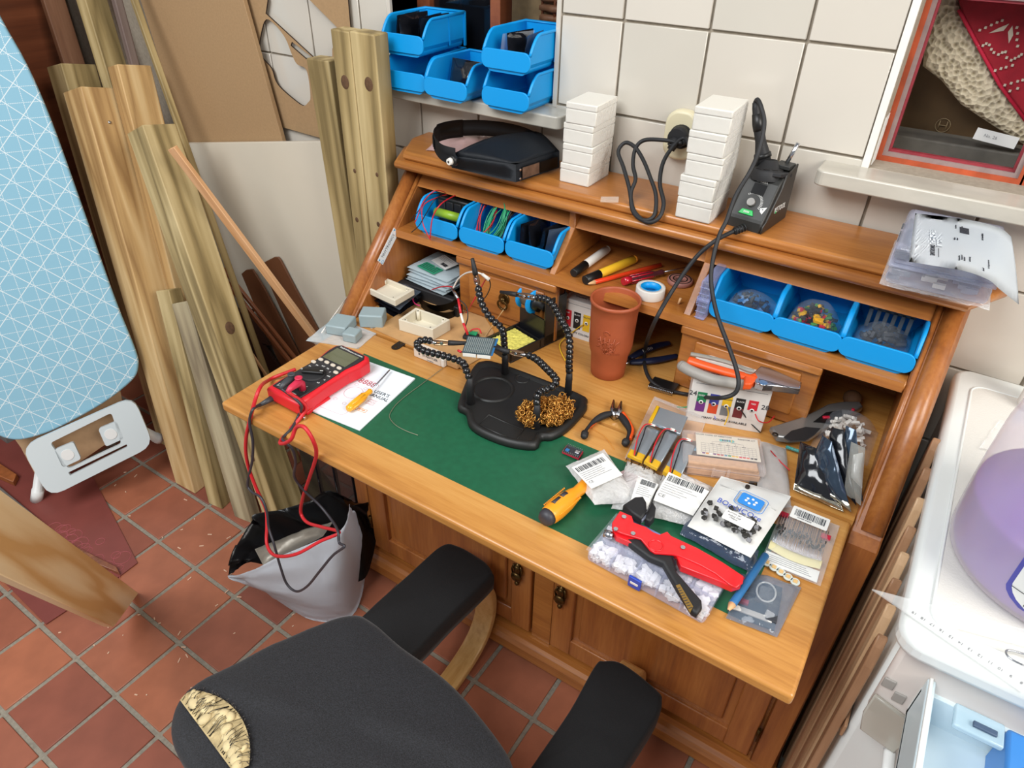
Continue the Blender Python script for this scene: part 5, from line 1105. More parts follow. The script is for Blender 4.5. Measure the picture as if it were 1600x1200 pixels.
# ================================================================ DESKTOP, RIGHT
M_carton = mat('white printed carton', 'd9d4ce', .6)
def wirebox(label, loc, rz, L_, D_, H_, panels, n0, n1, side=True):
    t = thing('wire_box', label, 'carton', loc, (0, 0, rz))
    b = MB(); b.span((0, 0, 0), (L_, D_, H_), .0015); obj('carton', b, M_carton, t)
    F = Matrix.Translation((0, -.0003, 0)) @ Matrix(((1, 0, 0, 0), (0, 0, -1, 0), (0, 1, 0, 0), (0, 0, 0, 1)))
    w = .0155; n = len(panels); x0 = (L_-n*.021)/2-.002
    for k, (c1, c2, lab) in enumerate(panels):
        x = x0+.021*k+.0105
        b = MB(); b.box((x, H_*.60, 0), (w, H_*.22, .0004), M=F); pn = obj('colour_panel', b, c1, t)
        b = MB(); b.box((x, H_*.38, 0), (w, H_*.22, .0004), M=F); obj('colour_panel', b, c2, t)
        text('lettering', lab, .0042, F @ Matrix.Translation((x, H_*.64, .0004)), M_label if c1 is not M_yelw else M_ink, t)
        b = MB(); b.lathe([(.0022, .0002), (.004, .0002), (.004, .001), (.0022, .001)], 16, F @ Matrix.Translation((x, H_*.49, 0))); obj('wire_hole', b, M_label, t)
        b = MB(); b.cyl(F @ Vector((x, H_*.49, .0)), F @ Vector((x, H_*.49, .0006)), .0022, n=12); obj('hole_dark', b, M_dark, t)
    text('lettering', n0, .0135, F @ Matrix.Translation((x0*.45, H_*.66, .0003)), M_ink, t)
    if n1: text('lettering', n1, .0135, F @ Matrix.Translation((L_-x0*.45, H_*.60, .0003)), M_ink, t)
    text('lettering', 'MANY COLORS AVAILABLE', .0062, F @ Matrix.Translation((L_*.5, H_*.15, .0003)), M_ink, t)
    b = MB(); b.tube([F @ Vector((x, y, .0003)) for x, y in ((.006, H_*.9), (L_-.006, H_*.9))], .0004, 4); obj('rule_line', b, mat_print, t)
    T_ = Matrix.Translation((0, 0, H_+.0003)); text('lettering', 'STRANDED WIRE SET', .005, T_ @ Matrix.Translation((L_*.4, D_*.25, 0)), M_ink, t)
    if side:
        S_ = Matrix.Translation((L_+.0003, 0, 0)) @ Matrix(((0, 0, 1, 0), (1, 0, 0, 0), (0, 1, 0, 0), (0, 0, 0, 1)))
        text('lettering', 'WIRES', .024, S_ @ Matrix.Translation((D_*.5, H_*.48, 0)) @ Matrix.Rotation(radians(28), 4, 'Z'), M_ink, t)
        b = MB(); b.lathe([(.004, 0), (.005, 0), (.005, .0004), (.004, .0004)], 16, S_ @ Matrix.Translation((D_*.75, H_*.2, 0))); obj('round_mark', b, M_ink, t)
    return t
M_pur = mat('purple print', '6b2f7a', .6); M_orp = mat('orange print', 'cf4a28', .6); M_grp = mat('grey print panel', '7a7c7e', .6); M_brp = mat('brown print', '6e2a2e', .6); M_bkp = mat('black print', '1b1a1c', .6); M_blp = mat('blue print', '3b3f8f', .6); M_grnp2 = mat('green print panel', '1d7a4a', .6); M_rdp = mat('red print', 'cc2230', .6)
w26 = wirebox('white wire carton marked 26 behind the terracotta cup', (-.126, -.172, HL), .02, .138, .07, .086, ((M_rdp, M_rdp, 'RED'), (M_bkp, M_bkp, 'BLACK'), (M_yelw, M_yelw, 'YELLOW'), (M_grnp2, M_grnp2, 'GREEN'), (M_blp, M_blp, 'BLUE')), '26', '')
w28 = wirebox('white wire carton marked 28 under the orange pliers', (.208, -.300, HL), .30, .128, .078, .092, ((M_grnp2, M_pur, 'GREEN'), (M_blp, M_orp, 'BLUE'), (M_yelw, M_grp, 'YELLOW'), (M_bkp, M_brp, 'BLACK'), (M_rdp, M_carton, 'RED')), '24', '28')
WX = 'thin wires coming out of the wire cartons'
for pts, m, lab in (
    ([(-0.1045,-0.176,0.8037), (-0.1017,-0.1764,0.7896), (-0.1077,-0.1854,0.7736), (-0.1152,-0.2014,0.7731)], M_redw, 'red wire curling from the carton behind the cup'),
    ([(-0.0646,-0.174,0.8087), (-0.0881,-0.1756,0.7816), (-0.0951,-0.2074,0.7726), (-0.0801,-0.234,0.7724), (-0.0473,-0.2665,0.7724)], M_yelw, 'yellow orange wire from the carton marked 26'),
    ([(0.2222,-0.297,0.8203), (0.2135,-0.2801,0.7946), (0.2016,-0.2851,0.7856), (0.1849,-0.2809,0.7756)], M_grnw, 'green wire from the carton marked 28'),
    ([(0.2448,-0.292,0.8171), (0.2477,-0.2844,0.7996), (0.2561,-0.2865,0.7836)], mat('lilac wire', '8b8ac8', .4), 'lilac wire from the carton marked 28'),
    ([(0.2698,-0.286,0.8159), (0.2744,-0.2834,0.7996), (0.2738,-0.2905,0.7816)], M_yelw, 'yellow wire from the carton marked 28'),
    ([(0.2923,-0.28,0.815), (0.307,-0.2675,0.7896), (0.3303,-0.2686,0.7756)], M_blkw, 'black wire from the carton marked 28'),
    ([(0.3146,-0.272,0.8113), (0.3244,-0.278,0.8046), (0.3362,-0.258,0.7936), (0.3397,-0.2287,0.7896)], M_redw, 'red wire looping from the right end of the carton under the pliers')):
    wire('box_wire', pts, .0011, m, lab, group=WX)
# terracotta cup
cup = thing('terracotta_cup', 'tall terracotta cup with raised emblem standing on the desk', 'cup', (.0285, -.243, HL))
M_terracup = mat('terracotta', 'a2502f', .5, var=.07, scale=30, bump=.05)
cprof = [(0, 0), (.030, 0), (.0325, .002), (.0335, .02), (.0350, .045), (.0385, .056), (.0405, .066), (.0412, .10), (.0425, .135), (.0438, .153), (.0455, .1545), (.0462, .157), (.0455, .1605), (.0430, .1612), (.0415, .158), (.0400, .13), (.0385, .08), (.034, .055), (.031, .02), (0, .018)]
b = MB(); b.lathe(cprof, 40); obj('cup_body', b, M_terracup, cup)
def cupsurf(a, z, d=.0006):
    r = None
    for (r0, z0), (r1, z1) in zip(cprof[2:9], cprof[3:10]):
        if z0 <= z <= z1: r = r0+(r1-r0)*(z-z0)/(z1-z0)
    return Vector(((r+d)*cos(a), (r+d)*sin(a), z))
ca = math.atan2(-.9, .18)
rn = random.Random(9)
for k in range(16):
    b = MB(); a0 = ca+rn.uniform(-.36, .36); z0 = .088+rn.uniform(-.018, .024); r_ = rn.uniform(.08, .16); b.tube([cupsurf(a0+r_*cos(q), z0+.005*sin(q+k)) for q in [i*.55 for i in range(9)]], .0008, 5); obj('relief_line', b, M_terracup, cup)
for k in range(4):
    b = MB(); b.tube([cupsurf(ca-.05+.02*k, .068), cupsurf(ca-.2+.16*k, .084), cupsurf(ca-.3+.22*k, .1)], .0009, 5); obj('relief_line', b, M_terracup, cup)
b = MB(); b.tube([cupsurf(ca+.3, .072), cupsurf(ca+.42, .088), cupsurf(ca+.58, .094)], .001, 5); obj('relief_line', b, M_terracup, cup)
for k, ch in enumerate('TEUNE'):
    p = cupsurf(ca+.26+.09*k, .0665); nrm = Vector((p.x, p.y, 0)).normalized(); text('relief_letter', ch, .005, frame(p, Vector((-nrm.y, nrm.x, 0)), nrm), M_terracup, cup, depth=.0004)
# blue cutters behind the cup
bc = thing('flush_cutters', 'navy blue flush cutters lying behind the terracotta cup', 'cutters', (0.0619,-0.1661,0.7696))
M_navy = mat('navy blue grip', '1a2340', .4)
for pp_, r_ in (([(0.0504,-0.1917,0.7796),(0.0585,-0.1617,0.7796),(0.0755,-0.1221,0.7796),(0.0933,-0.0957,0.7796)], .0075), ([(0.055,-0.2011,0.7776),(0.0748,-0.1851,0.7776),(0.0991,-0.1606,0.7776),(0.1231,-0.1281,0.7776)], .0075)):
    b = MB(); P_ = spline(pp_, 5); b.tube(P_, [r_*(.6+.5*sin(pi*(i+2)/(len(P_)+3))) for i in range(len(P_))], 10, flat=.7); obj('handle', b, M_navy, bc, w=True)
b = MB(); b.tube([(0.047,-0.2189,0.7786),(0.0504,-0.206,0.7786),(0.0571,-0.1881,0.7786)], [.002, .006, .006], 8, flat=.6); obj('jaw', b, M_steel, bc, w=True)
Mt_ = frame(Vector((0.0698,-0.1521,0.7861)), Vector((0.0908,-0.1116,0.7856))-Vector((0.0617,-0.1705,0.7856)), (.2, -.5, .8)); text('lettering', 'PLATO', .008, Mt_, M_label, bc, w=True)
# black pin header comb
hd = thing('pin_header', 'black two row pin header block under the soldering lead', 'pin header', (0.138,-0.2282,0.7696))
hA, hB, hC, hD = (Vector(p) for p in [(0.1159,-0.2497,0.7736),(0.163,-0.2443,0.7736),(0.1635,-0.2176,0.7736),(0.1149,-0.2208,0.7736)])
b = MB(); b.prism([hA, hB, hC, hD], (0, 0, .006), .0008); obj('block', b, M_black, hd, w=True)
for k in range(16):
    for e0, e1, s_ in ((hA, hB, -1), (hD, hC, 1)):
        p = e0.lerp(e1, .03+.0625*k); o = (hD-hA).normalized()*s_; b = MB(); b.tube([p+Vector((0, 0, .004)), p+o*.003+Vector((0, 0, .004)), p+o*.004+Vector((0, 0, -.003))], .0007, 4); obj('pin', b, M_blkw if s_ > 0 else M_steel, hd, w=True)
# side cutters open on the flap
sc = thing('side_cutters', 'open black and orange side cutters at the flap hinge', 'cutters', (0.0995,-0.3708,0.7696))
M_orange = mat('orange grip', 'e8561c', .4)
for pp_, m, rr in (([(0.0961,-0.3656,0.7776),(0.0861,-0.3831,0.7776),(0.0805,-0.406,0.7776),(0.081,-0.4304,0.7776),(0.0853,-0.4456,0.7776)], M_bk2, .0062), ([(0.1098,-0.3608,0.7776),(0.1249,-0.3719,0.7776),(0.1417,-0.3897,0.7776),(0.149,-0.4129,0.7776),(0.1505,-0.4236,0.7776)], M_bk2, .0064)):
    P_ = spline(pp_, 5); b = MB(); b.tube(P_, [rr*(.75+.3*sin(i*.35)) if i < len(P_)-4 else rr*1.05 for i in range(len(P_))], 10); b.ball(P_[-1], rr*1.05, 10); obj('handle', b, m, sc, w=True)
b = MB(); P_ = spline([(0.1112,-0.3503,0.7756),(0.1279,-0.3648,0.7756),(0.1454,-0.3843,0.7756),(0.1518,-0.4082,0.7756)], 5); b.tube(P_, [.0035]*len(P_), 8); obj('grip_inlay', b, M_orange, sc, label='orange grip inlay', w=True)
b = MB(); P_ = spline([(0.0913,-0.373,0.7746),(0.0829,-0.3957,0.7746),(0.0799,-0.4186,0.7746)], 5); b.tube(P_, [.003]*len(P_), 8); obj('grip_inlay', b, M_orange, sc, label='orange grip inlay', w=True)
for pp_ in ([(0.1067,-0.3701,0.7796),(0.0941,-0.3569,0.7796),(0.0836,-0.3304,0.7796)], [(0.1086,-0.3689,0.7796),(0.1044,-0.35,0.7796),(0.0967,-0.3262,0.7796)]):
    b = MB(); b.tube(pp_, [.005, .0055, .0015], 6, flat=.7); obj('jaw', b, M_steel, sc, w=True)
b = MB(); c = Vector((0.1009,-0.3602,0.7776)); b.cyl(c, c+Vector((0, 0, .007)), .0045, n=14); obj('pivot', b, M_iron, sc, w=True)
b = MB(); b.tube(spline([(0.096,-0.3728,0.7766),(0.1072,-0.3781,0.7766),(0.1132,-0.3677,0.7766),(0.1208,-0.3732,0.7766)], 5), .0011, 6); obj('spring', b, M_brass, sc, w=True)
# loose fibre line
b = MB(); b.tube(spline([(0.0816,-0.4116,0.7706),(0.1116,-0.4201,0.7706),(0.1302,-0.4334,0.7706),(0.1403,-0.4421,0.7706)], 5), .0004, 4); obj('fine_wire', b, M_orgw, None, 'fine orange strand on the flap below the side cutters', 'wire', w=True)
# bag of pouch batteries
bb = thing('zip_bag', 'clear zip bag with flat foil batteries and yellow taped ends', 'zip bag', (0.1936,-0.3798,0.7696))
M_foil = mat('battery foil', '9aa4ac', .28, metal=.5, bump=.1, scale=60); M_kap = mat('yellow polyimide tape', 'd6a512', .3, coat=.4)
for k, (q, z_) in enumerate((([(0.1687,-0.4437,0.7816),(0.1631,-0.3729,0.7816),(0.1892,-0.3737,0.7816),(0.195,-0.4446,0.7816)], .006), ([(0.2005,-0.4489,0.7876),(0.1996,-0.3733,0.7876),(0.2207,-0.375,0.7876),(0.2242,-0.4529,0.7876)], .006), ([(0.2332,-0.4532,0.7856),(0.2273,-0.3795,0.7856),(0.2554,-0.3836,0.7856),(0.261,-0.4589,0.7856)], .007), ([(0.1733,-0.3725,0.7916),(0.1674,-0.3261,0.7916),(0.218,-0.3239,0.7916),(0.2243,-0.3743,0.7916)], .006))):
    q = [Vector(p) for p in q]; b = MB(); b.prism(q, (0, 0, z_), .0015); bt2 = obj('pouch_cell', b, M_foil, bb, w=True)
    e0, e1 = (q[0], q[3]) if k < 3 else (q[0], q[1]); o = (q[0]-q[1])*.22 if k < 3 else (q[0]-q[3])*.12
    b = MB(); b.prism([e0, e1, e1+o, e0+o], (0, 0, z_+.0012), .001); obj('tape_end', b, M_kap, bt2, label='yellow taped end', w=True)
    if k < 3:
        b = MB(); m_ = (q[1]+q[2])/2; b.tube(spline([e0.lerp(e1, .4)+o*.8+Vector((0, 0, .008)), q[0].lerp(q[2], .3)+Vector((-.006, .004, .013)), m_+Vector((-.01, -.01, .015)), m_+Vector((.006, .002, .01))], 6), .0011, 6); obj('red_wire', b, M_redw, bt2, w=True)
        b = MB(); b.tube(spline([e0.lerp(e1, .5)+o*.8+Vector((0, 0, .008)), q[0].lerp(q[2], .4)+Vector((-.002, .004, .014)), m_+Vector((-.006, -.012, .015)), m_+Vector((.008, -.002, .01))], 6), .0011, 6); obj('black_wire', b, M_blkw, bt2, w=True)
        b = MB(); b.box(m_+Vector((0, 0, .011)), (.008, .006, .004), .0006); obj('connector', b, M_whtw, bt2, w=True)
        rn = random.Random(k); b = MB()
        for q_ in range(9): p = e0.lerp(e1, rn.random())+o*.9; b.tube([p, p+o*rn.uniform(.4, 1.1)+Vector((rn.uniform(-.006, .006), rn.uniform(-.004, .004), rn.uniform(-.008, -.002)))], .0005, 4)
        obj('tab_wires', b, M_brass, bt2, kind='stuff', w=True)
b = MB(); pillow(b, [(0.1637,-0.4523,0.7716),(0.1367,-0.2705,0.7716),(0.2388,-0.2738,0.7716),(0.2652,-0.442,0.7716)], .030, 33, 24, 24, .007, 32); obj('bag_film', b, M_clear, bb, w=True)
for k in range(3):
    b = MB(); o = Vector((.004*k, -.006*k, .012)); b.tube([Vector((0.144,-0.2907,0.7816))+o*.5, Vector((0.1931,-0.2996,0.7856))+o*.6, Vector((0.237,-0.2963,0.7816))+o*.5], .0009, 5); obj('zip_ridge', b, M_clear, bb, w=True)
# resistor assortment box
rb = thing('resistor_box', 'clear hinged box of paper taped resistors with a colour code card', 'parts box', (0.3075,-0.3883,0.7696))
rA, rB = Vector((0.2547,-0.436,0.7696)), Vector((0.3729,-0.3866,0.7696)); ax_ = (rB-rA).normalized(); rL = (rB-rA).length*.985; rDp = .083
Mrb = frame(rA, ax_, (0, 0, 1))
b = MB()
def rbx(mb, x0, x1, y0, y1, z0, z1, bev=0): mb.span((x0, y0, z0), (x1, y1, z1), bev, M=Mrb, seg=3)
M_cb3 = clear('clear box plastic', 'f0e4e0', .05, .08, .5)
rbx(b, 0, rL, 0, rDp, 0, .0145, .005); rbx(b, -.0006, rL+.0006, -.0006, rDp+.0006, .015, .0285, .005); obj('box_shell', b, M_cb3, rb, w=True)
for x in (rL*.36, rL*.54):
    b = MB(); rbx(b, x, x+.004, -.003, .0, .006, .024, .001); obj('latch_ear', b, M_cb3, rb, w=True)
b = MB(); rbx(b, rL*.39, rL*.52, -.0025, -.0008, .008, .022, .001); obj('latch', b, M_cb3, rb, w=True)
M_tape = mat('beige resistor tape', 'c39a78', .75, var=.1, scale=120); M_res = mat('blue resistor body', '5b94ae', .35); M_lead = mat('tinned leads', '4b5258', .3, metal=.6)
for k, (y0, y1, z0, z1) in enumerate(((.004, .021, .002, .012), (.006, .024, .0125, .0185), (.005, .023, .019, .0245), (.062, .078, .002, .023))):
    b = MB(); rbx(b, .008, rL-.006-.003*k, y0, y1, z0, z1, .001); obj('paper_tape', b, M_tape, rb, w=True)
b = MB()
for q in range(58): rbx(b, .010+q*(rL-.02)/58, .0106+q*(rL-.02)/58, .022, .062, .0205, .0214)
obj('resistor_leads', b, M_lead, rb, kind='stuff', w=True)
b = MB()
for q in range(58):
    if q < 12 or q > 52: p = Mrb @ Vector((.0103+q*(rL-.02)/58, .044, .021)); b.tube([p-Mrb.to_3x3() @ Vector((0, .006, 0)), p+Mrb.to_3x3() @ Vector((0, .006, 0))], .0011, 5)
obj('resistor_bodies', b, M_res, rb, kind='stuff', w=True)
M_cardp = mat('cream printed card', 'd3ccbc', .6)
b = MB(); rbx(b, .021, rL-.006, .024, .079, .0262, .0268); cd = obj('code_card', b, M_cardp, rb, label='printed resistor colour code card', w=True)
Mc_ = Mrb @ Matrix.Translation((.021, .024, .0269)); cw, ch_ = rL-.027, .055
text('lettering', 'COLOR CODE OF RESISTORS', .0046, Mc_ @ Matrix.Translation((cw*.28, ch_*.93, 0)), M_ink, cd, w=True); text('lettering', 'RESISTOR KIT', .0046, Mc_ @ Matrix.Translation((cw*.82, ch_*.90, 0)), M_ink, cd, w=True)
b = MB(); P0_ = Mc_ @ Vector((cw*.38, ch_*.77, 0)); P1_ = Mc_ @ Vector((cw*.62, ch_*.77, 0)); b.tube([P0_, P0_.lerp(P1_, .12), P0_.lerp(P1_, .22), P0_.lerp(P1_, .78), P0_.lerp(P1_, .88), P1_], [.002, .0034, .0024, .0024, .0034, .002], 8, flat=.12); obj('resistor_drawing', b, mat('teal print', '55b0ac', .6), cd, w=True)
for k, m in enumerate((M_ink, M_pur, M_ink, M_blp, M_yelw)):
    b = MB(); b.box((cw*(.435+.035*k), ch_*.77, .0004), (.0015, .0046, .0003), M=Mc_); obj('band_print', b, m, cd, w=True)
b = MB(); 
for k in range(15): b.box((cw*(.08+.062*k), ch_*.34, 0), (.0003, ch_*.42, .0002), M=Mc_)
for k in range(6): b.box((cw*.51, ch_*(.13+.084*k), 0), (cw*.87, .0003, .0002), M=Mc_)
obj('table_grid', b, mat_print, cd, kind='stuff', w=True)
for k, m in enumerate((M_pur, M_orgw, M_label, M_pur, M_redp, M_pink, M_res, M_grnw, M_yelw, M_yelw, M_redw, M_redw, M_orp, M_bkp, M_bkp)):
    b = MB(); b.box((cw*(.11+.058*k), ch_*.09, .0001), (cw*.045, ch_*.055, .0002), M=Mc_); obj('colour_chip', b, m, cd, w=True)
for k in range(5):
    b = MB(); b.tube([Mc_ @ Vector((cw*(.48+.02*k), ch_*.7, 0)), Mc_ @ Vector((cw*(.26+.125*k), ch_*.66, 0)), Mc_ @ Vector((cw*(.26+.125*k), ch_*.58, 0))], .0003, 4); obj('pointer_line', b, mat_print, cd, w=True)
    text('lettering', 'band', .003, Mc_ @ Matrix.Translation((cw*(.26+.125*k), ch_*.55, 0)), M_ink, cd, w=True)
# bubble wrapped packets with barcode labels
M_bub = clear('bubble film', 'f2f0ee', .42, .18, .4, bump=1.0, scale=120)
def bubble(label, q, lq_, th, seed, grp, ce=True):
    q = [Vector(p) for p in q]; t = thing('bubble_bag', label, 'bubble bag', tuple((q[0]+q[2])/2), group=grp)
    b = MB(); pillow(b, q, th, seed, 20, 20, .004, 70); obj('bubble_film', b, M_bub, t, w=True)
    lq_ = [Vector(p) for p in lq_]; b = MB(); b.prism(lq_, (0, 0, .0006)); lb = obj('paper_label', b, M_label, t, w=True)
    M_ = frame(lq_[0]+Vector((0, 0, .0008)), lq_[1]-lq_[0], (lq_[1]-lq_[0]).cross(lq_[3]-lq_[0])); w = (lq_[1]-lq_[0]).length; h = (lq_[3]-lq_[0]).length
    barcode(M_ @ Matrix.Translation((w*.5, h*.82, 0)), w*.86, h*.2, lb, seed); lines(M_ @ Matrix.Translation((w*.5, h*.64, 0)), w*.88, 5, h*.075, lb, seed)
    if ce: text('lettering', 'CE', h*.13, M_ @ Matrix.Translation((w*.14, h*.22, 0)), mat_print, lb, w=True)
    return t
BB = 'bubble bags with barcode labels'
bubble('bubble bag with barcode label lying over the yellow screwdriver', [(0.1747,-0.582,0.7816),(0.2284,-0.5383,0.7816),(0.1302,-0.4619,0.7816),(0.0975,-0.5315,0.7816)], [(0.1618,-0.5704,0.7981),(0.1877,-0.5168,0.7981),(0.1399,-0.489,0.7981),(0.1149,-0.5465,0.7981)], .016, 81, BB)
bubble('bubble bag with half hidden barcode label in the middle of the three', [(0.196,-0.5679,0.7736),(0.2507,-0.5394,0.7736),(0.2337,-0.4603,0.7736),(0.1706,-0.4578,0.7736)], [(0.2192,-0.5552,0.7921),(0.2453,-0.5518,0.7921),(0.2401,-0.4995,0.7921),(0.2065,-0.5001,0.7921)], .018, 82, BB, False)
bubble('bubble bag with barcode label left of the white logo bag', [(0.2443,-0.5536,0.7756),(0.3202,-0.5346,0.7756),(0.3101,-0.4409,0.7756),(0.2308,-0.4437,0.7756)], [(0.2461,-0.5388,0.7961),(0.3082,-0.5357,0.7961),(0.3104,-0.4754,0.7961),(0.2438,-0.4699,0.7961)], .021, 83, BB)
b = MB(); pillow(b, [(0.1767,-0.4833,0.7756),(0.2082,-0.4798,0.7756),(0.2076,-0.5142,0.7756),(0.1685,-0.5011,0.7756)], .012, 85, 12, 12, .004, 50); obj('small_bag', b, clear('pink edged film', 'dcb4b8', .4, .15, .4, bump=.8), None, 'small pinkish clear bag between the bubble bags and the batteries', 'bag', w=True)
# dark parts bag under the white logo bag
b = MB(); pillow(b, [(0.3007,-0.5586,0.7736),(0.4121,-0.5705,0.7736),(0.4053,-0.5245,0.7736),(0.2969,-0.5086,0.7736)], .02, 86, 20, 16, .008, 45); dk = obj('zip_bag', b, clear('dark filled film', '4d5a70', .6, .12, .3, bump=.9, scale=60), None, 'grey blue zip bag of dark parts beneath the white logo bag', 'zip bag', w=True)
# white logo bag
wl_ = thing('zip_bag', 'white zip bag with blue logo and loose black parts inside', 'zip bag', (0.3645,-0.4969,0.7896))
wq = [Vector(p) for p in ((0.3084,-0.5584,0.7956), (0.4013,-0.5655,0.7956), (0.4159,-0.4149,0.7936), (0.314,-0.4302,0.7936))]
M_wf = mat('white pearl film', 'd6d6d2', .35, bump=.12, scale=25, coat=.3)
b = MB(); pillow(b, wq, .010, 91, 22, 22, .002, 30); obj('bag_back', b, M_wf, wl_, w=True)
Mw = frame(wq[0], wq[1]-wq[0], (wq[1]-wq[0]).cross(wq[3]-wq[0])); ww, wh = (wq[1]-wq[0]).length, (wq[3]-wq[0]).length
def bagz(u, v): return Mw @ Vector((ww*u, wh*v, .0125))
rn = random.Random(15)
M_btnb = mat('black switch body', '2a2926', .4)
for k in range(52):
    u, v = rn.uniform(.1, .9), .12+.33*rn.random()**.8*(1.3-abs(rn.uniform(-.5, .5))); 
    b = MB(); b.box((0, 0, 0), (.0062, .0062, .0042), .0005, M=Matrix.Translation(bagz(u, min(v, .52))+Vector((0, 0, .0015*rn.random()))) @ Matrix.Rotation(rn.uniform(0, 3), 4, 'Z') @ Matrix.Rotation(rn.uniform(-.7, .7), 4, 'X'), seg=1); obj('push_button', b, M_btnb if k % 4 else mat_print, wl_, w=True)
M_lblue = mat('logo blue', '2f86d6', .5); M_dblue = mat('dark blue print', '2d4fb0', .5)
Lg = frame(bagz(.60, .69)+Vector((0, 0, .001)), wq[1]-wq[0], (wq[1]-wq[0]).cross(wq[3]-wq[0]))
b = MB(); b.prism([Lg @ Vector((x, y, 0)) for x, y in rrect(.034, .025, .004, 4)], (0, 0, .0004)); lo_ = obj('logo_panel', b, M_lblue, wl_, w=True)
b = MB(); b.tube([Lg @ Vector((x, y, 0)) for x, y in rrect(.043, .033, .006, 4)], .0005, 4, closed=True); obj('logo_frame', b, M_lblue, wl_, w=True)
for k in range(6):
    a = k*pi/3+.4; b = MB(); b.cyl(Lg @ Vector((.0075*cos(a), .0055*sin(a), .0004)), Lg @ Vector((.0075*cos(a), .0055*sin(a), .0008)), .0021, n=10); obj('logo_dot', b, M_label, wl_, w=True)
Tg = frame(bagz(.52, .475)+Vector((0, 0, .0025)), wq[1]-wq[0], (wq[1]-wq[0]).cross(wq[3]-wq[0])); text('lettering', 'BOmHCOre', .0145, Tg, M_dblue, wl_, w=True, sx=.85)
Mq = frame(bagz(.60, .30)+Vector((0, 0, .0052)), wq[1]-wq[0], (wq[1]-wq[0]).cross(wq[3]-wq[0]))
b = MB(); b.prism([Mq @ Vector((x, y, 0)) for x, y in rrect(.042, .022, .0025, 3)], (0, 0, .0004)); sl = obj('paper_label', b, M_label, wl_, w=True)
text('lettering', 'BUTTON SET', .0034, Mq @ Matrix.Translation((-.008, .0065, .0006)), mat_print, sl, w=True); text('lettering', '6x6x5 DIP\n100pcs', .0042, Mq @ Matrix.Translation((-.006, -.001, .0006)), mat_print, sl, w=True)
b = MB(); c = bagz(.42, .93); b.cyl(c-Vector((0, 0, .004)), c+Vector((0, 0, -.0007)), .0035, n=14); obj('hang_hole', b, M_iron, wl_, w=True)
b = MB(); b.tube([bagz(.04, .80)+Vector((0, 0, -.006)), bagz(.5, .80)+Vector((0, 0, -.001)), bagz(.96, .80)+Vector((0, 0, -.006))], .0008, 5); obj('zip_ridge', b, M_wf, wl_, w=True)
# clear bags right of the resistor box
b = MB(); pillow(b, [(0.3783,-0.4522,0.7716),(0.4205,-0.4115,0.7716),(0.3773,-0.2791,0.7716),(0.3366,-0.2868,0.7716)], .012, 93, 16, 16, .006, 35); cz = obj('zip_bag', b, clear('frosted zip film', 'cfd0cf', .35, .2, .4, bump=.5), None, 'empty looking clear zip bag right of the resistor box', 'zip bag', w=True)
b = MB(); b.tube([(0.3592,-0.3152,0.7836),(0.381,-0.334,0.7836),(0.3982,-0.3457,0.7836)], .001, 5); obj('red_zip', b, M_redw, cz, label='red zip line', w=True)
# utility knife
uk = thing('utility_knife', 'grey and black utility knife lying into the right pigeonhole', 'knife', (0.3909,-0.1965,0.7696))
M_kgrey = mat('knife grey casting', '8d8b88', .35, metal=.6)
kp = [(0.3431,-0.2686,0.7816),(0.3543,-0.2509,0.7816),(0.3768,-0.2172,0.7816),(0.3965,-0.1785,0.7816),(0.4092,-0.1483,0.7816),(0.4285,-0.1264,0.7816),(0.4552,-0.1084,0.7816),(0.463,-0.1209,0.7816),(0.4495,-0.1558,0.7816),(0.43,-0.194,0.7816),(0.4155,-0.2321,0.7816),(0.4052,-0.2587,0.7816),(0.3819,-0.2781,0.7816),(0.3601,-0.2869,0.7816)]
b = MB(); b.prism(kp, (0, 0, .014), .004, 3); obj('knife_body', b, M_kgrey, uk, w=True)
b = MB(); b.prism([(0.3693,-0.2865,0.7954),(0.3755,-0.2626,0.7954),(0.3926,-0.2391,0.7954),(0.415,-0.2281,0.7954),(0.4105,-0.253,0.7954),(0.4018,-0.2763,0.7954),(0.3811,-0.292,0.7954)], (0, 0, .002), .001); obj('rubber_grip', b, M_bk2, uk, w=True)
b = MB(); b.prism([(0.4001,-0.2178,0.7954),(0.4121,-0.1782,0.7954),(0.4338,-0.155,0.7954),(0.4382,-0.1713,0.7954),(0.4249,-0.2072,0.7954)], (0, 0, .0012), .0005); obj('side_plate', b, M_black, uk, w=True)
b = MB(); b.box((0, 0, 0), (.012, .005, .0035), .0008, M=frame((0.4161,-0.1944,0.7981), (.8, .6, 0))); obj('blade_slider', b, M_redp, uk, label='red blade slider', w=True)
b = MB(); b.box(Vector((0.4502,-0.1437,0.7966)), (.005, .005, .003), .0006); obj('release_button', b, M_redp, uk, w=True)
b = MB(); c = Vector((0.3555,-0.2859,0.7954)); b.lathe([(.0025, 0), (.005, 0), (.005, .0012), (.0025, .0012)], 14, Matrix.Translation(c)); obj('lanyard_hole', b, M_iron, uk, w=True)
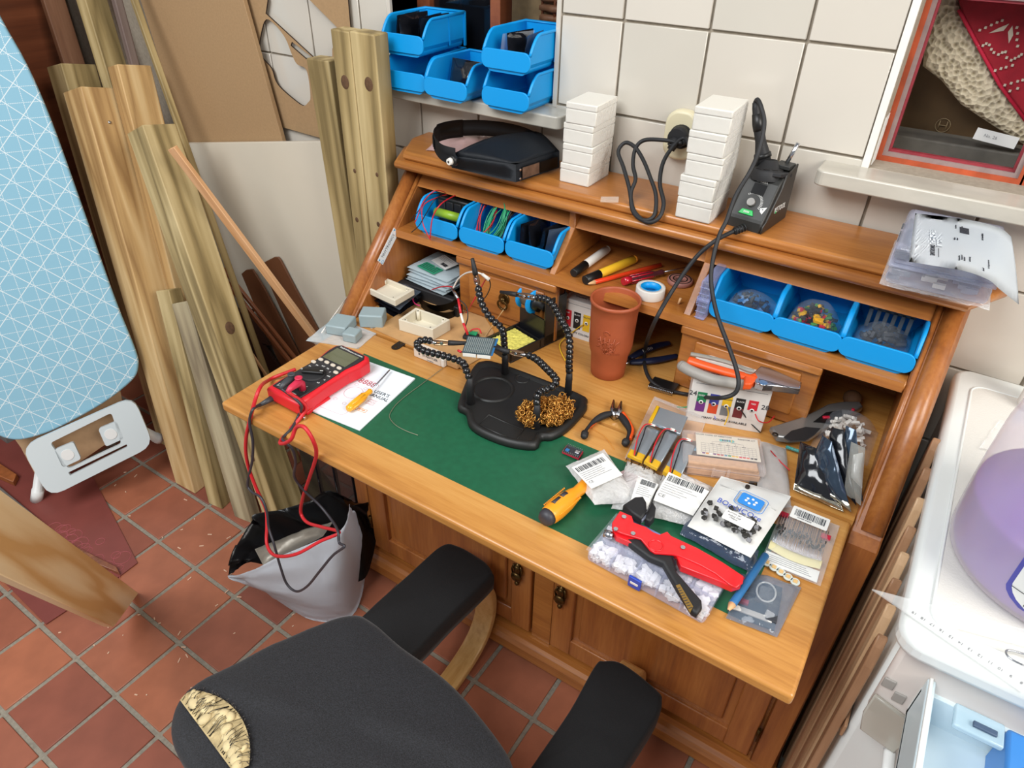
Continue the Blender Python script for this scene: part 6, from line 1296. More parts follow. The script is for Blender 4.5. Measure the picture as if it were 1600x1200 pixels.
# combination pliers on the carton
pl = thing('combination_pliers', 'orange and grey combination pliers lying on the wire carton', 'pliers', (0.2699,-0.2734,0.8696))
b = MB(); P_ = spline([(0.1884,-0.2794,0.8766),(0.2155,-0.2795,0.8766),(0.2482,-0.2778,0.8766),(0.2795,-0.2743,0.8766),(0.3004,-0.2733,0.8766)], 6); b.tube(P_, [.0085 if i < len(P_)-6 else .0075 for i in range(len(P_))], 12, flat=.8); obj('orange_handle', b, M_orange, pl, w=True)
b = MB(); P_ = spline([(0.1878,-0.2733,0.8861),(0.2148,-0.2668,0.8861),(0.252,-0.2625,0.8861),(0.2801,-0.2659,0.8861),(0.2932,-0.2637,0.8861)], 6); b.tube(P_, .0045, 10, flat=.7); obj('grey_strip', b, mat('grey grip', '8f8a80', .5), pl, w=True)
b = MB(); P_ = spline([(0.1829,-0.2916,0.8696),(0.2011,-0.2975,0.8696),(0.2357,-0.3008,0.8696),(0.2658,-0.2936,0.8696),(0.2891,-0.2864,0.8696)], 6); b.tube(P_, [.0092]*len(P_), 12); b.ball(P_[0], .0092, 12); obj('grey_handle', b, mat('grey grip 2', '96918a', .5), pl, w=True)
b = MB(); b.prism([(0.2822,-0.277,0.8676),(0.2954,-0.2572,0.8676),(0.3033,-0.2693,0.8676),(0.2999,-0.2928,0.8676),(0.2895,-0.2998,0.8676)], (0, 0, .014), .003); obj('orange_guard', b, M_orange, pl, w=True)
b = MB(); b.prism([(0.2911,-0.2644,0.8676),(0.2963,-0.232,0.8676),(0.3106,-0.2291,0.8676),(0.3664,-0.2417,0.8676),(0.3684,-0.2613,0.8676),(0.3296,-0.277,0.8676),(0.3166,-0.2857,0.8676),(0.3041,-0.2858,0.8676)], (0, 0, .013), .002); obj('jaw_head', b, M_steel, pl, w=True)
b = MB(); b.tube([(0.3057,-0.2738,0.8816),(0.335,-0.2711,0.8816),(0.3701,-0.2703,0.8816)], .0006, 4); obj('jaw_gap', b, M_iron, pl, w=True)
b = MB(); c = Vector((0.3149,-0.283,0.8806)); b.cyl(c, c+Vector((0, 0, .003)), .007, n=18); obj('pivot', b, M_steel, pl, w=True)
# right pigeonhole: white parts bags, antistatic bags fanned against the side
heap('parts_bag', .455, -.20, HL+.001, .045, .05, .05, [M_wht2, M_whtw, M_wht2], 'clear bag of white parts in the right pigeonhole', 'parts bag', 61, 60, .008)
AB = 'shiny antistatic bags fanned against the right side panel'
def fan(label, q, th, m, seed, edge=True):
    q = [Vector(p) for p in q]; b = MB(); pillow(b, q, th, seed, 14, 14, .004, 40); t = obj('antistatic_bag', b, m, None, label, 'bag', AB, w=True)
    return t
M_antis = mat('blue grey antistatic film', '3a4a5c', .14, metal=.55, bump=.35, scale=28, coat=.6)
M_silver = mat('silver foil edge', 'b5b0a0', .2, metal=.9, bump=.7, scale=60)
for k, (lab, q, th) in enumerate((
    ('dark crumpled antistatic bag, leftmost of the fanned bags', ((0.4142,-0.3765,0.7756), (0.4894,-0.3806,0.7736), (0.4222,-0.3284,0.8296), (0.3968,-0.3134,0.8196)), .012),
    ('blue grey antistatic bag with silver edge, second of the fanned bags', ((0.4197,-0.3463,0.7816), (0.4987,-0.3812,0.7796), (0.4401,-0.3331,0.8546), (0.4242,-0.3188,0.8496)), .010),
    ('dark antistatic bag, third of the fanned bags from the left', ((0.4384,-0.3219,0.7996), (0.5018,-0.3751,0.7896), (0.4489,-0.3091,0.8646), (0.4327,-0.3054,0.8596)), .008),
    ('grey antistatic bag nearest the right side panel', ((0.4611,-0.3156,0.7996), (0.5085,-0.3628,0.7896), (0.4652,-0.3054,0.8696), (0.45,-0.3029,0.8696)), .008))):
    t = fan(lab, q, th, (M_blackbag, M_antis, M_blackbag, M_antis)[k], 100+k)
    b = MB(); q = [Vector(p) for p in q]; e = [q[0].lerp(q[1], .0), q[0].lerp(q[1], 1), q[1].lerp(q[2], .12), q[0].lerp(q[3], .12)]; pillow(b, [p+Vector((0, -.002, .002)) for p in e], .006, 110+k, 12, 6, .004, 70)
    if k in (0, 1): obj('foil_edge', b, M_silver, t, label='torn silver foil edge', w=True)
    else: b.bm.free()
b = MB(); q = ((0.48,-0.3639,0.7946), (0.5074,-0.3714,0.7896), (0.4849,-0.3275,0.8596), (0.4644,-0.3239,0.8596)); pillow(b, q, .014, 121, 14, 14, .005, 40); hb_ = obj('zip_bag', b, clear('grey zip film', 'a9a9a2', .4, .15, .4, bump=.6), None, 'clear bag with white card and dark pins by the right side panel', 'zip bag', w=True)
Q_ = [Vector(p) for p in q]; b = MB(); pillow(b, [Q_[0].lerp(Q_[2], .35), Q_[1].lerp(Q_[2], .3), Q_[2].lerp(Q_[0], .1), Q_[3].lerp(Q_[1], .2)], .009, 122, 8, 8, .002); obj('white_card', b, M_label, hb_, w=True)
b = MB(); b.tube([(0.377,-0.2836,0.7776),(0.3947,-0.2833,0.7776),(0.4117,-0.2814,0.7776)], .003, 6); obj('bead_strip', b, mat('teal striped beads', '3f8c86', .4, var=.6, scale=600), None, 'short teal beaded strip under the utility knife', 'strip', w=True)
b = MB(); b.ball(Vector((0.4422,-0.0981,0.7896)), .016, 14, (1, 1, .9)); obj('cork_ball', b, mat('cork brown', '6b4a30', .8, var=.2), None, 'small brown round piece at the back of the right pigeonhole', 'round piece', w=True)
# diode bag with barcode, led strip, grey bag, blue pencil
db = thing('zip_bag', 'clear zip bag of taped diodes with barcode label at the flap edge', 'zip bag', (0.4522,-0.4823,0.7696))
dq = [Vector(p) for p in [(0.4128,-0.5429,0.7726),(0.4927,-0.5391,0.7726),(0.4908,-0.4121,0.7726),(0.4103,-0.4099,0.7726)]]
Md_ = frame(dq[0], dq[1]-dq[0], (0, 0, 1)); dw, dh = (dq[1]-dq[0]).length, (dq[3]-dq[0]).length
b = MB(); b.box((dw*.48, dh*.10, .001), (dw*.9, dh*.16, .0008), M=Md_); cp_ = obj('printed_card', b, M_label, db, w=True); lines(Md_ @ Matrix.Translation((dw*.45, dh*.14, .0016)), dw*.8, 4, .0035, cp_, 5)
b = MB(); b.grid(lambda u, v: Md_ @ Vector((dw*(.04+.88*u), dh*(.20+.13*v)-.006*sin(u*3), .004+.004*sin(pi*v))), 16, 4); obj('cream_tape', b, mat('cream masking tape', 'cfc698', .7), db, w=True)
for k in range(2):
    b = MB(); b.box((dw*(.10+.77*k), dh*(.76-.1*k), .006), (dw*.16, dh*.07, .003), M=Md_); obj('red_tape', b, M_redp, db, w=True)
rn = random.Random(7)
b = MB()
for k in range(46): x = dw*(.07+.84*k/46); b.tube([Md_ @ Vector((x, dh*.27, .006)), Md_ @ Vector((x+rn.uniform(-.002, .002), dh*.75, .0075))], .0004, 4)
obj('diode_leads', b, M_steel, db, kind='stuff', w=True)
b = MB()
for k in range(46): x = dw*(.07+.84*k/46); y = dh*(.50+rn.uniform(-.08, .08)-.0*k); b.tube([Md_ @ Vector((x, y-.0025, .0075)), Md_ @ Vector((x, y+.0025, .0075))], .0012, 5)
obj('diode_bodies', b, M_btnb, db, kind='stuff', w=True)
b = MB(); pillow(b, dq, .013, 131, 20, 20, .004, 40); obj('bag_film', b, M_clear, db, w=True)
Mb_ = Md_ @ Matrix.Translation((dw*.53, dh*.76, .0175)) @ Matrix.Rotation(-.05, 4, 'Z')
b = MB(); b.prism([Mb_ @ Vector((x, y, 0)) for x, y in rrect(.052, .026, .002, 2)], (0, 0, .0004)); lb = obj('barcode_label', b, M_label, db, w=True); barcode(Mb_ @ Matrix.Translation((0, .001, .0007)), .042, .014, lb, 4); text('lettering', '1N4007 DIODE', .003, Mb_ @ Matrix.Translation((-.006, -.009, .0007)), M_ink, lb, w=True)
ls = thing('led_strip', 'short strip of round white led modules at the edge of the diode bag', 'led strip', (0.4433,-0.5487,0.7696))
for k in range(5):
    c = Vector((0.4209,-0.5392,0.7716)).lerp(Vector((0.4622,-0.5508,0.7716)), k/4); b = MB(); b.cyl(c, c+Vector((0, 0, .002)), .0062, n=18); ld = obj('led_module', b, mat('pale board', 'c9cfc8', .5), ls, w=True)
    b = MB(); b.box(c+Vector((0, 0, .0028)), (.0055, .0055, .0018), .0004); obj('led_chip', b, mat('warm led', 'd9b377', .4), ld, w=True)
gq = [Vector(p) for p in [(0.4027,-0.6572,0.7716),(0.4656,-0.649,0.7716),(0.4716,-0.5546,0.7716),(0.4027,-0.5671,0.7716)]]
ga = thing('antistatic_bag', 'grey see through antistatic bag with a board at the front edge', 'bag', tuple((gq[0]+gq[2])/2))
Mg = frame(gq[0], gq[1]-gq[0], (0, 0, 1)); gw, gh = (gq[1]-gq[0]).length, (gq[3]-gq[0]).length
for x, y, sx_, sy_, sz_, m in ((.32, .62, .022, .018, .008, M_dgry), (.62, .6, .022, .026, .006, M_gryp), (.82, .45, .014, .05, .005, M_dgry), (.25, .35, .012, .006, .006, M_redp), (.45, .2, .05, .008, .003, M_wht2), (.15, .7, .008, .014, .005, M_redp)):
    b = MB(); b.box((gw*x, gh*y, .005), (sx_, sy_, sz_), .0008, M=Mg); obj('board_part', b, m, ga, w=True)
b = MB(); b.box((gw*.5, gh*.48, .0015), (gw*.85, gh*.8, .0016), M=Mg); obj('board', b, mat('slate board', '3f4a55', .5), ga, w=True)
b = MB(); b.tube([Mg @ Vector((gw*.62+.012*cos(a), gh*.62+.016*sin(a), .010)) for a in [k*pi/10 for k in range(20)]], .0013, 6, closed=True); obj('board_ring', b, M_label, ga, w=True)
b = MB(); pillow(b, gq, .015, 141, 22, 22, .006, 45); obj('bag_film', b, clear('grey antistatic see through', '7d8a9a', .34, .08, .5, bump=.8, scale=40), ga, w=True)
pen('pencil', 'blue pencil with sharpened tip between the grey bag and the red stripper', 'pencil', (0.4027,-0.6618,0.7916), (0.4165,-0.5461,0.7916), .0052, (('lead', 0, .02, .1, .3, M_ink), ('sharpened_tip', .015, .11, .3, 1, M_rawwood), ('shaft', .11, 1, 1, 1, M_bluep)))
# connector organizer
co = thing('connector_box', 'clear compartment box of white connectors with blue latch on the flap', 'parts box', (0.3045,-0.6405,0.7696))
cA = Vector((0.2084,-0.672,0.769)); cB = Vector((0.382,-0.6833,0.769)); cx = (cB-cA).normalized(); cL = (cB-cA).length; cDp = .082
Mc = frame(cA, cx, (0, 0, 1)); M_lav = clear('lavender clear plastic', 'cdd4f2', .12, .08, .45)
def cbx(mb, x0, x1, y0, y1, z0, z1, bev=0): mb.span((x0, y0, z0), (x1, y1, z1), bev, M=Mc, seg=3)
b = MB(); cbx(b, 0, cL, 0, cDp, 0, .022, .006); obj('box_shell', b, M_lav, co, w=True)
b = MB(); cbx(b, -.001, cL+.001, -.001, cDp+.001, .0225, .0245, .0009); obj('lid', b, clear('clear lid', 'eef0ff', .02, .05, .3), co, w=True)
b = MB(); cbx(b, .004, cL-.002, cDp-.012, cDp+.006, .004, .0235, .003); obj('hinge_rail', b, clear('blue violet plastic', '8fa0e6', .5, .1, .35), co, w=True)
b = MB(); cbx(b, cL*.385, cL*.49, -.004, .0, .003, .022, .0012); lt = obj('latch', b, mat('blue latch', '1d3fa8', .35), co, label='blue plastic latch', w=True)
b = MB(); cbx(b, cL*.405, cL*.47, -.0048, -.004, .011, .015, .0004); obj('latch_slot', b, M_wht2, lt, w=True)
for k in range(1, 5):
    b = MB(); cbx(b, cL*k/5-.0006, cL*k/5+.0006, .003, cDp-.014, .002, .021); obj('divider', b, M_lav, co, w=True)
b = MB(); cbx(b, .004, cL-.004, .034, .0352, .002, .021); obj('divider', b, M_lav, co, w=True)
rn = random.Random(21); M_conn = mat('white nylon connector', 'e6e4e2', .4)
for i in range(5):
    for j in range(2):
        b = MB()
        for q in range(34):
            p = Mc @ Vector((cL*(i+.14+.72*rn.random())/5, .008+.033*j+.020*rn.random(), .004+.013*rn.random()))
            b.box((0, 0, 0), (.006*rn.uniform(1, 2.2), .006, .0055), M=Matrix.Translation(p) @ Matrix.Rotation(rn.uniform(0, 3), 4, 'Z') @ Matrix.Rotation(rn.uniform(-.6, .6), 4, 'X'))
        obj('connectors', b, M_conn, co, kind='stuff', w=True)
# wire stripper on top of it
ws = thing('wire_stripper', 'red and black wire stripper lying on the connector box', 'wire stripper', (0.2807,-0.616,0.7956))
M_sred = mat('red stripper steel', 'd8151f', .35, coat=.2)
red = [(0.2221,-0.6268,0.8096),(0.2215,-0.6012,0.8096),(0.24,-0.6006,0.8096),(0.2474,-0.6101,0.8096),(0.2649,-0.6083,0.8096),(0.2768,-0.6115,0.8096),(0.2859,-0.6109,0.8096),(0.2925,-0.5997,0.8096),(0.3,-0.6043,0.8096),(0.3376,-0.6048,0.8096),(0.3736,-0.6093,0.8096),(0.404,-0.6164,0.8096),(0.4065,-0.6268,0.8096),(0.4022,-0.639,0.8096),(0.3941,-0.6397,0.8096),(0.3722,-0.6325,0.8096),(0.3497,-0.6301,0.8096),(0.3235,-0.631,0.8096),(0.3138,-0.6336,0.8096),(0.2937,-0.6443,0.8096),(0.2859,-0.6431,0.8096),(0.268,-0.6323,0.8096),(0.2418,-0.6375,0.8096),(0.2273,-0.6374,0.8096)]
b = MB(); b.prism(red, (0, 0, .004), .0012); obj('upper_plate', b, M_sred, ws, w=True)
b = MB(); b.prism([(0.3145,-0.627,0.7996),(0.3342,-0.6243,0.7996),(0.3651,-0.624,0.7996),(0.3926,-0.6291,0.7996),(0.4052,-0.6291,0.7996),(0.3975,-0.6389,0.7996),(0.3777,-0.6401,0.7996),(0.3543,-0.6422,0.7996),(0.3305,-0.6444,0.7996)], (0, 0, .012), .002); obj('lower_handle_plate', b, M_sred, ws, w=True)
b = MB(); b.prism([(0.2274,-0.6353,0.7986),(0.2435,-0.6301,0.7986),(0.2671,-0.6269,0.7986),(0.2787,-0.6339,0.7986),(0.2587,-0.6419,0.7986),(0.237,-0.6427,0.7986)], (0, 0, .010), .001); obj('body_plate', b, M_sred, ws, w=True)
b = MB(); b.prism([(0.2208,-0.5888,0.7996),(0.2282,-0.5657,0.7996),(0.2378,-0.5578,0.7996),(0.2464,-0.5658,0.7996),(0.2546,-0.5841,0.7996),(0.2535,-0.5993,0.7996),(0.2371,-0.5957,0.7996)], (0, 0, .016), .003); obj('jaw_block', b, M_bk2, ws, w=True)
b = MB(); b.prism([(0.2515,-0.5684,0.7996),(0.2541,-0.5606,0.7996),(0.262,-0.5674,0.7996),(0.2674,-0.5843,0.7996),(0.266,-0.5967,0.7996),(0.258,-0.5963,0.7996)], (0, 0, .016), .003); obj('jaw_block', b, M_bk2, ws, w=True)
b = MB(); b.prism([(0.2471,-0.587,0.8056),(0.2517,-0.5751,0.8056),(0.258,-0.5914,0.8056),(0.2547,-0.5994,0.8056)], (0, 0, .006), .001); obj('jaw_teeth', b, mat('grey teeth', '6f7280', .4), ws, w=True)
b = MB(); b.tube([Vector((0.2561,-0.5895,0.8196)), Vector((0.2549,-0.5675,0.8216)), Vector((0.2519,-0.5457,0.8246))], .0009, 6); obj('stop_wire', b, M_blkw, ws, w=True)
b = MB(); b.prism([(0.247,-0.6389,0.7961),(0.2647,-0.6272,0.7961),(0.284,-0.6345,0.7961),(0.3109,-0.6259,0.7961),(0.3292,-0.6531,0.7961),(0.3715,-0.6772,0.7961),(0.3755,-0.6859,0.7961),(0.3738,-0.6992,0.7961),(0.3662,-0.6987,0.7961),(0.3388,-0.6768,0.7961),(0.308,-0.6496,0.7961),(0.2885,-0.6511,0.7961),(0.2599,-0.6438,0.7961)], (0, 0, .013), .004, 3); obj('black_handle', b, M_bk2, ws, w=True)
b = MB(); b.prism([(0.3361,-0.6755,0.8094),(0.3394,-0.6709,0.8094),(0.3661,-0.6936,0.8094),(0.3661,-0.7046,0.8094)], (0, 0, .0005)); st2 = obj('gold_label', b, mat('gold label', '9a7a3c', .3, metal=.6), ws, label='gold rating label', w=True)
a_, c_ = Vector((0.339,-0.6766,0.8101)), Vector((0.3655,-0.699,0.8101))
for k in range(9): 
    b = MB(); p = a_.lerp(c_, .06+.11*k); b.box((0, 0, 0), (.0009, .005, .0003), M=frame(p, c_-a_, (0, 0, 1))); obj('label_line', b, M_ink, st2, w=True)
for q in ((0.2319,-0.6096,0.8141), (0.2321,-0.6363,0.8141), (0.2553,-0.6306,0.8141), (0.3214,-0.6162,0.8141)):
    b = MB(); c = Vector(q); b.cyl(c, c+Vector((0, 0, .0015)), .0032, n=12); obj('rivet', b, M_steel, ws, w=True)
b = MB(); c = Vector((0.2896,-0.632,0.8141)); b.lathe([(.0085, 0), (.0092, .0008), (.010, .0008), (.0105, 0)], 28, Matrix.Translation(c)); obj('emboss_ring', b, M_sred, ws, w=True)
a_, c_ = Vector((0.2315,-0.6407,0.8036)), Vector((0.2186,-0.6423,0.8036)); b = MB(); b.tube([a_, a_.lerp(c_, .4), c_], [.005, .0062, .0058], 14); obj('adjust_knob', b, M_steel, ws, w=True)
b = MB(); b.tube([Vector((0.3201,-0.6366,0.8116)), Vector((0.3273,-0.6498,0.8056))], .001, 6); obj('spring_wire', b, M_blkw, ws, w=True)

# ================================================================ TIMBER AND BOARDS IN THE LEFT CORNER
TW = dict(fine=90, rough=.6, wave=13, rings=.55, bump=.25)
M_pineg = wood('greenish treated pine', '7d6a42', 'a58f60', 'c2ad7e', axis=2, **TW)
M_piney = wood('yellow planed pine', 'a07c4e', 'c39f6a', 'd6b886', axis=2, **TW)
M_pinew = wood('weathered grey pine', '82735a', 'a29374', 'b9ac8b', axis=2, **TW)
M_hardw = wood('brown hardwood', '6c4630', '8a5f44', '9c7457', axis=2, fine=90, rough=.55, wave=5, rings=.25)
M_greyw = wood('dark greyed wood', '4a3b36', '64524b', '786a62', axis=2, fine=90, rough=.7, wave=5, rings=.25)
M_lath = wood('smooth beech lath', 'c08a58', 'd6a576', 'e0b58c', axis=2, fine=90, rough=.4, wave=5, rings=.2, coat=.2)
M_redtrim = wood('red brown moulding wood', '5c2f1c', '7a4529', '935a38', axis=2, fine=90, rough=.35, wave=5, rings=.25, coat=.3)
M_mdf = mat('brown fibreboard', 'a3845f', .8, var=.06, scale=180, bump=.05)
M_mdfedge = mat('dark sawn edge', '2c1d12', .9)
def timber(name, label, cat, B, T, w, g, m, group=None, bev=.003, top_cut=0.0, L0=0.0):
    """a square sawn length: face edge runs from B to T, w across the broad face, g across the narrow face; local z is the grain"""
    B, T, w, g = (Vector(v) for v in (B, T, w, g)); a = T-B; L = a.length; z = a.normalized(); x = w.normalized(); y = z.cross(x).normalized(); x = y.cross(z).normalized()
    W, G = w.length, g.length; sg = 1 if y.dot(g) > 0 else -1
    M = Matrix((x, y, z)).transposed().to_4x4(); M.translation = B
    b = MB(); b.box((W/2, sg*G/2, L/2), (W, G, L), bev, seg=2)
    # keep the foot from going below the floor
    for v in b.bm.verts:
        wz = (M @ v.co).z
        if v.co.z < L*.3 and wz < .001: v.co.z += (.001-wz)/max(.2, z.z)
    o = obj(name, b, m, None, label, cat, group); o.matrix_world = M; return o
TG = 'timber posts leaning in the left corner'
timber('timber_post', 'treated pine post with a chipped top, tallest beside the ironing board', 'timber', (-1.387,-.417,0), (-1.681,-.212,1.108), (-.004,.097,-.019), (-.072,-.007,-.018), M_pineg, TG)
timber('timber_post', 'yellow pine post with a screw and grey side, second from the ironing board', 'timber', (-1.157,-.506,0), (-1.514,-.265,1.081), (-.002,.09,-.021), (-.085,-.008,-.026), M_piney, TG)
timber('timber_post', 'pale planed pine post behind the knotty post, square cut top', 'timber', (-1.152,-.405,0), (-1.468,-.177,1.126), (.002,.092,-.018), (-.049,-.002,-.013), M_piney, TG)
timber('timber_post', 'olive pine post with a big dark knot, nearest the desk corner', 'timber', (-.777,-.482,0), (-1.261,-.276,1.028), (.002,.088,-.017), (-.073,-.005,-.034), M_pineg, TG)
timber('timber_batten', 'short pine batten, taller of the two short ones among the posts', 'timber', (-1.036,-.503,0), (-1.249,-.345,.603), (-.004,.041,-.012), (-.051,-.009,-.016), M_pineg, 'short battens among the posts')
timber('timber_batten', 'short pale green batten, lower of the two short ones among the posts', 'timber', (-.918,-.492,0), (-1.172,-.345,.592), (-.005,.038,-.012), (-.058,-.014,-.021), M_pinew, 'short battens among the posts')
timber('timber_board', 'brown hardwood board rising behind the chipped post', 'timber', (-1.555,-.283,0), (-1.92,-.078,1.50), (.003,.06,-.007), (-.02,0,-.005), M_hardw)
timber('timber_board', 'knotty pine board rising above the planed post', 'timber', (-1.368,-.268,0), (-1.712,-.074,1.50), (-.005,.066,-.01), (-.04,-.004,-.009), M_pineg)
timber('timber_board', 'dark greyed narrow board right of the knotty rising board', 'timber', (-1.293,-.263,0), (-1.566,-.071,1.50), (.001,.022,-.002), (-.02,0,-.004), M_greyw)
timber('timber_board', 'thin treated board edge left of the brown fibreboard', 'timber', (-1.0,-.242,0), (-1.531,-.072,1.50), (.001,.018,-.002), (-.012,0,-.002), M_pineg)
sp0 = bpy.data.objects['timber_post.001']
# screw head on the yellow post's face
def on_face(o, x, z): return o.matrix_world @ Vector((x, 0, z))
Msc = sp0.matrix_world; ysg = 1 if (Msc.to_3x3() @ Vector((0, 1, 0))).dot(Vector((-.085, -.008, -.026))) > 0 else -1
b = MB(); b.lathe([(0, 0), (.0048, 0), (.004, .002), (.0015, .0022), (0, .0014)], 12, Matrix.Translation((.052, 0, 1.075)) @ Matrix.Rotation(ysg*pi/2, 4, 'X')); obj('screw_head', b, M_steel, sp0)
# two posts by the desk
timber('timber_post', 'slim pine post leaning left of the double posts beside the desk', 'timber', (-.735,-.1,0), (-.769,-.1,1.204), (-.068,0,-.010), (0,.045,0), M_pineg, TG)
timber('timber_post', 'knotty weathered pine post, left of the touching pair beside the desk', 'timber', (-.672,-.145,0), (-.652,-.145,1.279), (-.052,0,0), (0,.042,0), M_pineg, TG)
timber('timber_post', 'knotty weathered pine post, right of the touching pair against the desk', 'timber', (-.602,-.145,0), (-.585,-.145,1.280), (-.066,0,0), (0,.042,0), M_pineg, TG)
# knots in the timber faces
M_knot = mat('dark knot', '5a3f28', .7, var=.3, scale=120)
def knot(o, x, z, r, side=0):
    sgn = ysg; b = MB(); Mk = Matrix.Translation((x, 0, z)) @ Matrix.Rotation(sgn*pi/2, 4, 'X') @ Matrix.Diagonal((1, 1.3, 1, 1))
    if side: Mk = Matrix.Translation((0, sgn*x, z)) @ Matrix.Rotation(-pi/2, 4, 'Y') @ Matrix.Diagonal((1.3, 1, 1, 1))
    b.lathe([(.0001, .0008), (r*.6, .0008), (r, .0003), (r*1.05, 0)], 16, Mk); obj('knot', b, M_knot, o, label='dark knot')
kp_ = bpy.data.objects['timber_post.003']; knot(kp_, .046, .62, .013); knot(kp_, .03, .26, .008, 1)
for n_, zz in (('timber_post.005', 1.18), ('timber_post.006', 1.185)):
    o_ = bpy.data.objects[n_]
    for dz_, r_ in ((0, .011), (-.19, .004), (-.31, .005)):
        b = MB(); xx_ = .026+.01*(dz_ < -.2); b.lathe([(.0001, .0008), (r_*.6, .0008), (r_, .0003), (r_*1.05, 0)], 14, Matrix.Translation((xx_, 0, zz+dz_)) @ Matrix.Rotation(-pi/2, 4, 'X') @ Matrix.Diagonal((1, 1.25, 1, 1)))
        obj('knot', b, M_knot, o_, label='dark knot')
# sheets against the wall
def sheetboard(name, label, cat, pts, y, t, m, edge=None, cut=None):
    b = MB(); b.prism([(p[0], y, p[2]) for p in pts], (0, t, 0), .0008, 1); return obj(name, b, m, None, label, cat, w=True)
def curve_plate(name, outer, holes, y, t, m, label=None, cat=None, parent=None, M=None):
    """flat plate with cut-outs: a filled 2-D curve turned into a mesh"""
    cu = bpy.data.curves.new(name, 'CURVE'); cu.dimensions = '2D'; cu.fill_mode = 'BOTH'; cu.extrude = t/2; cu.resolution_u = 1
    for ring in [outer]+holes:
        s = cu.splines.new('POLY'); s.points.add(len(ring)-1); s.use_cyclic_u = True
        for q, (x, z) in zip(s.points, ring): q.co = (x, z, 0, 1)
    tmp = bpy.data.objects.new('tmp', cu); COL.objects.link(tmp); me = bpy.data.meshes.new_from_object(tmp.evaluated_get(bpy.context.evaluated_depsgraph_get()))
    bpy.data.objects.remove(tmp); bpy.data.curves.remove(cu); me.name = name
    me.materials.clear()
    for mm_ in (m if isinstance(m, (list, tuple)) else [m]): me.materials.append(mm_)
    if isinstance(m, (list, tuple)):
        for p in me.polygons: p.material_index = 0 if abs(p.normal.z) > .5 else 1
    o = bpy.data.objects.new(name, me); COL.objects.link(o)
    if parent is not None: o.parent = parent
    o.matrix_basis = M if M is not None else Matrix(((1, 0, 0, 0), (0, 0, -1, y), (0, 1, 0, 0), (0, 0, 0, 1)))
    return props(o, label, cat)
xz = lambda L_: [(p[0], p[2]) for p in L_]
smooth2 = lambda L_: [(p[0], p[2]) for p in spline(L_, 4, True)]
outer = xz([(-1.1395,-0.01,1.2835),(-1.249,-0.01,0.9432),(-1.076,-0.01,0.9943),(-0.9356,-0.01,0.9902),(-0.7965,-0.01,0.9924),(-0.7779,-0.01,1.249),(-0.7732,-0.01,1.3128)])
outer = [(outer[0][0]-.05, 1.52)] + outer[:-1] + [(outer[-1][0]+.004, 1.52)]
h1 = xz([(-1.0374,-0.01,1.2917),(-1.0524,-0.01,1.262),(-0.9068,-0.01,1.1796),(-0.8461,-0.01,1.1909),(-0.8429,-0.01,1.2076),(-0.8094,-0.01,1.2485),(-0.8948,-0.01,1.3031)]); h1 = [(h1[0][0]-.01, 1.47)] + h1 + [(h1[-1][0]+.01-.12, 1.47)]
h2 = smooth2([(-1.0536,-0.01,1.2495),(-1.0805,-0.01,1.2188),(-1.104,-0.01,1.17),(-1.0934,-0.01,1.1578),(-1.0664,-0.01,1.1372),(-1.0595,-0.01,1.1109),(-1.0431,-0.01,1.0932),(-0.9978,-0.01,1.0703),(-0.9701,-0.01,1.062),(-0.9519,-0.01,1.0724),(-0.9393,-0.01,1.0895),(-0.9394,-0.01,1.1486),(-0.9699,-0.01,1.1593),(-0.9828,-0.01,1.1794),(-0.9965,-0.01,1.2133),(-1.0231,-0.01,1.2385)])
h3 = xz([(-0.9757,-0.01,1.2085),(-0.909,-0.01,1.1794),(-0.9357,-0.01,1.1748),(-0.9823,-0.01,1.1993)])
curve_plate('cutout_board', outer, [h1, h2, h3], -.010, .004, [M_mdf, M_mdfedge], 'brown fibreboard offcut with curved cut outs against the wall tiles', 'board')
sheetboard('fibreboard', 'large plain brown fibreboard sheet leaning behind the white panel', 'board', [(-1.5179,-0.035,1.2857), (-1.4744,-0.035,0.879), (-1.4778,-0.035,0.8113), (-1.0443,-0.035,0.8964), (-1.0441,-0.035,0.9643), (-1.1023,-0.035,1.3262)], -.035, .012, M_mdf)
sheetboard('white_panel', 'smooth off white panel leaning below the brown fibreboard', 'panel', [(-1.4547,-0.052,0.8923), (-0.8573,-0.052,1.003), (-0.8588,-0.052,0.1626), (-1.7496,-0.052,-0.2282)], -.052, .012, mat('off white coated panel', 'd3cbba', .4, var=.03, scale=4))
M_hard = mat('mottled dark brown', '6b432b', .45, var=.12, scale=8)  # thin dark brown shapes with rounded tops, set before the white panel
sheetboard('brown_shape', 'flat brown shape with rounded top behind the beech lath, right one', 'board', [(p[0], 0, p[2]) for p in [(-1.212,-0.062,0.5751),(-1.1416,-0.062,0.6177),(-1.1239,-0.062,0.6225),(-1.1152,-0.062,0.6146),(-1.0694,-0.062,0.5267),(-0.997,-0.062,0.4014),(-0.9774,-0.062,0.221),(-1.071,-0.062,0.1828),(-1.1418,-0.062,0.3792)]], -.062, .006, M_hard)
sheetboard('brown_shape', 'flat brown shape with rounded top behind the beech lath, left one', 'board', [(p[0], 0, p[2]) for p in [(-1.3043,-0.072,0.5203),(-1.2769,-0.072,0.5414),(-1.2442,-0.072,0.5529),(-1.2078,-0.072,0.5),(-1.1131,-0.072,0.3107),(-1.0583,-0.072,0.194),(-1.1907,-0.072,0.1402),(-1.2636,-0.072,0.3787)]], -.072, .006, M_hard)
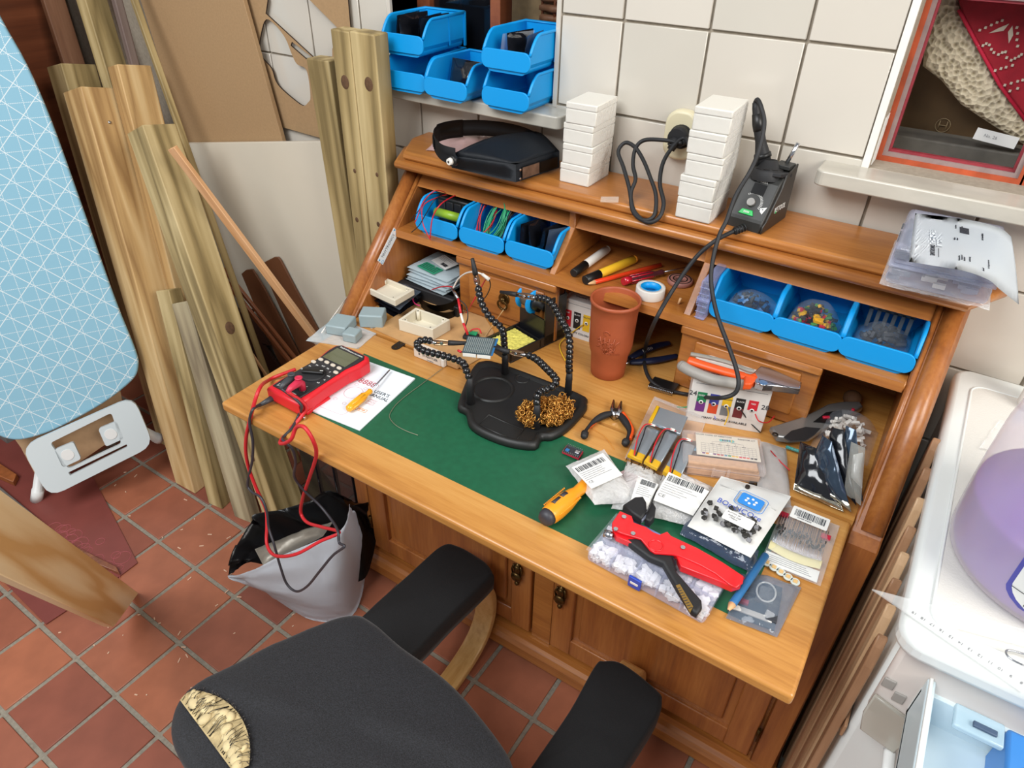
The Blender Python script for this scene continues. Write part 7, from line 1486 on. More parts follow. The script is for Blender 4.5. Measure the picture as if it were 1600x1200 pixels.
sheetboard('dark_board', 'dark brown notched board low behind the knotty post', 'board', [(p[0], 0, p[2]) for p in [(-1.4393,-0.085,0.4119),(-1.3374,-0.085,0.3774),(-1.258,-0.085,0.4174),(-1.286,-0.085,0.3847),(-1.2292,-0.085,0.2876),(-1.2669,-0.085,0.284),(-1.1196,-0.085,0.1241),(-1.1427,-0.085,-0.114),(-1.5428,-0.085,-0.3098)]], -.085, .01, mat('dark brown board', '3a231a', .5, var=.2, scale=6))
def lathbar(name, label, p0, p1, w, t, m, wd=(1, .15, 0)):
    p0, p1 = Vector(p0), Vector(p1); a = (p1-p0).normalized(); wv = Vector(wd); wv = (wv-a*wv.dot(a)).normalized()*w; n_ = a.cross(wv).normalized()*t
    return timber(name, label, 'lath', p1, p0, wv, n_, m, bev=.0015)
lathbar('beech_lath', 'straight light beech lath leaning from the knotty post to the desk', (-1.1423,-0.29,0.996), (-.745, .0-.03, .02), .026, .012, M_lath, (1, .2, 0))
lathbar('wood_moulding', 'red brown moulding strip leaning low behind the beech lath, upper one', (-1.2391,-0.17,0.5991), (-1.0482,-0.1,0.2651), .012, .010, M_redtrim)
lathbar('wood_moulding', 'red brown moulding strip leaning low behind the beech lath, lower one', (-1.2419,-0.18,0.5796), (-1.0626,-0.12,0.2711), .014, .010, M_redtrim)
lathbar('thin_lath', 'thin pale lath edge beside the knotty post at the desk corner', (-1.1066,-0.25,0.4337), (-1.0201,-0.25,0.3171), .008, .006, M_lath)
# black case beside the desk
cs2 = thing('black_case', 'black box in the shadow under the left end of the flap', 'case', (-.70, -.24, 0))
b = MB(); b.span((-.80, -.37, .0), (-.585, -.155, .47), .012); obj('case_body', b, mat('matt black casing', '0c0c0e', .45), cs2, w=True)
for k in range(3):
    b = MB(); b.span((-.79+.07*k, -.3735, .05), (-.735+.07*k, -.3695, .42), .002); obj('case_panel', b, M_blackbag, cs2, w=True)
# ================================================================ IRONING BOARD
nI, rI, uI, pI = Vector((.808, -.505, .303)), Vector((.53, .848, 0)), Vector((-.257, .161, .953)), Vector((-1.4, -.65, .2))
MI = Matrix((rI, uI, nI)).transposed().to_4x4(); MI.translation = pI
ib = thing('ironing_board', 'folded ironing board with light blue geometric cover leaning at the left edge', 'ironing board'); ib.matrix_basis = MI
m_, nt_, bs_ = _base('light blue cover with white lattice')
co_ = coords(nt_); sx_ = _n(nt_, 'ShaderNodeSeparateXYZ'); nt_.links.new(co_, sx_.inputs[0])
def mth(op, a, b_=None):
    n_ = _n(nt_, 'ShaderNodeMath', operation=op)
    for i, v in enumerate((a, b_)):
        if v is None: continue
        if isinstance(v, (int, float)): n_.inputs[i].default_value = v
        else: nt_.links.new(v, n_.inputs[i])
    return n_.outputs[0]
U_, V_ = mth('ADD', sx_.outputs[0], 5.007), mth('ADD', sx_.outputs[1], 5.022)
def linemask(e, period, half):   # 1 on lines where e is a multiple of period
    f = mth('PINGPONG', e, period/2); return mth('LESS_THAN', f, half)
L1 = linemask(mth('ADD', U_, V_), .0745, .0014); L2 = linemask(mth('ADD', mth('SUBTRACT', U_, V_), 10.0), .0745, .0014)
D1 = mth('MULTIPLY', linemask(U_, .03725, .0008), linemask(V_, .004, .0013)); D2 = mth('MULTIPLY', linemask(V_, .03725, .0008), linemask(U_, .004, .0013))
allm = mth('MAXIMUM', mth('MAXIMUM', L1, L2), mth('MAXIMUM', D1, D2))
mxc = _n(nt_, 'ShaderNodeMix', data_type='RGBA'); nt_.links.new(allm, mxc.inputs['Factor']); mxc.inputs['A'].default_value = rgb(*hexc('86b4c8')); mxc.inputs['B'].default_value = rgb(*hexc('d3dde0')); nt_.links.new(mxc.outputs['Result'], bs_.inputs['Base Color']); bs_.inputs['Roughness'].default_value = .8
M_cover = m_
ol = [(-.12, 1.40), (-.02, 1.43), (.06, 1.40), (.115, 1.28), (.143, 1.097), (.166, .988), (.180, .852), (.188, .625), (.196, .377), (.206, .23), (.200, .18), (.172, .143), (.083, .096), (-.03, .058), (-.094, .046), (-.15, .05), (-.19, .085), (-.205, .15), (-.205, .6), (-.2, 1.0), (-.17, 1.3)]
b = MB(); pts = [(p.x, p.y, -.012) for p in spline([(x, y, 0) for x, y in ol], 4, True)]; b.prism(pts, (0, 0, .02), .006, 3); obj('covered_board', b, M_cover, ib)
M_wp = mat('white grey plastic', 'ccd6d8', .4); M_wpp = mat('white foot plastic', 'e2e3e0', .4)
def rpoly(c4, r, n=4):
    out = []; k = len(c4)
    for i in range(k):
        p, a, c = Vector((*c4[i], 0)), Vector((*c4[i-1], 0)), Vector((*c4[(i+1) % k], 0)); d1, d2 = (a-p).normalized()*r, (c-p).normalized()*r
        for q in range(n+1): t = q/n; out.append(tuple(((p+d1)*(1-t)**2+p*2*t*(1-t)+(p+d2)*t*t)[:2]))
    return out
fp = curve_plate('foot_plate', rpoly([(-.135, .035), (.168, .105), (.180, -.055), (-.115, -.132)], .042), [rpoly([(-.066, .026), (.102, .072), (.101, -.026), (-.046, -.062)], .010), rpoly([(-.050, -.072), (.114, -.031), (.113, -.040), (-.048, -.083)], .003)], 0, .012, M_wp, parent=ib, M=Matrix.Translation((0, 0, .028)))
for cx, cy in ((-.036, -.020), (.083, .010)):
    tb = curve_plate('foot_tab', rpoly([(cx-.026, cy+.024), (cx+.024, cy+.034), (cx+.028, cy-.022), (cx-.022, cy-.034)], .008), [], 0, .010, M_wp, parent=ib, M=Matrix.Translation((0, 0, .029)))
    b = MB(); b.lathe([(.0001, 0), (.0165, 0), (.016, .0018), (.0001, .0018)], 20, Matrix.Translation((cx, cy, .0049)), sm=False); obj('tab_disc', b, M_wpp, tb)
Mi_ = MI.inverted()
for p0, p1 in (((-1.5259,-0.7852,0.004), MI @ Vector((-.088, .02, -.02))), ((-1.34,-0.4677,0.1062), MI @ Vector((.150, -.01, -.012)))):
    p0 = Vector(p0); p1 = Vector(p1); b = MB(); q0, q1 = Mi_ @ p0, Mi_ @ p1; b.tube([q0, q0.lerp(q1, .18), q0.lerp(q1, .181), q1], [.0165, .0165, .0145, .0145], 14); lg = obj('leg', b, M_wpp, ib)
b = MB(); b.tube([Vector((-.09, -.07, .0)), Vector((-.07, -.085, .0))], .006, 8); obj('cross_wire', b, M_wpp, ib)
cbp = [MI @ Vector((x, y, -.075)) for x, y in ((-.20, .16), (-.165, .0), (-.155, -.10), (-.14, -.135), (-.09, -.11), (.07, -.04), (.12, .06), (.15, .3), (-.2, .3))]
b = MB(); b.prism(cbp, nI*-.006, .0008, 1); obj('cardboard_sheet', b, mat('pale corrugated cardboard', 'c4a27c', .85, var=.05), None, 'pale cardboard panel standing behind the ironing board foot', 'cardboard', w=True)
# ================================================================ ON THE FLOOR AT LEFT
b = MB(); b.prism([(-1.9291,-0.7696,0.0018),(-1.8922,-0.5647,0.0018),(-1.5191,-0.6237,0.0018),(-1.0621,-0.762,0.0018),(-1.0603,-0.8252,0.0018),(-1.0734,-0.9471,0.0018),(-1.0773,-1.004,0.0018),(-1.3212,-0.9928,0.0018),(-1.5305,-0.9913,0.0018)], (0, 0, .0022)); ln = obj('vinyl_offcut', b, mat('dark red vinyl', '7e4039', .5, var=.1, scale=10), None, 'dark red vinyl offcut with ring pattern on the floor tiles', 'vinyl piece', w=True)
rn = random.Random(3)
for k in range(22):
    c = Vector((-1.3655,-0.7834,0.004)).lerp(Vector((-1.0816,-0.7771,0.004)), rn.random())+Vector((rn.uniform(-.05, .05), rn.uniform(-.06, .01), 0)); r_ = rn.uniform(.010, .026)
    b = MB(); b.tube([c+Vector((r_*cos(a), r_*sin(a)*rn.uniform(.9, 1), .0002)) for a in [q*pi/9 for q in range(18)]], .0006, 4, closed=True); obj('printed_ring', b, M_pink, ln, w=True)
b = MB(); q = [(-1.8941,-0.8234,0.004),(-1.6688,-0.8186,0.004),(-1.3172,-0.8296,0.004),(-1.0702,-0.8033,0.004),(-1.0718,-0.8171,0.004),(-1.281,-0.8501,0.004),(-1.578,-0.8639,0.004),(-1.7708,-0.88,0.004)]; b.prism(q[:3]+q[5:], (0, 0, .012), .002); st_p = obj('metal_strip', b, mat('dull zinc strip', '8e8d8a', .45, metal=.6, var=.2, scale=20), None, 'dull grey metal strip under the big pine plank', 'metal strip', w=True)
b = MB(); b.prism([(-1.3066,-0.8338,0.004),(-1.0847,-0.8052,0.004),(-1.0613,-0.8128,0.004),(-1.214,-0.8436,0.004)], (0, 0, .014), .002); obj('wood_strip', b, M_redtrim, None, 'thin reddish wood strip lying at the end of the metal strip', 'wood strip', w=True)
b = MB(); b.prism([(-1.8042,-0.7706,0.004),(-1.6604,-0.7659,0.004),(-1.6359,-0.79,0.004),(-1.7343,-0.8049,0.004)], (0, 0, .02), .002); obj('wood_block', b, mat('orange brown wood', '9a5a30', .5, var=.2), None, 'small orange brown wood block at the left edge of the floor', 'wood block', w=True)
b = MB(); b.span((-2.0, -.70, 0), (-1.86, -.56, .06), .004); obj('grey_block', b, mat('dusty grey block', '7b7873', .8, var=.15), None, 'dusty grey block behind the cardboard panel', 'block', w=True)
# big planed plank leaning across the lower left corner
e0, e1 = Vector((-.841, -.938, .1)), Vector((-.970, -.820, .003)); f0, f1 = Vector((-.505, -1.116, .71)), Vector((-.512, -1.063, .833))
f0, f1 = e0+(f0-e0)*1.2, e1+(f1-e1)*1.2
M_plank = wood('fresh yellow pine plank', 'd6a566', 'efcf9c', 'f5deb4', axis=2, fine=60, rough=.5, wave=9, rings=.7, knots=2.4, bump=.1)
zax = ((f0+f1)-(e0+e1)).normalized(); xax = (e1-e0); xax = (xax-zax*xax.dot(zax)).normalized(); yax = zax.cross(xax)
Mpl = Matrix((xax, yax, zax)).transposed().to_4x4(); Mpl.translation = (e0+e1)/2; Mpi = Mpl.inverted()
vw = Vector((.456, -1.266, 1.53))-Mpl.translation; dn = -1 if (Mpl.to_3x3() @ Vector((0, 1, 0))).dot(vw) > 0 else 1
b = MB(); b.prism([Mpi @ p for p in (e0, e1, f1, f0)], Vector((0, dn*.022, 0)), .0015)
for v in b.bm.verts:
    wz = (Mpl @ v.co).z
    if wz < .001: v.co += Mpi.to_3x3() @ Vector((0, 0, .001-wz))
pk = obj('pine_plank', b, M_plank, None, 'fresh yellow pine plank leaning across the lower left corner', 'timber'); pk.matrix_world = Mpl
# crumbs of sawdust
b = MB(); rn = random.Random(44)
for k in range(70):
    u = rn.random(); c = Vector((rn.uniform(-1.5, -.55), rn.uniform(-1.0, -.52), .001)); b.box(c, (rn.uniform(.002, .009) if k % 3 else .012, .0025, .0018), M=Matrix.Translation(c) @ Matrix.Rotation(rn.uniform(0, 3), 4, 'Z') @ Matrix.Translation(-c))
obj('wood_shavings', b, mat('pale shavings', 'd9b69a', .8), None, 'pale wood shavings scattered on the floor tiles', 'shavings', kind='stuff', w=True)
# white mailing bag with black inside
wbg = thing('mailing_bag', 'open white plastic mailing bag with black lining standing on the floor', 'bag', (-.57, -.60, 0))
M_wbag = mat('white polythene', 'e4e9f0', .38, bump=.35, scale=14, coat=.2); M_kin = mat('black polythene lining', '0d0d0f', .3, bump=.5, scale=18, coat=.3)
ft = spline([(-0.6916,-0.7169,0.16), (-0.6444,-0.7098,0.19), (-0.6034,-0.6915,0.22), (-0.5591,-0.6468,0.25), (-0.5049,-0.5738,0.27), (-0.4782,-0.536,0.28), (-0.4782,-0.5107,0.29), (-0.4909,-0.4877,0.295), (-0.4976,-0.4776,0.3), (-0.5035,-0.4714,0.3)], 4)
fb = spline([(-0.6885,-0.717,0.155), (-0.6697,-0.6899,0.12), (-0.6449,-0.6688,0.09), (-0.604,-0.6542,0.045), (-0.5268,-0.6284,0.003), (-0.4741,-0.5914,0.003), (-0.4575,-0.5485,0.003), (-0.4841,-0.48,0.04), (-0.5089,-0.4392,0.11), (-0.5126,-0.4482,0.22)], 4)
n_ = len(ft)-1; nB = Vector((.25, -.9, .2)).normalized()
b = MB().smooth(True)
b.grid(lambda u, v: ft[int(round(u*n_))].lerp(fb[int(round(u*n_))], v) + nB*(.035*sin(pi*v)*sin(pi*min(1, u*1.05)) + .014*nz((u*5, v*4, 0), 1, 3)*sin(pi*v) + .006*nz((u*14, v*11, 0), 1, 7)), n_, 16)
f_ = list(b.bm.faces); b.solid(f_, .0012); obj('front_sheet', b, M_wbag, wbg, w=True)
bt_pts = spline([(-0.6916,-0.7169,0.16), (-0.698,-0.6742,0.2), (-0.7022,-0.6227,0.25), (-0.6934,-0.6015,0.27), (-0.6355,-0.568,0.29), (-0.5962,-0.5203,0.3), (-0.5655,-0.4672,0.31), (-0.499,-0.4761,0.3)], 4)
b = MB().smooth(True)
b.grid(lambda u, v: bt_pts[min(len(bt_pts)-1, int(round(u*(len(bt_pts)-1))))].lerp(ft[int(round(u*n_))].lerp(fb[int(round(u*n_))], .75)+Vector((.0, .06, .0)), v) + Vector((0, .03*sin(pi*v)*sin(pi*u), 0)) + Vector((.01, .01, .0))*nz((u*7, v*6, 5), 1, 2), n_, 12)
f_ = list(b.bm.faces); b.solid(f_, .001); obj('lining', b, M_kin, wbg, label='black inner lining', w=True)
b = MB(); pillow(b, [(-0.6089,-0.6688,0.2), (-0.5439,-0.5347,0.22), (-0.5511,-0.4926,0.23), (-0.6682,-0.6449,0.2)], .02, 151, 16, 12, .006, 40); obj('padded_packet', b, mat('grey padded foil', '8b8478', .4, metal=.3, bump=.5, scale=60), None, 'grey padded foil packet inside the open mailing bag', 'packet', w=True)

# ================================================================ WASHING MACHINE CORNER
ZW = .868
M_wash = mat('white enamel', 'dfe3e0', .3, coat=.3); M_washp = mat('warm white plastic', 'd8cfc8', .45); M_worktop = mat('grained white worktop', 'd6d4cd', .5, bump=.25, scale=350)
wm = thing('washing_machine', 'white front loading washing machine with its detergent drawer pulled open', 'washing machine', (.88, -.33, 0))
b = MB(); b.span((.585, -.618, .015), (1.18, -.03, .836), .008); obj('cabinet', b, M_wash, wm, w=True)
b = MB(); out = [(p[0]+.8785, p[1]-.334) for p in rrect(.607, .634, .028, 5)]; b.prism([(x, y, .838) for x, y in out], (0, 0, .028), .009, 3); obj('top_frame', b, M_wash, wm, w=True)
b = MB(); out = [(p[0]+.8785, p[1]-.34) for p in rrect(.548, .54, .02, 5)]; b.prism([(x, y, .8655) for x, y in out], (0, 0, .0018)); obj('top_panel', b, M_worktop, wm, w=True)
b = MB(); out = [Vector((p[0]+.8785, p[1]-.34, .8665)) for p in rrect(.552, .544, .022, 5)]; b.tube(out, .0022, 6, closed=True); obj('panel_rim', b, M_wash, wm, w=True)
b = MB(); b.span((.588, -.634, .70), (1.176, -.617, .836), .006); cpn = obj('control_panel', b, M_washp, wm, w=True)
for x, z in ((.588, .768), (.604, .752)):
    b = MB(); b.span((x, -.6365, z-.008), (x+.013, -.6335, z+.008), .001); obj('panel_notch', b, mat('shaded notch', '9b9690', .6), cpn, w=True)
b = MB(); b.prism([(x, -.6345, z) for x, z in ((.587, .742), (.628, .728), (.640, .68), (.636, .655), (.592, .668), (.586, .70))], (0, -.006, 0), .002); obj('filter_flap', b, clear('smoky clear flap', 'c4bfb2', .55, .15, .3), wm, w=True)
b = MB(); b.tube(spline([(.632, -.636, .652), (.636, -.665, .645), (.645, -.668, .62), (.650, -.664, .58)], 5), .0075, 8, flat=.6); obj('door_handle', b, M_wpp, wm, w=True)
dr = MB(); x0, x1, y0, y1, z0, z1 = .624, .86, -.90, -.634, .735, .806
dr.span((x0, y0, z0), (x0+.009, y1, z1), .002); dr.span((x1-.008, y0, z0), (x1, y1, z1), .002); dr.span((x0, y0, z0), (x1, y1, z0+.006)); dr.span((x0, y1-.006, z0), (x1, y1, z1-.02)); dr.span((x0, y0-.02, z0-.02), (x1, y0, z1+.01), .004)
dw_ = obj('detergent_drawer', dr, mat('pale blue white plastic', 'cfdfe4', .35), wm, w=True)
b = MB(); b.span((x0+.0015, y0, z1-.004), (x0+.0055, y1, z1+.003), .001); obj('drawer_rail', b, M_wpp, dw_, w=True)
b = MB(); b.span((.672, -.668, z1-.003), (.695, -.661, z1+.0005), .001); obj('drawer_slot', b, mat('dark slot', '44566e', .5), dw_, w=True)
b = MB(); b.span((.655, -.675, z1-.012), (.703, -.645, z1-.004), .002); obj('siphon_bridge', b, clear('pale blue clear plastic', 'b9d3e0', .55, .1, .3), dw_, w=True)
b = MB(); b.span((.705, y0+.02, z0+.006), (.85, y1-.012, z1-.004), .004); bl = obj('softener_insert', b, mat('blue softener insert', '3d7fc4', .35), wm, label='blue softener insert', w=True)
b = MB(); pts = rrect(.034, .04, .012, 4, .735, -.705); b.tube([Vector((x, y, z1-.003)) for x, y in pts], .0012, 6, closed=True)
obj('insert_emblem', b, mat('raised blue mark', '5e97cf', .35), bl, w=True)
for k in range(3):
    b = MB(); b.tube([Vector((.727+.008*k, -.718, z1-.003)), Vector((.727+.008*k, -.692+.002*k, z1-.003))], .0013, 6); obj('insert_rib', b, mat('raised blue rib', '5e97cf', .35), bl, w=True)
# detergent bottle
bo = thing('detergent_bottle', 'large translucent bottle of purple liquid on the washing machine', 'bottle', (.722, -.452, ZW))
Sc = Matrix.Diagonal((1, .98, 1, 1))
prof = [(.0001, 0), (.104, 0), (.116, .006), (.121, .02), (.122, .06), (.122, .10), (.121, .14), (.118, .185), (.105, .23), (.070, .265), (.030, .285), (.022, .302), (.0001, .302)]
b = MB(); b.lathe([(r, z) for r, z in [(p.x, p.y) for p in spline([(r, z, 0) for r, z in prof[1:12]], 4)]], 48, Sc); obj('bottle_shell', b, clear('milky bottle plastic', 'eadfe4', .30, .22, .3), bo)
M_liq, nt_, bs_ = _base('purple liquid'); bs_.inputs['Base Color'].default_value = rgb(*hexc('7c4fbf')); bs_.inputs['Roughness'].default_value = .3; bs_.inputs['Transmission Weight'].default_value = .15; bs_.inputs['Subsurface Weight'].default_value = .3; bs_.inputs['Subsurface Scale'].default_value = .03
b = MB(); b.lathe([(.0001, .003), (.102, .003), (.114, .010), (.1185, .022), (.1195, .06), (.1195, .085), (.1195, .095), (.0001, .095)], 48, Sc); obj('liquid', b, M_liq, bo, label='purple liquid')
b = MB(); b.lathe([(.026, .29), (.026, .325), (.022, .33), (.0001, .33)], 30); obj('cap', b, M_wpp, bo)
b = MB(); b.lathe([(.0262, .288), (.0275, .290), (.0262, .292)], 30); obj('tear_ring', b, M_redp, bo, label='red tear ring')
def bsurf(a, z, d=.0008):
    r = .122
    for (r0, z0_), (r1, z1_) in zip(prof, prof[1:]):
        if z0_ <= z <= z1_ and z1_ > z0_: r = r0+(r1-r0)*(z-z0_)/(z1_-z0_)
    return Vector(((r+d)*cos(a), (r+d)*sin(a)*.98, z))
ac = radians(-92)
def lab(u, v, d): x = u*2-1; y = v*2-1; k = sqrt(max(0, 1-y*y)) if abs(y) > .0 else 1; return bsurf(ac+x*.48*(1-.0*abs(y))*min(1, (1-abs(y)**3.5)**.5+.02), .066+y*.044, d)
b = MB().smooth(True); f_ = b.grid(lambda u, v: lab(u, v, .0012), 24, 16); obj('label', b, M_label, bo)
b = MB().smooth(True); b.grid(lambda u, v: bsurf(ac+(u*2-1)*.52*min(1, (1-abs(v*2-1)**3.5)**.5+.06), .066+(v*2-1)*.0475, .0006), 24, 16); obj('label_border', b, mat('blue violet border', '4a4aa0', .5), bo)
def onlab(a, z): p = bsurf(a, z, .0018); q = bsurf(a+.02, z, .0018); t = bsurf(a, z+.004, .0018); return frame(p, q-p, (q-p).cross(t-p))
for k in range(6):
    text('label_line', 'lees het etiket goed a.u.b.', .0048, onlab(ac-.02, .096-.0055*k), mat_print, bo)
for k, s_ in enumerate(('05', '1', '2')):
    M_ = onlab(ac-.26+.2*k, .056); b = MB(); b.tube([M_ @ Vector((.007*cos(a), .007*sin(a), 0)) for a in (pi/2, pi/2+2.09, pi/2+4.19)], .0007, 4, closed=True); obj('recycling_mark', b, M_ink, bo); text('label_line', s_, .004, M_, M_ink, bo)
M_ = onlab(ac-.18, .038); rn = random.Random(3); b = MB(); x = -.018
while x < .018: d = rn.choice((.0008, .0014, .002)); b.box((x+d/2, 0, 0), (d, .012, .0004), M=M_); x += d+rn.choice((.0008, .0014))
obj('barcode', b, M_ink, bo, kind='stuff')
b = MB(); b.tube([lab(u/12, .28, .0018) for u in range(13)], .0005, 4); obj('label_rule', b, M_ink, bo)
b = MB(); b.tube([lab(u/12, .66, .0018) for u in range(13)], .0005, 4); obj('label_rule', b, M_ink, bo)
b = MB(); sb_ = thing('small_bottle', 'small white bottle with red ring behind the purple liquid bottle', 'bottle', (.692, -.085, ZW))
b.lathe([(.0001, 0), (.024, 0), (.026, .004), (.026, .05), (.020, .06), (.0001, .06)], 24); obj('bottle_body', b, M_wpp, sb_)
b = MB(); b.lathe([(.0185, .058), (.0205, .060), (.0185, .062)], 24); obj('red_ring', b, M_redp, sb_, label='red ring')
b = MB(); b.lathe([(.0185, .060), (.0185, .085), (.016, .088), (.0001, .088)], 24); obj('cap', b, M_wpp, sb_)
# set square
sq = thing('set_square', 'clear plastic set square overhanging the corner of the washing machine', 'set square', (0.6202,-0.6196,0.869))
a0, a1, a2 = Vector((0.5392,-0.6058,0.871)), Vector((0.6934,-0.6569,0.871)), Vector((0.6907,-0.5699,0.871)); a1 = a0+(a1-a0)*1.35; a2 = a0+(a2-a0)*1.35
cxx = (a0+a1+a2)/3; h_ = [p.lerp(cxx, .62) for p in (a0, a1, a2)]
M_sq = clear('clear ruler plastic', 'eef2f2', .10, .05, .5)
b = MB(); n_ = 3; P_ = [a0, a1, a2]; pts = P_+h_+[p+Vector((0, 0, .002)) for p in P_+h_]
F = [(i, (i+1) % 3, 3+(i+1) % 3, 3+i) for i in range(3)]; F += [tuple(6+q for q in f)[::-1] for f in F]; F += [(i, 6+i, 6+(i+1) % 3, (i+1) % 3) for i in range(3)] + [(3+i, 3+(i+1) % 3, 9+(i+1) % 3, 9+i) for i in range(3)]
b.poly(pts, F); bmesh.ops.recalc_face_normals(b.bm, faces=b.bm.faces); obj('ruler_body', b, M_sq, sq, w=True)
ed = (a1-a0).normalized(); L_ = (Vector((0.6945,-0.6542,0.868))-Vector((0.5839,-0.6162,0.868))).length
pS = Vector((0.5829,-0.6213,0.8732)); pE = Vector((0.6879,-0.6522,0.8732))
up_ = (a2-a0); up_ = (up_-ed*up_.dot(ed)).normalized()
for k in range(12):
    p = pS.lerp(pE, k/11)+up_*.003; text('ruler_digit', str(19-k), .0055, frame(p+up_*.004, -ed, (0, 0, 1)), mat_print, sq, w=True)
b = MB()
for k in range(120): p = pS+ed*((pE-pS).length/110*(k-6))-up_*.0022; b.box((0, 0, 0), (.00022, .0022 if k % 5 else .0036, .0002), M=frame(p, ed, (0, 0, 1)))
obj('scale_marks', b, mat_print, sq, kind='stuff', w=True)
b = MB(); pillow(b, [(0.6242,-0.2498,0.871),(0.6453,-0.1553,0.871),(0.6693,-0.1578,0.871),(0.6505,-0.2523,0.871)], .014, 161, 14, 14, .012, 60); obj('film_scrap', b, clear('clear film scrap', 'ffffff', .06, .08, .5, bump=.8), None, 'crumpled clear film scrap on top of the washing machine', 'film', w=True)
b = MB(); b.tube(spline([(0.6908,-0.6235,0.875), (0.6792,-0.6223,0.875), (0.6742,-0.6175,0.875), (0.6763,-0.6116,0.875), (0.6903,-0.6078,0.875), (0.7077,-0.6071,0.875)], 5), .0011, 6); obj('wire_loop', b, M_steel, None, 'bent steel wire loop lying on the clear set square', 'wire', w=True)
# folded slatted rack between desk and machine
rk = thing('slatted_rack', 'folded wooden slatted rack standing between desk and washing machine', 'rack', (.568, -.42, 0))
M_slat = wood('beige varnished slat', 'b08c68', 'c6a27c', 'd4b38e', axis=2, fine=70, rough=.45, wave=5, rings=.2); M_slatd = wood('brown slat', '8a6448', 'a27a5a', 'b48d6c', axis=2, fine=70, rough=.45, wave=5, rings=.2)
for y, zt, w_, m, xx in ((-.25, .862, .03, M_slatd, .566), (-.305, .845, .028, M_slatd, .566), (-.372, .84, .03, M_slat, .567), (-.425, .83, .022, M_slatd, .5655), (-.462, .814, .028, M_slat, .567), (-.512, .812, .022, M_slatd, .5655), (-.553, .806, .026, M_slat, .567), (-.60, .80, .024, M_slatd, .5665)):
    b = MB(); pts = [(y-w_/2, .01), (y+w_/2, .01), (y+w_/2, zt-.05), (y+w_*.3, zt-.015), (y+w_*.1, zt), (y-w_*.1, zt), (y-w_*.3, zt-.015), (y-w_/2, zt-.05)]
    b.prism([(xx, q, z) for q, z in pts], (.012, 0, 0), .002); obj('slat', b, m, rk, w=True)
for z in (.12, .62):
    b = MB(); b.span((.5795, -.62, z-.012), (.5835, -.24, z+.012), .001); obj('cross_bar', b, M_slatd, rk, w=True)
# ================================================================ BEHIND THE WINDOWS
bk = thing('wicker_basket', 'brown wicker basket behind the left window pane', 'basket', (-.40, .30, 1.2))
for k in range(9):
    z = .02+.02*k
    b = MB(); b.tube([(.075*cos(a), .055*sin(a)+.004*sin(a*9+k*pi), z) for a in [i*2*pi/36 for i in range(36)]], .008, 6, closed=True); obj('woven_ring', b, M_hardw, bk)
for k in range(12):
    a = 2*pi*k/12; b = MB(); b.tube([(.072*cos(a), .052*sin(a), .01), (.078*cos(a), .058*sin(a), .2)], .004, 6); obj('stake', b, M_redtrim, bk)
b = MB(); b.lathe([(.0001, 0), (.07, 0), (.07, .01), (.0001, .01)], 20); obj('basket_base', b, M_hardw, bk)
b = MB(); b.span((-.56, .24, 1.0), (-.43, .34, 1.36), .03, seg=4); obj('cloth_bundle', b, M_beige, None, 'beige cloth bundle standing beside the wicker basket', 'cloth', w=True)
cb = thing('glass_cabinet', 'dark wooden cabinet behind the left window pane', 'cabinet', (-.62, .40, 1.0))
b = MB(); b.span((-.75, .36, 1.0), (-.57, .5, 1.6), .004); obj('cabinet_body', b, M_brownwood, cb, w=True)
b = MB(); b.span((-.735, .352, 1.05), (-.585, .36, 1.55)); obj('cabinet_glass', b, M_dglass, cb, w=True)
# blanket, wooden box with embossed mark, grey ledge and paper behind the right window
M_fleece, nt_, bs_ = _base('cream fleece'); bs_.inputs['Base Color'].default_value = rgb(*hexc('cfc0a0')); bs_.inputs['Roughness'].default_value = .95
vo = _n(nt_, 'ShaderNodeTexVoronoi'); vo.inputs['Scale'].default_value = 130; nt_.links.new(coords(nt_), vo.inputs['Vector']); addbump(nt_, bs_, vo.outputs['Distance'], 1.0, .006); nt_.links.new(ramp(nt_, vo.outputs['Distance'], [(.1, hexc('9f9071')), (.6, hexc('dacdb0'))]), bs_.inputs['Base Color'])
bl = thing('folded_blanket', 'cream fleece blanket with red patterned side behind the right window', 'blanket', (.5, .17, 1.16))
fp_ = [Vector(p) for p in [(0.3355,0.14,1.4045),(0.3594,0.14,1.2908),(0.3943,0.14,1.2726),(0.4336,0.14,1.2412),(0.5003,0.14,1.2112),(0.5536,0.14,1.1898),(0.5369,0.14,1.2323),(0.474,0.14,1.2813),(0.4018,0.14,1.3567),(0.3662,0.14,1.4067)]]
b = MB(); b.prism(fp_, (0, .04, 0), .012, 3); fo = obj('fleece_side', b, M_fleece, bl, w=True)
rp = [Vector(p) for p in [(0.3683,0.135,1.4073),(0.391,0.135,1.3706),(0.4302,0.135,1.3284),(0.4763,0.135,1.2806),(0.5388,0.135,1.2278),(0.5684,0.135,1.2188),(0.4892,0.135,1.416)]]
b = MB(); b.prism(rp, (0, .03, 0), .004, 2); rd = obj('red_side', b, mat('red woven cloth', '9a1426', .85, var=.12, scale=60, bump=.3), bl, label='red patterned side', w=True)
M_knit = mat('cream knit dots', 'cdbfae', .9)
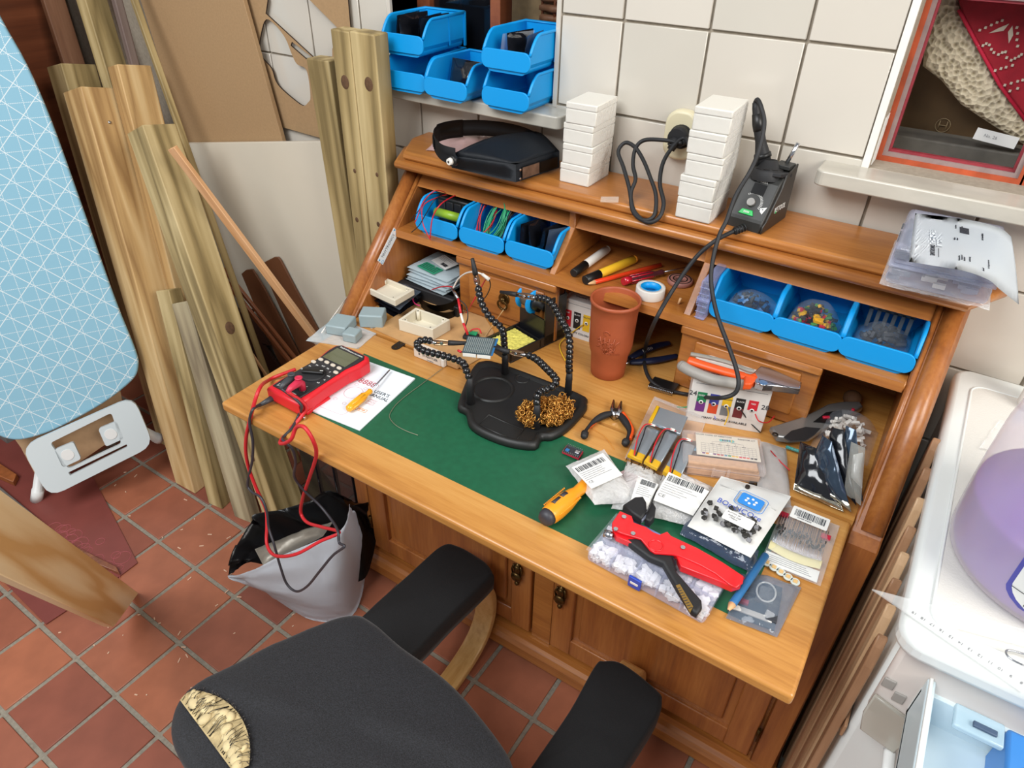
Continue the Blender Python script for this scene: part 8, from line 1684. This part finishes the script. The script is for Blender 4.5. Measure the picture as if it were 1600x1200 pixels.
pr_ = [Vector(p) for p in [(0.4222,0.1335,1.3531),(0.4285,0.1335,1.3573),(0.4348,0.1335,1.3615),(0.441,0.1335,1.3656),(0.4467,0.1335,1.3688),(0.4276,0.1335,1.331),(0.4341,0.1335,1.3326),(0.4374,0.1335,1.3357),(0.4422,0.1335,1.3344),(0.447,0.1335,1.3286),(0.452,0.1335,1.3246),(0.4589,0.1335,1.3226),(0.4629,0.1335,1.3258),(0.4667,0.1335,1.3271),(0.4713,0.1335,1.3195),(0.4785,0.1335,1.3166),(0.4824,0.1335,1.3198),(0.4863,0.1335,1.323),(0.4886,0.1335,1.326),(0.463,0.1335,1.2999),(0.4695,0.1335,1.3036),(0.4755,0.1335,1.3062),(0.4828,0.1335,1.3098),(0.4833,0.1335,1.2809),(0.4906,0.1335,1.2847),(0.4979,0.1335,1.2885),(0.5038,0.1335,1.2911),(0.4931,0.1335,1.2736),(0.5017,0.1335,1.2786),(0.469,0.1335,1.3613),(0.4728,0.1335,1.3537),(0.4752,0.1335,1.3451),(0.4794,0.1335,1.3367)]]
for p in pr_:
    b = MB(); b.box(p, (.0034, .003, .0034), M=None); obj('knit_dot', b, M_knit, rd, w=True)
for q in ([(0.4356,0.1335,1.35),(0.4456,0.1335,1.3581),(0.4573,0.1335,1.3654),(0.4535,0.1335,1.3553)], [(0.4666,0.1335,1.3389),(0.4599,0.1335,1.3542),(0.4624,0.1335,1.3632),(0.4681,0.1335,1.3506)]):
    b = MB(); b.prism([Vector(p) for p in q], (0, .003, 0)); obj('knit_leaf', b, M_knit, rd, w=True)
b = MB(); b.tube([Vector(p)+Vector((0, -.002, 0)) for p in [(0.3839,0.136,1.3779),(0.391,0.136,1.3705),(0.4302,0.136,1.3282),(0.4763,0.136,1.2804),(0.5345,0.136,1.2298)]], .0026, 8); obj('red_hem', b, mat('bright red hem', 'c4153a', .7), bl, label='bright red hem', w=True)
M_caseb = mat('worn brown case', '6f5432', .6, var=.25, scale=14)
bx = thing('brown_case', 'worn brown case with an embossed ring mark behind the right window', 'case', (.46, .25, 1.15))
b = MB(); b.span((.30, .22, 1.152), (.70, .34, 1.30), .006); obj('case_body', b, M_caseb, bx, w=True)
cm = Vector((0.4176,0.217,1.1893)); b = MB(); b.tube([cm+Vector((.0115*cos(a), 0, .0115*sin(a))) for a in [k*pi/14 for k in range(28)]], .0007, 5, closed=True); obj('mark_ring', b, mat('pale emboss', 'a08a66', .6), bx, w=True)
b = MB(); b.tube([cm+Vector((-.006, 0, .0075)), cm+Vector((-.006, 0, -.0075))], .0009, 5); obj('mark_bar', b, mat('pale emboss bar', 'a08a66', .6), bx, w=True)
b = MB(); b.tube([cm+Vector((.006, 0, .0075)), cm+Vector((.006, 0, -.0075))], .0009, 5); obj('mark_bar', b, mat('pale emboss bar', 'a08a66', .6), bx, w=True)
b = MB(); b.tube([cm+Vector((-.006, 0, 0)), cm+Vector((.006, 0, 0))], .0009, 5); obj('mark_bar', b, mat('pale emboss bar', 'a08a66', .6), bx, w=True)
b = MB(); b.span((.345, .135, 1.152), (.655, .2, 1.182), .003); obj('grey_ledge', b, mat('dusty grey slat', '5a564f', .7, var=.15), None, 'dusty grey slat lying just behind the right window', 'slat', w=True)
b = MB(); M_ = frame((0.5005,0.13,1.2023), (1, 0, -.1), (0, -1, .25)); b.box((0, 0, 0), (.062, .018, .0008), M=M_); pt = obj('paper_slip', b, M_label, None, 'small printed paper slip on the grey slat behind the right window', 'paper', w=True)
text('lettering', 'No. 26', .007, M_ @ Matrix.Translation((-.008, 0, .0006)), mat_print, pt, w=True)
b = MB(); b.span((RL-.0004, .012, 1.16), (RL+.0012, .05, 1.235), .0004); obj('reveal_sticker', b, M_label, None, 'white paper strip stuck to the left reveal of the right window', 'paper', w=True)

# ================================================================ KNEELING CHAIR
ch = thing('kneeling_chair', 'kneeling chair with black covers, torn seat and bent beech runners', 'chair', (.05, -.85, 0))
M_cloth, nt_, bs_ = _base('black stretch cover')
nzt = _n(nt_, 'ShaderNodeTexNoise'); nzt.inputs['Scale'].default_value = 520; nzt.inputs['Detail'].default_value = 3; nt_.links.new(coords(nt_), nzt.inputs['Vector'])
nt_.links.new(ramp(nt_, nzt.outputs['Fac'], [(.3, hexc('08080a')), (.8, hexc('2a2b31'))]), bs_.inputs['Base Color']); bs_.inputs['Roughness'].default_value = .75; bs_.inputs['Sheen Weight'].default_value = .12; addbump(nt_, bs_, nzt.outputs['Fac'], .35, .001)
M_cloth2 = mat('black pad cover', '0b0b0d', .8, var=.4, scale=500, bump=.2, sheen=.08)
def cushion(name, top, th, m, bulge=.012, wr=.0, seed=1, n=14, rnd=.022, tilt=None):
    """soft pad: outline of the top face, rounded over a side of thickness th"""
    P_ = spline([tuple(p) for p in top], 5, True); k = len(P_); c = sum(P_, Vector((0, 0, 0)))/k
    rings = []
    prof = [(1.0, -th), (1.012, -th*.6), (1.012, -rnd)] + [(1.012-.10*(1-cos(a)), -rnd+rnd*sin(a)) for a in [pi/2*q/5 for q in range(1, 6)]] + [(s, bulge*(1-s*s)) for s in (.8, .65, .5, .35, .2, .08)]
    pts = []
    for s, dz in prof:
        for p in P_:
            q = c+(p-c)*s; q = q+Vector((0, 0, dz))
            if wr: q = q+Vector((0, 0, wr*nz((q.x*9+q.y*5, q.y*26-q.x*6, 0), 1, seed)))
            pts.append(q)
    F = []
    for r in range(len(prof)-1): F += [(r*k+i, r*k+(i+1) % k, (r+1)*k+(i+1) % k, (r+1)*k+i) for i in range(k)]
    F += [tuple(range(k))[::-1], tuple((len(prof)-1)*k+i for i in range(k))]
    b = MB(); v, f = b.poly(pts, F); bmesh.ops.recalc_face_normals(b.bm, faces=b.bm.faces)
    for fc in b.bm.faces: fc.smooth = True
    return obj(name, b, m, ch, w=True)
seat_top = [Vector(p) for p in ((-0.1624,-0.7949,0.512), (-0.1229,-0.7824,0.51), (-0.0527,-0.7903,0.508), (0.0512,-0.7967,0.506), (0.1565,-0.8255,0.506), (0.2155,-0.8593,0.508), (0.2454,-0.9266,0.515), (0.2064,-1.0134,0.535), (0.1293,-1.0781,0.55), (0.0165,-1.106,0.56), (-0.0914,-1.1178,0.56), (-0.1797,-1.1083,0.555), (-0.2308,-1.0824,0.55), (-0.2532,-1.0396,0.545), (-0.2355,-0.9646,0.535), (-0.206,-0.8753,0.522))]
seat = cushion('seat_cushion', seat_top, .085, M_cloth, .010, .004, 3)
pad_l = cushion('knee_pad', [Vector(p) for p in ((-0.2414,-0.724,0.33), (-0.2447,-0.685,0.33), (-0.2353,-0.565,0.33), (-0.2247,-0.4667,0.33), (-0.1938,-0.4462,0.33), (-0.1247,-0.4481,0.33), (-0.0908,-0.4632,0.33), (-0.0851,-0.4837,0.33), (-0.0975,-0.6114,0.33), (-0.1051,-0.707,0.33), (-0.1246,-0.7551,0.33), (-0.1924,-0.7514,0.33))], .055, M_cloth2, .008, .002, 5, rnd=.018)
pad_r = cushion('knee_pad', [Vector(p) for p in ((0.1926,-0.8239,0.33), (0.1929,-0.7649,0.33), (0.1994,-0.6438,0.33), (0.1968,-0.5389,0.33), (0.2073,-0.5192,0.33), (0.2409,-0.5051,0.33), (0.3138,-0.5191,0.33), (0.3305,-0.5318,0.33), (0.3361,-0.571,0.33), (0.3253,-0.6832,0.33), (0.3166,-0.7713,0.33), (0.2661,-0.8264,0.33))], .055, M_cloth2, .008, .002, 7, rnd=.018)
# bent beech runners and frame
M_beech = wood('light bent beech', 'c3924f', 'd8ad6d', 'e2bd84', axis=1, fine=90, rough=.35, wave=5, rings=.2, coat=.3)
for x, wd in ((-.135, .05), (.245, .05)):
    path = spline([(x, -.50, .262), (x, -.452, .235), (x, -.425, .17), (x, -.432, .09), (x, -.48, .035), (x, -.58, .013), (x, -.80, .011), (x, -1.02, .016), (x, -1.12, .05), (x, -1.10, .2), (x, -1.0, .44)], 6)
    b = MB(); pts = []
    for i, p in enumerate(path):
        t = (path[min(i+1, len(path)-1)]-path[max(i-1, 0)]).normalized(); n_ = Vector((1, 0, 0)).cross(t)
        for sx_, sn_ in ((-wd/2, -.010), (wd/2, -.010), (wd/2, .010), (-wd/2, .010)): pts.append(p+Vector((sx_, 0, 0))+n_*sn_)
    F = [(i*4+j, i*4+(j+1) % 4, (i+1)*4+(j+1) % 4, (i+1)*4+j) for i in range(len(path)-1) for j in range(4)] + [(3, 2, 1, 0), tuple((len(path)-1)*4+j for j in range(4))]
    b.poly(pts, F); bmesh.ops.recalc_face_normals(b.bm, faces=b.bm.faces)
    ed_ = [e for e in b.bm.edges if len(e.link_faces) == 2 and e.calc_face_angle(0) > 1]; bmesh.ops.bevel(b.bm, geom=ed_, offset=.004, segments=2, affect='EDGES', profile=.5)
    for v in b.bm.verts:
        if v.co.z < .0005: v.co.z = .0005
    obj('runner', b, M_beech, ch, w=True)
b = MB(); b.span((-.15, -1.02, .022), (.27, -.98, .04), .004); obj('floor_crossbar', b, M_beech, ch, w=True)
b = MB(); b.span((-.15, -1.0, .41), (.27, -.95, .43), .004); obj('seat_crossbar', b, M_beech, ch, w=True)
# the tear: foam lumps under a net of threads
M_foam = mat('beige foam', 'd0bd90', .9, var=.12, scale=60, bump=.3)
c_ = sum(seat_top, Vector((0, 0, 0)))/len(seat_top)
A_, B_ = Vector((-0.2391,-1.0581,0.547)), Vector((-0.077,-1.0863,0.56)); N_ = (c_-A_); ax_ = (B_-A_).normalized(); N_ = (N_-ax_*N_.dot(ax_)); N_.z = 0; N_.normalize()
rn = random.Random(17)
b = MB(); rim = []
for k in range(24):
    t = k/23; w_ = .045*sin(pi*(.08+.86*t))**.6
    rim.append((A_.lerp(B_, t)-N_*.002, A_.lerp(B_, t)+N_*w_))
b.grid(lambda u, v: rim[int(round(u*23))][0].lerp(rim[int(round(u*23))][1], v)+Vector((0, 0, .003+.004*sin(pi*v))), 23, 6); obj('tear_bed', b, mat('pale foam bed', 'b39f74', .9, var=.35, scale=90, bump=.6), seat, w=True)
for k in range(38):
    t = .03+.94*(k+rn.random()*.6)/38; w_ = .042*sin(pi*(.08+.86*t))**.6; s = rn.uniform(.2, .85); big = k % 3 == 1
    c = A_.lerp(B_, t)+N_*w_*s+Vector((0, 0, .006)); r_ = rn.uniform(.009, .0115) if big else rn.uniform(.004, .0065)
    b = MB(); b.ball((0, 0, 0), r_, 10, (1, rn.uniform(.6, .9), .5)); o = b; bmesh.ops.transform(b.bm, matrix=Matrix.Translation(c) @ Matrix.Rotation(rn.uniform(0, 3), 4, 'Z'), verts=b.bm.verts); obj('foam_lump', b, M_foam, seat, w=True)
for k in range(34):
    t = .02+.95*rn.random(); w_ = .044*sin(pi*(.08+.86*t))**.6; p = A_.lerp(B_, t); q = A_.lerp(B_, min(1, max(0, t+rn.uniform(-.12, .12))))+N_*w_
    b = MB(); m_ = (p+q)/2+Vector((0, 0, .013)); b.tube([p+Vector((0, 0, .004)), m_, q+Vector((0, 0, .004))], .0004, 4); obj('torn_thread', b, M_blkw, seat, w=True)
for k in range(40):
    t = k/39; w_ = .045*sin(pi*(.08+.86*t))**.6; q = A_.lerp(B_, t)+N_*(w_+.001); b = MB(); b.tube([q+Vector((0, 0, .002)), q+Vector((rn.uniform(-.005, .005), rn.uniform(-.004, .004), .006))], .0005, 4); obj('frayed_tuft', b, M_gryw, seat, w=True)
